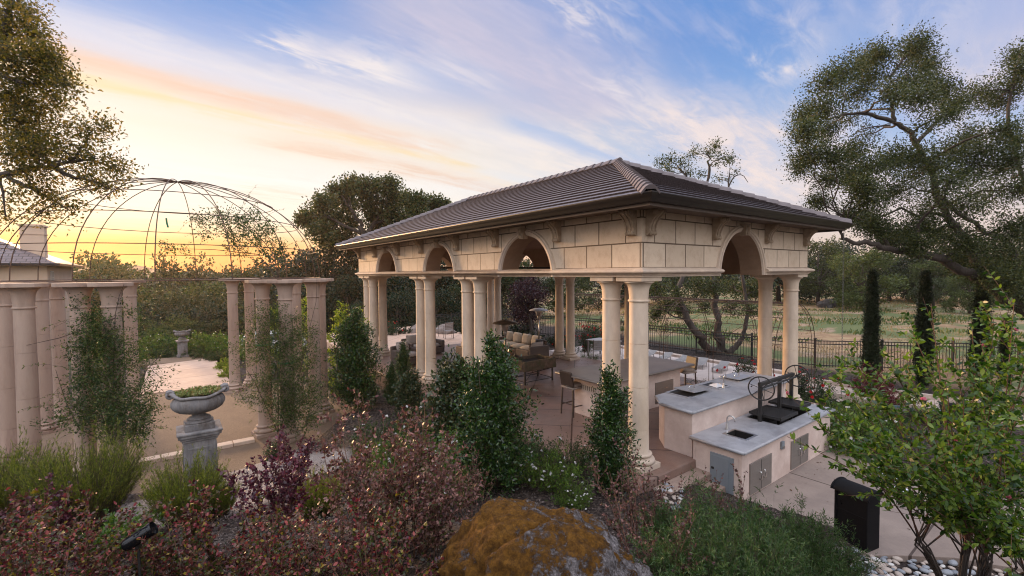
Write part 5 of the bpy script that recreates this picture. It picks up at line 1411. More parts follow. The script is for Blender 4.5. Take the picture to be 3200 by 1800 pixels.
# leaf colours
LM = {
 'oak': leafmat('oak_leaf', [(.016, .027, .007), (.030, .045, .011), (.055, .068, .017), (.095, .10, .028)], .3),
 'oak_gold': leafmat('oak_leaf_gold', [(.03, .035, .008), (.06, .06, .012), (.12, .095, .02), (.22, .15, .03)], .55),
 'dark': leafmat('dark_leaf', [(.006, .014, .005), (.012, .024, .007), (.024, .04, .011)], .2),
 'wood': leafmat('wood_leaf', [(.014, .025, .008), (.027, .04, .011), (.048, .06, .018)], .3),
 'wood_l': leafmat('wood_leaf_light', [(.035, .055, .012), (.06, .082, .02), (.095, .11, .03)], .35),
 'plum': leafmat('plum_leaf', [(.018, .008, .012), (.035, .012, .018), (.06, .022, .028)], .2),
 'cyp': leafmat('cypress_leaf', [(.007, .014, .006), (.016, .028, .010), (.030, .046, .014)], .1),
 'laurel': leafmat('laurel_leaf', [(.005, .018, .004), (.011, .034, .006), (.022, .058, .009), (.065, .12, .018)], .2, .32, .5),
 'camellia': leafmat('camellia_leaf', [(.008, .020, .006), (.018, .038, .010), (.036, .06, .02), (.11, .085, .03)], .2, .35, .5),
 'mound': leafmat('mound_leaf', [(.02, .055, .006), (.045, .095, .009), (.08, .14, .015), (.14, .19, .025)], .3),
 'moundd': leafmat('mound_leaf_dark', [(.012, .028, .007), (.025, .05, .01), (.045, .075, .016)], .25),
 'lime': leafmat('lime_leaf', [(.07, .12, .014), (.12, .18, .02), (.19, .24, .03), (.26, .28, .05)], .45),
 'col': leafmat('feather_leaf', [(.045, .062, .010), (.09, .115, .015), (.15, .17, .022), (.23, .23, .04)], .35),
 'loro': leafmat('fringe_leaf', [(.034, .007, .011), (.06, .010, .017), (.060, .026, .016), (.045, .054, .010), (.10, .032, .022), (.17, .028, .036), (.040, .058, .010), (.20, .145, .018), (.13, .062, .04), (.020, .023, .008), (.26, .058, .05), (.075, .06, .024)], .22, .42, .4, 'CONSTANT'),
 'lorob': leafmat('fringe_leaf_bronze', [(.055, .020, .019), (.10, .042, .036), (.135, .066, .052), (.062, .058, .018), (.17, .085, .07), (.072, .030, .032), (.042, .044, .013), (.22, .105, .09)], .22, .45, .35, 'CONSTANT'),
 'lorop': leafmat('fringe_leaf_plum', [(.03, .008, .014), (.055, .012, .022), (.09, .02, .035), (.16, .035, .05)], .2, .4, .45),
 'salvia': leafmat('sage_leaf', [(.014, .040, .010), (.030, .068, .016), (.056, .10, .022), (.09, .115, .045)], .3),
 'crape': leafmat('crape_leaf', [(.013, .038, .005), (.026, .064, .008), (.050, .098, .012), (.095, .16, .018), (.17, .22, .03)], .38, .38, .45),
 'vine': leafmat('vine_leaf', [(.009, .024, .006), (.022, .046, .009), (.042, .075, .014), (.085, .11, .024)], .3),
 'vinel': leafmat('vine_leaf_young', [(.045, .06, .015), (.08, .095, .022), (.13, .14, .035)], .35),
 'rose': leafmat('rose_leaf', [(.012, .03, .01), (.025, .05, .016), (.045, .07, .022)], .25),
 'redlace': leafmat('lace_maple_leaf', [(.06, .008, .012), (.11, .015, .02), (.15, .035, .03)], .3),
}
m_bark = pmat('bark', (.035, .026, .020), (.085, .065, .052), 14, .95, .6, 30, stretch=(1, 1, .25))
m_barkl = pmat('grey_bark', (.035, .027, .022), (.085, .066, .055), 12, .95, .6, 30, stretch=(1, 1, .25))
m_twig = pmat('twig', (.05, .032, .024), (.09, .058, .042), 8, .9)
m_twigr = pmat('red_twig', (.10, .045, .03), (.17, .085, .055), 8, .8)
m_wfl = leafmat('white_petal', [(.62, .60, .60), (.74, .72, .72)], .3)
m_rfl = leafmat('red_petal', [(.28, .01, .015), (.45, .02, .03), (.5, .05, .05)], .3)
m_pfl = leafmat('pink_petal', [(.35, .08, .12), (.5, .16, .2)], .3)

def flowers(name, pts, size, mat, parent):
    """separate blooms, one shared mesh"""
    B = np.zeros((11, 3)); a = np.concatenate([np.arange(6) * math.pi / 3, np.arange(5) * 1.257 + .4])
    D = np.stack([np.cos(a), np.sin(a), np.concatenate([np.full(6, .35), np.full(5, 1.1)])], 1)
    o = leaves('flower', B, D, size, size * .85, mat, parent, True, .8)
    for i, p in enumerate(pts):
        c = o if i == 0 else dup(o, parent)
        c.location = [float(q) for q in p]; c.rotation_euler = (random.gauss(0, .5), random.gauss(0, .5), random.random() * 6)

def sway(st, amt):
    k = st.shape[1]; w_ = (np.linspace(0, 1, k) ** 1.5)[None, :, None]
    return st + np.cumsum(rng.normal(0, amt, st.shape), 1) * w_

# ------------------------------------------------------------------ shrub kinds (each built once, then copied)
def mk_loro(kind, h, spread, n, leafn, mat, label, L=(.028, .045), spires=0):
    t = thing('fringe_flower_shrub', label, 'shrub')
    st = sway(fan(n, .16, h * .55, h, spread, .15, 7), .012 * h)
    tw = twigs(st, 7, .12 * h, .26 * h, .25, .7, .2)
    if spires:
        sp = sway(fan(spires, .3 * h, h * .95, h * 1.22, .22, .0, 9), .01 * h); t2 = twigs(sp, 16, .05 * h, .13 * h, .35, .8, .2)
    parts = [(st, .006, .002, 4), (tw, .0022, .001, 3)] + ([(sp, .006, .002, 4), (t2, .002, .001, 3)] if spires else [])
    tubes('stems', parts, m_twigr, t)
    if spires: on_stems('shoot_foliage', t2, 10, .05, L, .62, LM[mat], t, 1.0, True, .3)
    al = np.concatenate([tw, st[:, ::2][:, :4]], 0) if st.shape[1] >= 7 else tw
    on_stems('foliage', al, leafn / len(al), .12, L, .62, LM[mat], t, 1.0, True, .3)
    return t
def mk_feather(h, spread, n, label):
    t = thing('feathery_shrub', label, 'shrub')
    st = sway(fan(n, .17, h * .6, h, spread, .0, 6, lift=.3), .008 * h)
    tubes('stems', [(st, .0032, .0012, 3)], m_twig, t)
    tw = twigs(st, 3, .10, .22, .35, .35, .5)
    on_stems('foliage', np.concatenate([tw, st[:, 2:]], 0), 13, .05, (.025, .055), .13, LM['col'], t, .45, False, 0)
    return t
def column_clumps(h, r, n, seed=0, taper=.35, base=.08):
    out = []
    for i in range(n):
        f = (i + .5) / n; z = h * (base + (1 - base) * f)
        w_ = r * (1 - f ** 2.2 * (1 - taper) * 1.15) * (1 + .30 * math.sin(i * 2.1 + seed)) * (.7 + .3 * min(1, f * 4))
        for k in range(3 if f < .85 else 1):
            a = i * 2.4 + k * 2.1 + seed
            out.append(((.45 * w_ * math.cos(a), .45 * w_ * math.sin(a), z), (w_ * .72, w_ * .72, h / n * 1.3), 1.))
    return out
def mk_upright(name, label, h, r, mat, L, wd, n=10, spn=26, per=9, seed=0., taper=.3):
    t = thing(name, label, 'shrub')
    cl = column_clumps(h, r, n, seed, taper)
    o, c0, c1 = clump_leaves('foliage', cl, spn, per, .16, L, wd, LM[mat], t, .35, upb=.7, hexa=True)
    kk = rng.integers(0, len(c0), int(26 * n / 10)); dd = unit((c1 - c0)[kk] * np.array([1, 1, .2]) + np.array([0, 0, 1.1]) * np.linalg.norm((c1 - c0)[kk], axis=1, keepdims=True) + rng.normal(0, .02, (len(kk), 3))) * rng.uniform(.14, .34, len(kk))[:, None]
    sh = sway(bez(c1[kk], c1[kk] + dd * .5, c1[kk] + dd, 6), .008)
    on_stems('shoot_foliage', sh, 16, .1, L, wd, LM[mat], t, .75, True, .3)
    st = np.stack([np.array([[random.gauss(0, .05), random.gauss(0, .05), 0]] * 6) + np.linspace(0, 1, 6)[:, None] * np.array([[random.gauss(0, r * .3), random.gauss(0, r * .3), h * random.uniform(.6, .98)]]) for _ in range(7)])
    j = rng.integers(0, len(c0), min(160, len(c0)))
    tubes('stems', [(st, .014, .004, 5), (bez(c0[j], (c0[j] + c1[j]) / 2 + np.array([0, 0, .03]), c1[j], 4), .004, .0015, 3), (sh, .004, .0015, 3)], m_twig, t)
    return t
def mk_mound(label, r, h, mat, L, wd, nfl=0, nst=150, per=50, fl=None, name='mounded_shrub'):
    t = thing(name, label, 'shrub')
    st = sway(fan(nst, r * .35, h * .75, h * 1.15, 1.15, .1, 6, lift=1.1) * np.array([r / h * .9, r / h * .9, 1]), .012)
    tw = twigs(st, 3, .08, .2, .35, .7, .4)
    tubes('stems', [(st, .004, .0015, 3)], m_twig, t)
    on_stems('foliage', np.concatenate([tw, st[:, :4]], 0), per / 4, .1, L, wd, LM[mat], t, .85, False, .5)
    if nfl:
        j = rng.integers(0, len(tw), nfl); flowers('flowers', tw[j, -1] + np.array([0, 0, .02]), .028, fl or m_wfl, t)
    return t
def mk_sage(label, r, h, n=260):
    t = thing('narrow_leaf_shrub', label, 'shrub')
    st = sway(fan(n, r * .45, h * .7, h * 1.1, .75, .05, 7, lift=.5), .014)
    tubes('stems', [(st, .0035, .0012, 3)], m_twig, t)
    tw = twigs(st, 3, .10, .22, .3, .6, .4)
    on_stems('foliage', np.concatenate([st[:, 2:6], tw], 0), 14, .05, (.035, .065), .17, LM['salvia'], t, .75, False, .2)
    return t
def put(t, dx, dy, Y, base_dy=None, rz=None, s=1., label=None, group=None, zoff=0., z=None):
    """stand a plant on the terrain below the sight line at distance Y"""
    p = P(dx, dy, Y); zz = tz(p[0], p[1]) if z is None else z
    place(t, (p[0], p[1], zz + zoff - .03), random.random() * 6.28 if rz is None else rz, s, label, group)
    return t

# ------------------------------------------------------------------ foreground fringe-flower shrubs
GL = 'reddish fringe flower shrubs in the foreground'
la = mk_loro('a', 1.0, 1.15, 30, 4300, 'loro', 'x', (.03, .05), 4); lb = mk_loro('b', .95, 1.05, 26, 3700, 'loro', 'x', (.03, .05), 3)
lc = mk_loro('c', 1.32, .75, 30, 5200, 'lorob', 'x', (.026, .044), 10); ld_ = mk_loro('d', 1.0, .62, 18, 2600, 'lorop', 'x', (.03, .05), 3)
le = mk_loro('e', 1.1, .55, 14, 1500, 'lorob', 'x', (.022, .036))
put(la, 20, 1400, 3.7, s=.95, label='low wide reddish shrub with yellow leaves in the bottom left corner', group=GL)
put(lb, 165, 1400, 3.5, s=.72, label='low maroon and yellow shrub left of the black spotlight', group=GL)
put(dup(lb), -30, 1300, 4.6, s=1.1, label='reddish shrub at the left edge below the yellow green feathery shrub', group=GL)
put(dup(la), 440, 1400, 3.9, s=.80, label='maroon and olive shrub right of the black spotlight', group=GL)
put(dup(lb), 570, 1400, 4.2, s=.92, label='dense maroon shrub in front of the middle feathery shrub', group=GL)
put(dup(la), 700, 1400, 3.7, s=.80, label='dark red shrub left of the tall bronze shrub, at the bottom edge', group=GL)
put(lc, 955, 1380, 5.0, s=1.12, label='tallest bronze pink shrub with long upright shoots left of the boulder', group=GL)
put(dup(lc), 1040, 1400, 4.7, s=1.0, label='bronze pink shrub touching the left end of the mossy boulder', group=GL)
put(dup(lc), 850, 1400, 4.2, s=.60, label='bronze shrub with fine pink shoots at the foot of the tallest one', group=GL)
put(dup(la), 960, 1400, 3.6, s=.85, label='low olive and maroon shrub at the bottom edge left of the boulder', group=GL)
put(ld_, 690, 1250, 5.6, s=1.15, label='slim dark plum coloured shrub beside the pale gravel path', group=GL)
put(dup(ld_), 735, 1130, 9.0, s=.95, label='small bright red tipped shrub by the kerb end column', group=GL)
put(dup(ld_), 100, 1130, 6.2, s=.95, label='pink tipped shrub between two feathery shrubs at the far left', group=GL)
put(le, 1600, 1330, 4.9, s=1.05, label='sparse brownish shrub right of the boulder', group=GL)
put(dup(le), 1690, 1300, 5.4, s=1.0, label='sparse brown shrub below the near column plinth', group=GL)
put(dup(le), 1800, 1280, 5.6, s=1.12, label='thin twiggy red brown shrub in front of the grey service panel', group=GL)
put(dup(le), 1640, 1400, 4.0, s=.9, label='dark brown shrub at the bottom edge right of the boulder', group=GL)
put(dup(le), 1180, 1150, 6.0, s=.9, label='leaning pinkish sprig shrub in front of the largest laurel', group=GL)

# feathery yellow-green shrubs
GF = 'feathery yellow green shrubs'
f1 = mk_feather(1.2, .62, 640, 'x'); f2 = mk_feather(.95, .55, 520, 'x')
put(f1, 218, 1300, 7.0, s=1.32, label='large feathery yellow green shrub in front of the vine covered columns', group=GF)
put(f2, 468, 1290, 6.6, s=1.12, label='feathery shrub standing in front of the stone pedestal', group=GF)
put(dup(f1), -15, 1200, 6.9, s=1.35, label='feathery shrub cut by the left edge of the photo', group=GF)
put(dup(f2), 800, 1230, 6.6, s=.78, label='small feathery shrub right of the plum coloured shrub', group=GF)
put(dup(f2), 930, 1060, 8.6, s=.72, label='feathery shrub behind the tall bronze shrub', group=GF)
put(dup(f2), 545, 1260, 7.2, s=.72, label='little feathery tuft right of the pedestal foot', group=GF)
g1 = mk_mound('bright green leafy clump beside the black spotlight path', .32, .26, 'mound', (.03, .05), .5, 0, 60, 34); put(g1, 300, 1285, 5.7, s=1.35)
g2 = mk_mound('blue green low clump at the foot of the kerb end column', .3, .32, 'rose', (.03, .05), .5, 0, 60, 34); put(g2, 690, 1090, 10.4, s=1.0)

# upright evergreens along the pavilion
GU = 'upright evergreen shrubs along the pavilion'
u1 = mk_upright('upright_shrub', 'x', 2.25, .62, 'laurel', (.042, .066), .40, 12, 62, 11, 1.3)
u2 = mk_upright('upright_shrub', 'x', 2.0, .40, 'laurel', (.038, .06), .42, 11, 46, 10, 4.1, .25)
u3 = mk_upright('upright_shrub', 'x', 1.9, .72, 'camellia', (.06, .10), .55, 9, 40, 9, 2.2, .5)
put(u1, 1243, 1240, 7.1, s=1.02, label='largest dark green laurel shrub in the middle of the bed', group=GU)
put(u2, 1535, 1240, 7.35, s=1.0, label='slim green laurel shrub just left of the near columns', group=GU)
put(u3, 1150, 1080, 9.7, s=1.0, label='dark broad leaved shrub left of the largest laurel, bronze new leaves on top', group=GU)
put(dup(u1), 895, 1010, 13.2, s=1.22, label='wide dark evergreen shrub right of the dome columns', group=GU)
put(dup(u2), 1015, 960, 15.2, s=.78, label='small clipped evergreen in front of the grey armchair', group=GU)
put(dup(u2), 985, 990, 13.5, s=.60, label='low dark evergreen left of the second column pair', group=GU)
put(dup(u3), 1030, 1020, 12.2, s=.62, label='low leafy shrub at the base of the second column pair', group=GU)
l1 = mk_upright('lime_shrub', 'bright lime green tall shrub behind the wide dark evergreen', 2.9, .8, 'lime', (.07, .11), .4, 9, 12, 9, .5, .5); put(l1, 870, 980, 15.5, s=1.1)
l2 = dup(l1); put(l2, 735, 900, 19.5, s=1.30, label='yellow green young tree behind the dome columns'); 
# flowering mounds
GM = 'mounded shrubs with white flowers'
m1 = mk_mound('x', .62, .62, 'mound', (.022, .038), .42, 26, 150, 52); m2 = mk_mound('x', .6, .55, 'moundd', (.02, .035), .45, 8, 150, 52)
put(m1, 1385, 1215, 7.2, s=1.05, label='bright green mound with white flowers between two laurels', group=GM)
put(dup(m1), 1075, 1120, 8.2, s=1.35, label='green mound with white flowers behind the bronze shrubs', group=GM)
put(m2, 1330, 1130, 8.6, s=1.05, label='dark green mound at the edge of the pavilion floor', group=GM)
put(dup(m2), 1430, 1130, 8.2, s=.95, label='dark green mound behind the slim laurel', group=GM)
put(dup(m1), 1000, 1130, 7.6, s=1.15, label='bright green mound showing behind the tallest bronze shrub', group=GM)
put(dup(m1), 1110, 1200, 6.6, s=.95, label='bright green mound between the bronze shrubs and the boulder', group=GM)
put(dup(m1), 1165, 1180, 7.4, s=.85, label='green mound left of the largest laurel, few white flowers', group=GM)
put(dup(m2), 1050, 1060, 10.2, s=1.3, label='dark mound below the second column pair', group=GM)
put(dup(m1), 1440, 1250, 6.7, s=.62, label='small yellow green mound at the foot of the slim laurel', group=GM)
put(dup(m2), 960, 1080, 9.8, s=1.35, label='dark mound behind the pink shoots of the bronze shrub', group=GM)

# narrow-leaved shrubs at the lower right
GS = 'green narrow leaved shrubs at the lower right'
s1 = mk_sage('x', .62, .85); 
put(s1, 1800, 1400, 4.6, s=.95, label='big wispy green shrub in front of the kitchen counter', group=GS)
put(dup(s1), 1950, 1430, 4.5, s=.78, label='wispy green shrub covering the left edge of the patio', group=GS)
put(dup(s1), 1740, 1440, 3.7, s=.75, label='wispy green shrub at the bottom edge right of the boulder', group=GS)
put(dup(s1), 1890, 1400, 4.9, s=.92, label='tall wispy green shrub between the big one and the patio edge', group=GS)
put(dup(s1), 2010, 1440, 5.0, s=.78, label='wispy green shrub spilling onto the near patio edge', group=GS)
put(dup(s1), 1840, 1449, 4.0, s=.85, label='wispy green shrub in the middle of the bottom right group', group=GS)
put(dup(s1), 1985, 1400, 5.4, s=1.0, label='wispy shrub hiding the corner where patio and mulch meet', group=GS)
put(dup(s1), 2080, 1420, 5.3, s=.72, label='wispy shrub beside the first river stones', group=GS)
put(dup(s1), 2080, 1449, 4.7, s=.66, label='small wispy shrub at the left end of the river stones', group=GS)
put(dup(s1), 1690, 1350, 4.9, s=.55, label='small wispy shrub among the brown twiggy shrubs', group=GS)
put(dup(s1), 1880, 1449, 3.7, s=.70, label='wispy green shrub lowest at the bottom edge', group=GS)
# ------------------------------------------------------------------ crape myrtle at the right, close to the camera
cb = np.array([5.05, 5.0]); czb = tz(*cb)
cr = thing('crape_myrtle', 'big leafy green multi stemmed crape myrtle filling the lower right', 'tree', (cb[0], cb[1], czb))
def rel(p): return np.asarray(p) - np.array([cb[0], cb[1], czb])
tips = [(2330, 775, 4.7), (2545, 752, 4.6), (2400, 850, 4.9), (2215, 880, 4.8), (2130, 870, 5.0), (2105, 960, 4.5), (2060, 1000, 4.6), (2190, 1000, 4.3), (2290, 930, 4.4), (2460, 860, 4.4), (2560, 860, 5.2), (2375, 960, 4.2),
        (1975, 1098, 4.0), (2080, 1085, 4.1), (2150, 1090, 3.9), (2240, 1090, 3.9), (2330, 1060, 3.8), (2420, 1020, 3.9), (2510, 980, 4.0), (2570, 1050, 3.8), (2300, 1190, 3.8), (2250, 1250, 3.9), (2380, 1150, 3.7), (2470, 1120, 3.7), (2560, 1180, 3.6), (2420, 1240, 3.8),
        (2330, 1270, 4.0), (2500, 1290, 3.7), (2570, 1320, 3.8), (2620, 950, 4.3), (2640, 1100, 4.0), (2620, 1230, 4.0), (2480, 1370, 4.0), (2560, 1400, 4.0), (2270, 1010, 4.6), (2350, 870, 5.2), (2440, 960, 4.8), (2200, 1160, 4.0), (2170, 940, 5.0), (2520, 1090, 4.3), (2562, 765, 4.4), (2610, 800, 4.5), (2490, 800, 4.8), (2630, 880, 4.2), (2440, 800, 5.0), (2300, 830, 5.0)]
# ribbons of leaves along each shoot
st = []; hub = rel(P(2440, 1330, 4.7))
stm_ = [(np.array([random.gauss(0, .09), random.gauss(0, .09), -.05]), hub * .8 + np.array([random.gauss(0, .16), random.gauss(0, .14), random.gauss(0, .1)])) for _ in range(6)]
for k, (x, y, Y) in enumerate(tips):
    p2 = rel(P(x, y, Y)); p0, mid = stm_[k % 6]; mid = mid + np.array([random.gauss(0, .03), random.gauss(0, .03), random.gauss(0, .03)])
    a = bez(p0[None], (p0 * .3 + mid * .7 + np.array([0, 0, .25]))[None], mid[None], 5)[0]; 
    c = bez(mid[None], (mid + (p2 - mid) * .5 + np.array([0, 0, .18 if y > 900 else -.05]))[None], p2[None], 10)[0]
    st.append(np.concatenate([a, c[1:]]))
st = np.array(st); st = sway(st, .006)
tubes('trunk', [(st[:, :6], .012, .008, 6)], m_barkl, cr)
tw = twigs(st[:, 6:], 11, .14, .48, .05, .8, .3, 5)
tubes('shoots', [(st[:, 5:], .009, .0025, 5), (tw, .003, .0012, 3)], m_twigr, cr)
on_stems('foliage', tw, 19, .08, (.042, .074), .48, LM['crape'], cr, 1.05, True, .6)
on_stems('shoot_foliage', st[:, 7:], 60, .1, (.045, .078), .46, LM['crape'], cr, 1.1, True, .6)
flowers('flowers', tw[rng.integers(0, len(tw), 8), -1], .03, m_pfl, cr)

# ------------------------------------------------------------------ vines
def vine(label, clumps, stems, spn=95, per=11, L=(.035, .065), trail=150):
    p0 = np.array(stems[0][0]); t = thing('climbing_vine', label, 'vine', tuple(p0)); 
    cl = [(np.asarray(c) - p0, r, d) for c, r, d in clumps]
    o, c0, c1 = clump_leaves('foliage', cl, spn, per, .2, L, .40, LM['vine'], t, .2, 1.0, .6, .1)
    if trail:
        k_ = rng.integers(0, len(c0), trail); d_ = unit((c1 - c0)[k_] * np.array([1, 1, .3]) + rng.normal(0, .05, (trail, 3))) * rng.uniform(.25, .75, trail)[:, None]
        sp_v = sway(bez(c1[k_], c1[k_] + d_ * .6 + np.array([0, 0, .10]), c1[k_] + d_ + np.array([0, 0, -.06]), 6), .012)
        on_stems('spray_foliage', sp_v, 12, .1, (.035, .065), .36, LM['vinel'], t, .8, False, .4)
    mb = MB(); j = rng.integers(0, len(c0), min(len(c0), 260)); mb_tubes(mb, bez(c0[j], (c0[j] + c1[j]) / 2, c1[j], 4), .003, .001, 3)
    if trail: mb_tubes(mb, sp_v, .0035, .001, 3)
    for s in stems: mb.tube([np.array(q) - p0 for q in s], [.014 - .010 * i / max(1, len(s) - 1) for i in range(len(s))], 5)
    mb.build('stems', m_twig, t); return t
def vc(lst): return [(P(x, y, Y), r * K_ * Y / FPX, d) for x, y, Y, r, d in lst]
vine('dark leafy vine climbing the two columns in front of the dome at the left',
     vc([(232, 800, 9.1, 30, .5), (225, 850, 9.0, 38, .8), (258, 830, 9.1, 36, .8), (205, 880, 9., 36, .6), (255, 890, 9., 45, 1.1), (300, 870, 9.2, 40, .8), (225, 940, 9., 40, .9), (270, 950, 9., 50, 1.2), (330, 920, 9.2, 42, .7), (230, 1000, 9., 45, 1.0), (285, 1010, 9., 55, 1.4), (345, 990, 9.1, 45, .9), (250, 1060, 8.9, 50, 1.2), (310, 1060, 8.9, 55, 1.4), (360, 1040, 9., 38, .9), (190, 1040, 8.9, 36, .5), (345, 1090, 8.9, 36, .8), (180, 960, 9., 40, .25), (150, 1050, 9., 50, .3), (375, 890, 9.6, 45, .25), (390, 960, 9.6, 45, .25), (410, 860, 9.6, 30, .2), (370, 820, 9.8, 40, .25), (320, 790, 9.5, 30, .2), (200, 760, 9.2, 30, .15)]),
     [[P(283, 1120, 9.2), P(285, 1000, 9.2), P(287, 880, 9.2), P(290, 790, 9.2), P(300, 745, 9.2), P(312, 715, 9.2)], [P(283, 1120, 9.2), P(240, 1000, 9.0), P(222, 900, 9.0), P(215, 800, 9.0)], [P(283, 1120, 9.2), P(330, 1000, 9.2), P(370, 930, 9.4), P(430, 865, 9.8)], [P(283, 1120, 9.2), P(200, 1080, 9), P(165, 1010, 9.), P(140, 930, 9.2)], [P(290, 800, 9.2), P(150, 850, 9.2), P(60, 870, 9.2)]])
vine('dense green vine over the right group of dome columns',
     vc([(665, 790, 11.6, 36, .5), (700, 800, 11.4, 36, .8), (735, 810, 11.6, 36, .6), (665, 840, 11.6, 40, .9), (705, 850, 11.3, 45, 1.3), (745, 850, 11.5, 42, .9), (780, 840, 12.4, 35, .5), (640, 870, 11.9, 30, .5), (680, 890, 11.4, 45, 1.2), (720, 900, 11.2, 45, 1.3), (760, 900, 11.8, 40, .7), (690, 950, 11.3, 42, 1.2), (730, 960, 11.2, 45, 1.3), (770, 960, 11.8, 40, .9), (655, 970, 11.4, 40, .6), (620, 1000, 11.3, 30, .3), (700, 1010, 11.2, 42, 1.3), (745, 1010, 11.3, 45, 1.3), (790, 1000, 11.8, 36, .8), (720, 1060, 11.1, 36, 1.0), (770, 1050, 11.3, 38, 1.0), (620, 900, 12.6, 36, .35), (600, 870, 13.5, 30, .2), (790, 900, 12.4, 30, .3), (640, 800, 12.2, 36, .3)]),
     [[P(700, 1090, 11.2), P(700, 980, 11.2), P(695, 880, 11.3), P(690, 800, 11.4), P(680, 740, 11.5)], [P(700, 1090, 11.2), P(750, 960, 11.4), P(770, 860, 11.8), P(795, 760, 12.6), P(797, 700, 12.6)], [P(700, 1090, 11.2), P(640, 960, 11.3), P(600, 900, 12.)]])
vine('sparse vine sprays hanging on the right side of the wire dome',
     vc([(505, 552, 11.6, 26, .35), (550, 548, 11.4, 30, .5), (600, 552, 11.4, 34, .6), (640, 556, 11.6, 28, .4), (520, 580, 11.4, 26, .25), (570, 575, 11.3, 26, .3), (620, 580, 11.4, 36, .5), (660, 590, 11.6, 34, .45), (590, 605, 11.4, 32, .4), (640, 615, 11.5, 36, .45), (690, 620, 11.8, 32, .4), (600, 630, 11.4, 24, .25), (420, 624, 11.6, 20, .2), (455, 630, 11.6, 18, .15), (705, 640, 12, 24, .3), (680, 575, 11.8, 22, .25)]),
     [[P(700, 705, 11.7), P(690, 640, 11.6), P(640, 580, 11.5), P(560, 550, 11.4), P(480, 552, 11.6)], [P(700, 705, 11.7), P(650, 640, 11.5), P(540, 628, 11.5), P(400, 624, 11.6)]], 60, 10, (.05, .085), 30)

# ------------------------------------------------------------------ trees
def tree(name, label, base, clumps, limbs, mat, leaf, wd=.5, spn=40, per=14, sl=.35, shell=.3, bark=None, twig=.01, ntw=400, group=None):
    base = np.asarray(base, float); t = thing(name, label, 'tree', tuple(base), 0, group)
    cl = [(np.asarray(c) - base, r, d) for c, r, d in clumps]
    mb = MB(); sk = []
    for pts, r0, r1 in limbs:
        pts = [np.asarray(p) - base for p in pts]
        # smooth + wobble
        fine = []
        for i in range(len(pts) - 1):
            for q in np.linspace(0, 1, 5)[:-1]: fine.append(pts[i] + (pts[i + 1] - pts[i]) * q)
        fine.append(pts[-1]); fine = np.array(fine)
        for _ in range(3): fine[1:-1] = .25 * fine[:-2] + .5 * fine[1:-1] + .25 * fine[2:]
        fine[1:-1] += rng.normal(0, r0 * .22, fine[1:-1].shape)
        mb.tube(list(fine), list(np.linspace(r0, r1, len(fine))), 8); sk.append(np.concatenate([fine, np.linspace(r0, r1, len(fine))[:, None]], 1))
    sk = np.concatenate(sk)
    # every clump hangs on a branch from the nearest lower piece of limb
    for c, r, d in cl:
        w_ = np.linalg.norm(sk[:, :3] - c, axis=1) + np.maximum(0, sk[:, 2] - c[2]) * .8
        k = int(np.argmin(w_)); p = sk[k, :3]
        if np.linalg.norm(c - p) > .2:
            path = wobble(p, c, 7, .08, .04); rr = min(sk[k, 3] * .7, .012 + .02 * np.linalg.norm(c - p))
            mb.tube(list(path), list(np.linspace(rr, rr * .35, 7)), 6)
    o, c0, c1 = clump_leaves('crown', cl, spn, per, sl, leaf, wd, LM[mat], t, shell)
    if ntw:
        j = rng.integers(0, len(c0), min(len(c0), ntw)); mid = (c0[j] + c1[j]) / 2 + rng.normal(0, .12, (len(j), 3)) * np.linalg.norm(c1[j] - c0[j], axis=1, keepdims=True)
        mb_tubes(mb, bez(c0[j], mid, c1[j], 5), twig, twig * .3, 4)
    mb.build('trunk', bark or m_bark, t, smooth=True)
    return t
def cl_from(lst, ox, oy, sc, Y, jit, dens=1.):
    out = []
    for q in lst:
        x, y, r = q[:3]; d = q[3] if len(q) > 3 else 1.
        Yj = Y + random.uniform(-jit, jit)
        out.append((PS(ox + x / sc, oy + y / sc, Yj), r / sc * Yj / FPX, d * dens))
    return out
def L6(x, y, Y): return PS(2400 + x / 2.229, 50 + y / 2.229, Y)
def L8(x, y, Y): return PS(2400 + x / 2.07, 400 + y / 2.07, Y)
Y0 = 15.5
oakcl = cl_from([(1040, 200, 90), (1000, 270, 100), (770, 260, 95), (1110, 330, 100), (520, 390, 120), (680, 330, 80), (700, 420, 120), (980, 440, 130), (1130, 450, 110), (400, 480, 110), (620, 540, 130), (880, 550, 110), (1050, 570, 120), (1200, 520, 90), (260, 690, 85), (400, 640, 105), (250, 800, 85), (400, 800, 95), (290, 960, 110), (450, 980, 100), (590, 950, 95), (230, 1050, 75), (420, 1130, 110), (560, 1110, 100), (700, 1050, 120), (850, 1000, 110), (1000, 980, 100), (700, 1290, 110), (850, 1230, 120), (1000, 1120, 140), (1150, 1030, 140), (1300, 950, 140), (1250, 1180, 150), (1400, 1080, 150), (1500, 950, 130), (1600, 1080, 130), (1100, 1330, 150), (1350, 1330, 160), (1550, 1250, 150), (1700, 1000, 120), (1300, 610, 85), (1470, 540, 110), (1600, 600, 100), (1700, 480, 110), (1745, 280, 70), (1770, 380, 80), (1250, 690, 70, .6), (1650, 790, 90, .7), (1400, 850, 100), (1780, 1200, 120), (1740, 870, 110), (560, 720, 80, .35), (700, 820, 80, .3), (1100, 760, 90, .35), (650, 1180, 80)], 2400, 50, 2.229, Y0, 2.2)
oakcl += cl_from([(330, 480, 60, .5), (520, 560, 60, .5), (700, 640, 95), (850, 700, 100), (1000, 640, 125), (1150, 700, 120), (1300, 760, 130), (1450, 780, 130), (1560, 880, 120), (1250, 870, 90), (1400, 930, 90), (620, 600, 70), (1600, 650, 130), (760, 740, 60, .5), (960, 760, 80, .8), (1550, 1000, 120), (1640, 1080, 110), (1700, 700, 140), (1750, 900, 150)], 2400, 400, 2.07, Y0, 1.8, 1.5)
ob = np.array([19.8, 16.5, tz(19.8, 16.5) - .1])
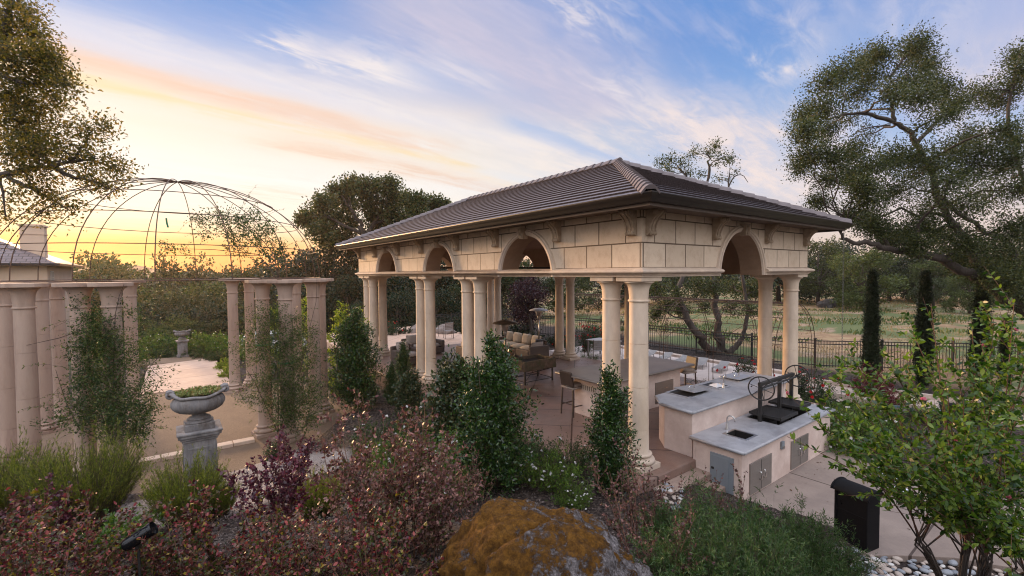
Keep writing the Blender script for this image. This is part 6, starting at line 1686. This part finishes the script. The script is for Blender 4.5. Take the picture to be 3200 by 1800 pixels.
tree('live_oak', 'great spreading live oak at the right edge with dark crooked limbs', ob, oakcl, [
    ([ob, L8(1800, 1250, 16.2), L8(1650, 1180, 15.8), L8(1400, 1000, 15.2), L8(1200, 890, 15), L8(1110, 835, 14.8), L8(830, 800, 14.6), L8(650, 750, 14.5), L8(520, 730, 14.5), L8(470, 680, 14.5)], .22, .04),
    ([L8(1800, 1250, 16.2), L8(1660, 980, 16), L8(1560, 760, 15.8), L8(1440, 680, 15.6), L8(1360, 640, 15.6), L6(1200, 1250, 15.5)], .14, .05),
    ([L8(1660, 980, 16), L8(1800, 700, 16), L8(1700, 450, 16), L6(1650, 760, 16), L6(1700, 520, 16), L6(1750, 300, 16)], .10, .025),
    ([L8(1400, 1000, 15.2), L8(1290, 700, 15.4), L8(1180, 620, 15.4), L8(1130, 500, 15.4), L6(1100, 1000, 15.5), L6(1040, 880, 15.5), L6(980, 800, 15.5), L6(870, 740, 15.5), L6(880, 650, 15.5), L6(820, 500, 15.5), L6(900, 350, 15.5), L6(1000, 240, 15.6)], .13, .025),
    ([L6(870, 735, 15.5), L6(660, 670, 15.4), L6(520, 690, 15.3), L6(400, 720, 15.2)], .07, .02),
    ([L6(1040, 880, 15.5), L6(1130, 780, 15.8), L6(1250, 650, 16), L6(1450, 560, 16)], .07, .02),
    ([L6(850, 760, 15.4), L6(720, 770, 15.2), L6(620, 800, 15)], .03, .012)], 'oak', (.05, .085), .54, 128, 16, .55, .1, m_bark, .008, 1500)

# oak branches reaching in from the left edge
def L4(x, y, Y): return PS(x / 1.61, y / 1.61, Y)
lob = np.array([-14.5, 8.6, tz(-14.5, 8.6)])
lcl = cl_from([(40, 60, 85), (130, 60, 55), (50, 180, 105), (170, 170, 65), (60, 310, 115), (180, 290, 75), (250, 290, 45), (230, 380, 75), (320, 410, 50, .7), (120, 420, 95), (40, 470, 90), (280, 500, 45, .7), (160, 530, 75), (60, 590, 90), (180, 610, 55, .7), (100, 680, 85), (200, 690, 50, .6), (60, 770, 85), (160, 750, 65), (-60, 250, 130), (-80, 500, 130)], 0, 0, 1.61, 10, 1.0, 1.1)
lcl += cl_from([(340, 640, 40), (440, 655, 42), (535, 635, 16), (300, 720, 55), (420, 740, 50), (250, 760, 60), (350, 790, 55), (480, 800, 50), (570, 830, 50), (610, 860, 42), (220, 860, 50), (400, 880, 50), (470, 910, 42), (550, 940, 42), (180, 940, 50), (260, 970, 50), (80, 980, 50), (200, 1060, 42), (330, 1040, 42), (30, 1080, 36), (120, 860, 60)], 0, 0, 1.61, 10.4, .8, .40)
tree('live_oak', 'oak branches with backlit leaves reaching in at the left edge', lob, lcl, [
    ([lob, L4(-260, 1500, 10), L4(-200, 1000, 10.2), L4(-80, 920, 10.3), L4(0, 895, 10.4), L4(150, 845, 10.4), L4(260, 840, 10.4), L4(350, 815, 10.4), L4(400, 770, 10.4), L4(440, 690, 10.4)], .11, .015),
    ([L4(260, 840, 10.4), L4(360, 890, 10.4), L4(460, 910, 10.4), L4(560, 950, 10.4)], .05, .012), ([L4(40, 890, 10.4), L4(150, 950, 10.3), L4(260, 1000, 10.3), L4(350, 1060, 10.3)], .05, .012),
    ([L4(350, 815, 10.4), L4(470, 800, 10.4), L4(600, 860, 10.4)], .04, .01), ([L4(0, 895, 10.4), L4(20, 1000, 10.3), L4(30, 1090, 10.3)], .03, .01),
    ([L4(-200, 1000, 10.2), L4(-150, 600, 10.2), L4(-60, 350, 10.1), L4(40, 150, 10), L4(60, -100, 10)], .18, .05), ([L4(-60, 350, 10.1), L4(100, 420, 10), L4(250, 420, 10)], .06, .015)], 'oak_gold', (.055, .095), .45, 58, 14, .55, .1, m_bark, .006, 900)

# round oak behind the far end of the pavilion
def C7(lst, Y, j, d=1.): return cl_from(lst, 900, 500, 2.23, Y, j, d)
mo_b = PS(1150, 1050, 38); mo_b[2] = tz(mo_b[0], mo_b[1])
def L7(x, y, Y): return PS(900 + x / 2.23, 500 + y / 2.23, Y)
tree('round_oak', 'big round crowned oak behind the far left end of the roof', mo_b, C7([(450, 185, 75), (560, 195, 85), (700, 190, 85), (340, 225, 65), (250, 300, 80), (400, 290, 95), (560, 300, 90), (700, 290, 95), (810, 280, 70), (900, 290, 60), (1010, 310, 65), (1080, 325, 40), (160, 400, 70), (280, 410, 90), (420, 420, 95), (620, 400, 70), (740, 390, 85), (110, 420, 40), (230, 510, 90), (380, 540, 95), (500, 600, 80), (880, 380, 90), (650, 480, 80), (320, 600, 90)], 38, 2.5), [
    ([mo_b, L7(540, 640, 38), L7(530, 520, 38), L7(500, 440, 38), L7(430, 330, 38)], .42, .08), ([L7(535, 560, 38), L7(600, 440, 38), L7(690, 320, 38)], .22, .06), ([L7(530, 520, 38), L7(380, 450, 37), L7(250, 380, 37)], .18, .05), ([L7(600, 440, 38), L7(760, 400, 38.5), L7(940, 320, 39)], .14, .04)], 'oak', (.16, .27), .6, 130, 12, .75, .25, m_bark, .025, 300)

# multi-stemmed tree beyond the fence, its thin crown over the ridge
def L2(x, y, Y): return PS(1750 + x / 3.623, 850 + y / 3.623, Y)
def L4b(x, y, Y): return PS(1700 + x / 2.415, 450 + y / 2.415, Y)
mb_ = L2(1800, 985, 23.2); mb_[2] = tz(mb_[0], mb_[1]) - .05
mcl = cl_from([(880, 150, 55), (950, 115, 55), (1040, 150, 50), (1120, 85, 75), (1230, 60, 80), (1330, 110, 70), (1300, 20, 55), (1400, 110, 42), (930, 205, 45), (1090, 220, 45), (1180, 230, 42, .6), (1310, 270, 36, .5), (1390, 260, 36, .5), (1450, 200, 30, .3)], 1700, 450, 2.415, 24, 1.2, .62)
mcl += cl_from([(1100, 180, 130), (1300, 230, 140), (1550, 150, 140), (1750, 180, 130), (1950, 180, 140), (2150, 180, 130), (1200, 380, 120), (1380, 430, 90), (1650, 380, 70, .6), (1950, 400, 110, .7), (2150, 430, 90, .7), (1080, 480, 70), (2300, 150, 120)], 1750, 850, 3.623, 24, 1.5, 2.2)
tree('multi_stem_oak', 'leaning multi stemmed grey trunked tree behind the fence, thin crown above the roof', mb_, mcl, [
    ([mb_, L2(1700, 900, 23), L2(1560, 700, 22.9), L2(1420, 480, 22.9), L2(1300, 250, 23), L4b(1150, 700, 23.5), L4b(1100, 400, 24), L4b(1080, 250, 24)], .24, .05),
    ([mb_, L2(1820, 750, 23.2), L2(1780, 500, 23.3), L2(1740, 250, 23.5), L4b(1240, 600, 23.8), L4b(1250, 350, 24), L4b(1240, 150, 24), L4b(1240, 60, 24)], .22, .03),
    ([mb_ + np.array([.5, .1, 0]), L2(1960, 880, 23.2), L2(2060, 780, 23.2), L2(2110, 600, 23.2), L2(2130, 400, 23.4), L4b(1420, 500, 23.8), L4b(1390, 330, 24), L4b(1400, 230, 24)], .16, .03),
    ([L2(1880, 900, 23.2), L2(1780, 780, 23), L2(1720, 680, 22.9)], .09, .04), ([L4b(1390, 330, 24), L4b(1430, 240, 24), L4b(1500, 225, 24), L4b(1540, 290, 24)], .035, .012)], 'oak', (.08, .13), .5, 34, 11, .45, .2, m_barkl, .012, 600)

# purple-leaved plum
pb_ = PS(1665, 1075, 27); pb_[2] = tz(pb_[0], pb_[1])
tree('purple_plum', 'dark purple leaved plum tree seen through the pavilion', pb_, cl_from([(1800, 60, 140), (1700, 150, 130), (1900, 160, 130), (1780, 240, 150), (1880, 300, 130), (1700, 300, 100), (1800, 370, 120), (1960, 80, 100), (1690, 20, 80), (1850, -60, 110), (1760, -20, 100)], 1150, 900, 3.623, 27, .8), [([pb_, PS(1650, 980, 27), PS(1655, 900, 27)], .12, .04)], 'plum', (.09, .14), .55, 60, 11, .4, .2, m_bark, .012, 200)

# generic wood trees: four crowns, copied
def wood(name, h, r, mat, seed, leaf=.26, spn=26, n=26, per=10):
    global rng
    t = thing(name, 'x', 'tree'); rr = random.Random(seed); cl = []
    for i in range(n):
        a = rr.random() * 6.28; f = rr.random(); q = math.sqrt(rr.random()) * r
        z = h * (.13 + .79 * f); k = math.sqrt(max(.05, 1 - ((z / h - .42) / .56) ** 2))
        cl.append(((q * k * math.cos(a), q * k * math.sin(a), z), r * rr.uniform(.26, .42), 1.))
    clump_leaves('crown', cl, spn, per, r * .17, (leaf * .7, leaf * 1.2), .6, LM[mat], t, .4)
    mb = MB(); mb.tube([(0, 0, -.3), (.1, .05, h * .3), (.0, .1, h * .55), (.1, 0, h * .8)], [r * .075, r * .06, r * .04, r * .012], 7)
    for c, q, d in cl[::2]: mb.tube(wobble((0, .05, h * .35), c, 5, .05, .04), [r * .03, r * .022, r * .016, r * .01, r * .005], 5)
    mb.build('trunk', m_bark, t, smooth=True); return t
wv = [wood('wood_tree', 8, 4.2, 'wood', 1, spn=44), wood('wood_tree', 7, 4.4, 'dark', 2, spn=44), wood('wood_tree', 8, 3.8, 'wood_l', 3, spn=44), wood('wood_tree', 9, 3.6, 'oak', 4, spn=40)]
wused = set()
def wput(k, dx, dyt, Y, label, group, sx=1.):
    """a wood tree whose top shows at height dyt"""
    p = P(dx, dyt, Y); zb = tz(p[0], p[1]); h = (8, 7, 8, 9)[k]; s = max(.25, (p[2] - zb) / (h * 1.0))
    t = wv[k] if k not in wused else dup(wv[k]); wused.add(k)
    place(t, (p[0], p[1], zb), random.random() * 6.28, (s * sx, s * sx, s), label, group); return t
gv = 'trees of the valley wood beyond the dome'; lv = 'hazy green tree in the valley wood beyond the wire dome'
wput(2, 205, 652, 62, 'sunlit pinkish tree beside the house under the dome', gv, .95); wput(3, 455, 646, 58, 'round topped tree standing above the valley wood', gv, .7)
for k, x, y, Y in ((0, 270, 690, 70), (1, 330, 684, 75), (2, 385, 690, 66), (0, 420, 700, 50), (1, 510, 690, 60), (3, 545, 682, 64), (0, 590, 690, 55), (2, 360, 735, 42), (0, 440, 725, 38), (1, 400, 770, 34), (2, 490, 720, 44), (3, 540, 715, 46), (0, 560, 745, 36), (1, 480, 775, 32), (3, 620, 668, 60), (0, 660, 662, 56), (1, 250, 705, 46), (0, 150, 700, 60), (2, 300, 725, 48), (1, 690, 690, 44), (0, 640, 700, 42), (3, 345, 790, 31), (2, 430, 800, 30), (0, 520, 800, 31), (1, 100, 720, 44), (0, 200, 730, 40), (2, 40, 740, 38), (1, 590, 770, 33)):
    wput(k, x, y + 3, Y, lv, gv)
gp = 'dark evergreens behind the far end of the pavilion'; lp = 'dark evergreen tree behind the columns at the far end of the pavilion'
for k, x, y, Y in ((1, 780, 640, 44), (1, 840, 620, 40), (1, 760, 720, 34), (1, 870, 700, 35), (1, 960, 680, 37), (1, 1040, 660, 42), (1, 1120, 640, 44), (0, 1200, 640, 46), (1, 1000, 740, 33), (1, 1090, 730, 36), (1, 920, 760, 32), (0, 1160, 720, 38), (1, 700, 760, 33)):
    wput(k, x, y, Y, lp, gp)
gr_ = 'trees of the wood beyond the dry field'; lr = 'tree of the dark wood edge beyond the dry field'
wput(2, 2170, 636, 50, 'light olive green tree at the field edge right of the pavilion', gr_, 1.25); wput(3, 2060, 600, 56, 'tall grey green tree right behind the corner of the roof', gr_, .9)
for k, x, y, Y in ((1, 1260, 640, 52), (0, 1340, 650, 46), (3, 1440, 660, 44), (1, 1520, 650, 56), (1, 1600, 650, 58), (0, 1700, 650, 60), (1, 1800, 640, 62), (3, 1880, 640, 62), (1, 1960, 630, 62), (1, 2110, 610, 62), (0, 2240, 630, 60), (1, 2300, 640, 60), (2, 2340, 660, 56), (1, 2400, 620, 58), (0, 2470, 640, 54), (1, 2540, 640, 52), (0, 2620, 620, 52), (1, 2700, 600, 50), (2, 2440, 690, 44), (0, 2350, 700, 50)):
    wput(k, x, y, Y, lr, gr_)
# cypresses along the fence
def mk_cyp():
    t = thing('italian_cypress', 'x', 'tree'); h, r = 4.2, .29; cl = []
    for i in range(26):
        f = i / 25; z = h * (.03 + .95 * f); w_ = r * (1 - f ** 3.0 * .85) * (.75 + .25 * min(1, f * 5)) * random.uniform(.72, 1.15)
        for k in range(3): a = i * 2.4 + k * 2.1; cl.append(((w_ * .45 * math.cos(a), w_ * .45 * math.sin(a), z), (w_ * .65, w_ * .65, .16), 1.))
    clump_leaves('crown', cl, 60, 9, .20, (.06, .11), .24, LM['cyp'], t, .4, upb=1.6, outw=.25)
    MB().tube([(0, 0, -.1), (0, 0, h * .9)], [.07, .015], 7).build('trunk', m_bark, t); return t
cy = mk_cyp(); first = True
for dx, yt, Y, wl, lab in ((2195, 688, 17.2, 1., 'slim dark cypress nearest the rain chain'), (2328, 690, 17.0, 1.05, 'dark cypress in the middle of the three along the fence'), (2470, 722, 16.2, 1.2, 'thicker dark cypress under the limbs of the great oak'), (2532, 800, 16.6, 1.2, 'short dark cypress at the right end of the fence')):
    p = P(dx, yt, Y); zb = tz(p[0], p[1]); s = (p[2] - zb) / 4.2; t = cy if first else dup(cy); first = False
    place(t, (p[0], p[1], zb), random.random() * 6, (s * wl, s * wl, s), lab, 'cypresses along the fence')

# ------------------------------------------------------------------ hedges, roses and low planting around
gh = 'hedge shrubs beyond the walkway'
hm = mk_mound('x', 1.0, 1.15, 'mound', (.06, .10), .5, 14, 120, 40); hd_ = mk_mound('x', .9, .7, 'moundd', (.05, .08), .5, 0, 120, 40)
for i, (x, y, Y, s, k) in enumerate(((345, 870, 24, 1.0, 0), (385, 866, 25, 1.05, 0), (425, 862, 25.5, 1.05, 0), (500, 860, 25, 1.1, 0), (535, 856, 24.5, 1.15, 0), (565, 856, 24, 1.1, 0), (600, 850, 23.5, 1.2, 0), (640, 860, 22, 1.0, 0), (480, 885, 24, .9, 1), (520, 885, 23.6, .95, 1), (555, 885, 22.8, .9, 1), (410, 885, 24, .8, 1), (330, 880, 22, .9, 0), (300, 880, 21, 1.0, 0))):
    t = (hm, hd_)[k] if i in (0, 8) else dup((hm, hd_)[k])
    put(t, x, y, Y, s=s, label='leafy green hedge shrub beyond the walkway, some with white flowers' if k == 0 else 'low dark hedge shrub at the end of the walkway', group=gh if k == 0 else 'low dark shrubs at the end of the walkway')
lm = mk_mound('x', .45, .5, 'lime', (.04, .07), .5, 0, 70, 36)
put(lm, 566, 890, 20.5, s=1.0, label='small yellow green shrub left of the walkway edge column', group='yellow green edging shrubs'); put(dup(lm), 572, 905, 18.8, s=.9, label='low golden shrub at the foot of the walkway edge column', group='yellow green edging shrubs')
GR = 'green mounds in the garden right of the counter'
for i, (x, y, Y, s, k, lab) in enumerate(((2110, 1040, 10.6, 1.5, 0, 'rounded green mound right behind the counter end'), (2160, 1055, 10.2, 1.3, 0, 'rounded green mound above the small stone bed'), (2195, 1020, 11.4, 1.4, 0, 'dark mound behind the two green mounds'), (2060, 1000, 12.6, 1.2, 1, 'dark low mound behind the grill'), (2230, 1040, 11.4, .8, 1, 'dark mound left of the coiled hose'), (2440, 1000, 12.4, .9, 1, 'dark green shrub below the thicker cypress'), (2500, 980, 13, .9, 0, 'green shrub behind the crape myrtle'), (1760, 950, 14.6, .9, 1, 'dark green mound between the bar and the sun loungers'), (1800, 950, 14.2, .9, 0, 'green mound behind the bar stool'), (1850, 930, 14.6, .9, 1, 'dark bush left of the far column pair'), (1480, 910, 19.5, .8, 0, 'green mound right of the mid column pair'), (2330, 1000, 12.5, .8, 1, 'dark shrub behind the black tub'))):
    t = dup((m1, m2)[k]); put(t, x, y, Y, s=s * 1.1, label=lab, group=GR)
rs = mk_upright('rose_bush', 'x', 1.3, .42, 'rose', (.035, .06), .6, 6, 20, 8, .7, .8)
flowers('flowers', np.array([(random.gauss(0, .32), random.gauss(0, .32), random.uniform(.6, 1.38)) for _ in range(11)]), .06, m_rfl, rs)
for i, (x, y, Y, s, lab) in enumerate(((1832, 0, 21.5, 1.1, 'red flowering rose bush right of the mid column pair'), (1862, 0, 22.5, 1.0, 'red rose bush against the fence behind the near columns'), (1430, 0, 21, .8, 'rose bush with red blooms behind the sofa end'), (2018, 0, 14.5, .85, 'rose bush with one red bloom right of the far column pair'), (2068, 0, 13.0, .85, 'standard rose bush left of the rain chain'), (1880, 0, 15.2, .95, 'leafy rose bush in front of the fence by the far column pair'), (985, 0, 27, .9, 'red rose bush beyond the far terrace'), (1500, 0, 23, .9, 'rose bush by the fence near the heater'))):
    sx_ = x / K_ if x in (1832, 1862) else x
    t = rs if i == 0 else dup(rs); put(t, sx_, 850, Y, s=s, label=lab, group='rose bushes with red blooms')
rl = mk_mound('dark red lace leaf maple in front of the fence beside the first cypress', .7, 1.0, 'redlace', (.04, .07), .4, 0, 110, 40, name='lace_maple'); put(rl, 2195, 900, 14.6, s=1.1)
t = dup(rl); put(t, 2240, 940, 13.8, s=.7, label='smaller dark red lace leaf maple right of the rain chain', group=None)
bush = mk_mound('x', .9, .8, 'dark', (.06, .10), .5, 0, 100, 36)
for i, (x, Y, s, lab) in enumerate(((960, 29, 1.2, 'dark bush beyond the terrace at the far left columns'), (1010, 28, 1.1, 'dark bush behind the white garden chairs'), (1075, 30, 1.2, 'dark bush behind the second column pair'), (1180, 28, 1.1, 'dark bush behind the third column pair'), (1250, 27, 1.0, 'bush below the purple plum tree'), (1340, 25, .9, 'green bush behind the sofa'), (1400, 24.5, .8, 'green bush behind the pale heater'), (1140, 31, 1.3, 'tall bush in the gap left of the third column pair'), (930, 27, 1.1, 'bush right of the far left corner columns'), (1310, 28.5, 1.1, 'bush left of the pale heater, before the fence'))):
    t = bush if i == 0 else dup(bush); put(t, x, 850, Y, s=s, label=lab, group='dark bushes around the far terrace')
gb = [rock_obj('garden_rock', (0, 0, 0), (.9, .6, .55), 40 + k, 4, .25, 1.3, pmat('garden_rock', (.12, .09, .075), (.24, .19, .165), 6, .9, .4), .05) for k in range(2)]
p = P(1055, 830, 28.5); place(gb[0], (p[0], p[1], -.1), 1, 1., 'brown garden boulder behind the white chairs'); gb[0]['category'] = 'boulder'
p = P(1120, 830, 28); place(gb[1], (p[0], p[1], -.1), 2, 1., 'brown garden boulder left of the third column pair'); gb[1]['category'] = 'boulder'

# ------------------------------------------------------------------ loose ground cover
n = 26000
x = rng.uniform(-7, 5.0, n); y = rng.uniform(2.2, 9.5, n); z = th(x, y)
a_ = (x - NP[0]) * _u[0] + (y - NP[1]) * _u[1]; b_ = (x - NP[0]) * _v[0] + (y - NP[1]) * _v[1]
keep = ~((a_ > -.9) & (b_ > -.45)) & (np.hypot(x + 9.47, y - 12.9) > 4.9) & ~((b_ > 1.2) & (a_ > -4.5))
x, y, z = x[keep], y[keep], z[keep]
D_ = rand_dirs(len(x)); D_[:, 2] *= .35
m_chip = leafmat('bark_chip', [(.012, .009, .008), (.03, .02, .016), (.06, .045, .038), (.11, .085, .075), (.20, .16, .15)], 0, .9, .2)
tag(leaves('mulch_chips', np.stack([x, y, z + rng.uniform(.0, .03, len(x))], 1), D_, rng.uniform(.02, .06, len(x)), rng.uniform(.010, .024, len(x)), m_chip, None, False, 1.), kind='stuff')
n = 30000
x = rng.uniform(2, 60, n); y = 19 + 45 * rng.uniform(0, 1, n) ** 1.6; b_ = (x - NP[0]) * _v[0] + (y - NP[1]) * _v[1]
from mathutils import noise as mnoise
dn = np.array([mnoise.noise(Vector((float(p) * .16, float(q) * .16, 0))) for p, q in zip(x, y)])
keep = (b_ > 16.5) & (dn > -.12); x, y, dn = x[keep], y[keep], dn[keep]
m_dry = leafmat('dry_grass', [(.16, .10, .05), (.24, .17, .075), (.30, .22, .11), (.12, .13, .045)], .3, .8, .1)
Dd = rand_dirs(len(x)) * .5 + np.array([0, 0, 1.]); s_g = .10 + .10 * (y - 18) / 40
tag(leaves('dry_grass', np.stack([x, y, th(x, y)], 1), Dd, rng.uniform(.7, 1.7, len(x)) * s_g, .03 + .03 * (y - 18) / 40, m_dry, None), kind='stuff')
n = 16000
x = rng.uniform(5, 55, n); y = rng.uniform(27, 50, n); dn = np.array([mnoise.noise(Vector((float(p) * .12 + 9, float(q) * .2, 3))) for p, q in zip(x, y)]); keep = dn > .08; x, y = x[keep], y[keep]
m_grn = leafmat('field_weeds', [(.035, .065, .025), (.06, .10, .035), (.10, .13, .05), (.17, .15, .04)], .3, .8, .1)
tag(leaves('field_weeds', np.stack([x, y, th(x, y)], 1), rand_dirs(len(x)) * .5 + np.array([0, 0, 1.]), rng.uniform(.14, .34, len(x)), .09, m_grn, None), kind='stuff')

n = 900
a_ = rng.uniform(-3.5, 15, n); b_ = rng.uniform(-.3, 7.5, n); z_ = np.where(a_ > -.2, .006, -.455); k_ = (a_ > -.1) | ((b_ > 1.5) & (a_ < -1.2) & (a_ > -3.2))
pt = NP[None] + a_[:, None] * _u[None] + b_[:, None] * _v[None]; pt, z_ = pt[k_], z_[k_]
dd = rand_dirs(len(pt)); dd[:, 2] = np.abs(dd[:, 2]) * .15
m_fall = leafmat('fallen_leaf', [(.08, .05, .02), (.16, .10, .04), (.10, .035, .02), (.05, .035, .02)], 0, .8, .2)
tag(leaves('fallen_leaves', np.concatenate([pt, z_[:, None]], 1), dd, rng.uniform(.025, .06, len(pt)), .022, m_fall, None, True, 2.), kind='stuff')
# ------------------------------------------------------------------ evening haze
hz = MB().box((0, 200, -10), (1500, 560, 60)).build('haze', bpy.data.materials.new('haze_air')); tag(hz, kind='stuff')
hm_ = hz.data.materials[0]; hn = nodes(hm_)
ho = hn.nodes.new('ShaderNodeOutputMaterial'); hp_ = hn.nodes.new('ShaderNodeVolumePrincipled')
hp_.inputs['Color'].default_value = (.84, .68, .58, 1); hp_.inputs['Density'].default_value = .0004; hp_.inputs['Anisotropy'].default_value = .6
hn.links.new(hp_.outputs[0], ho.inputs['Volume'])
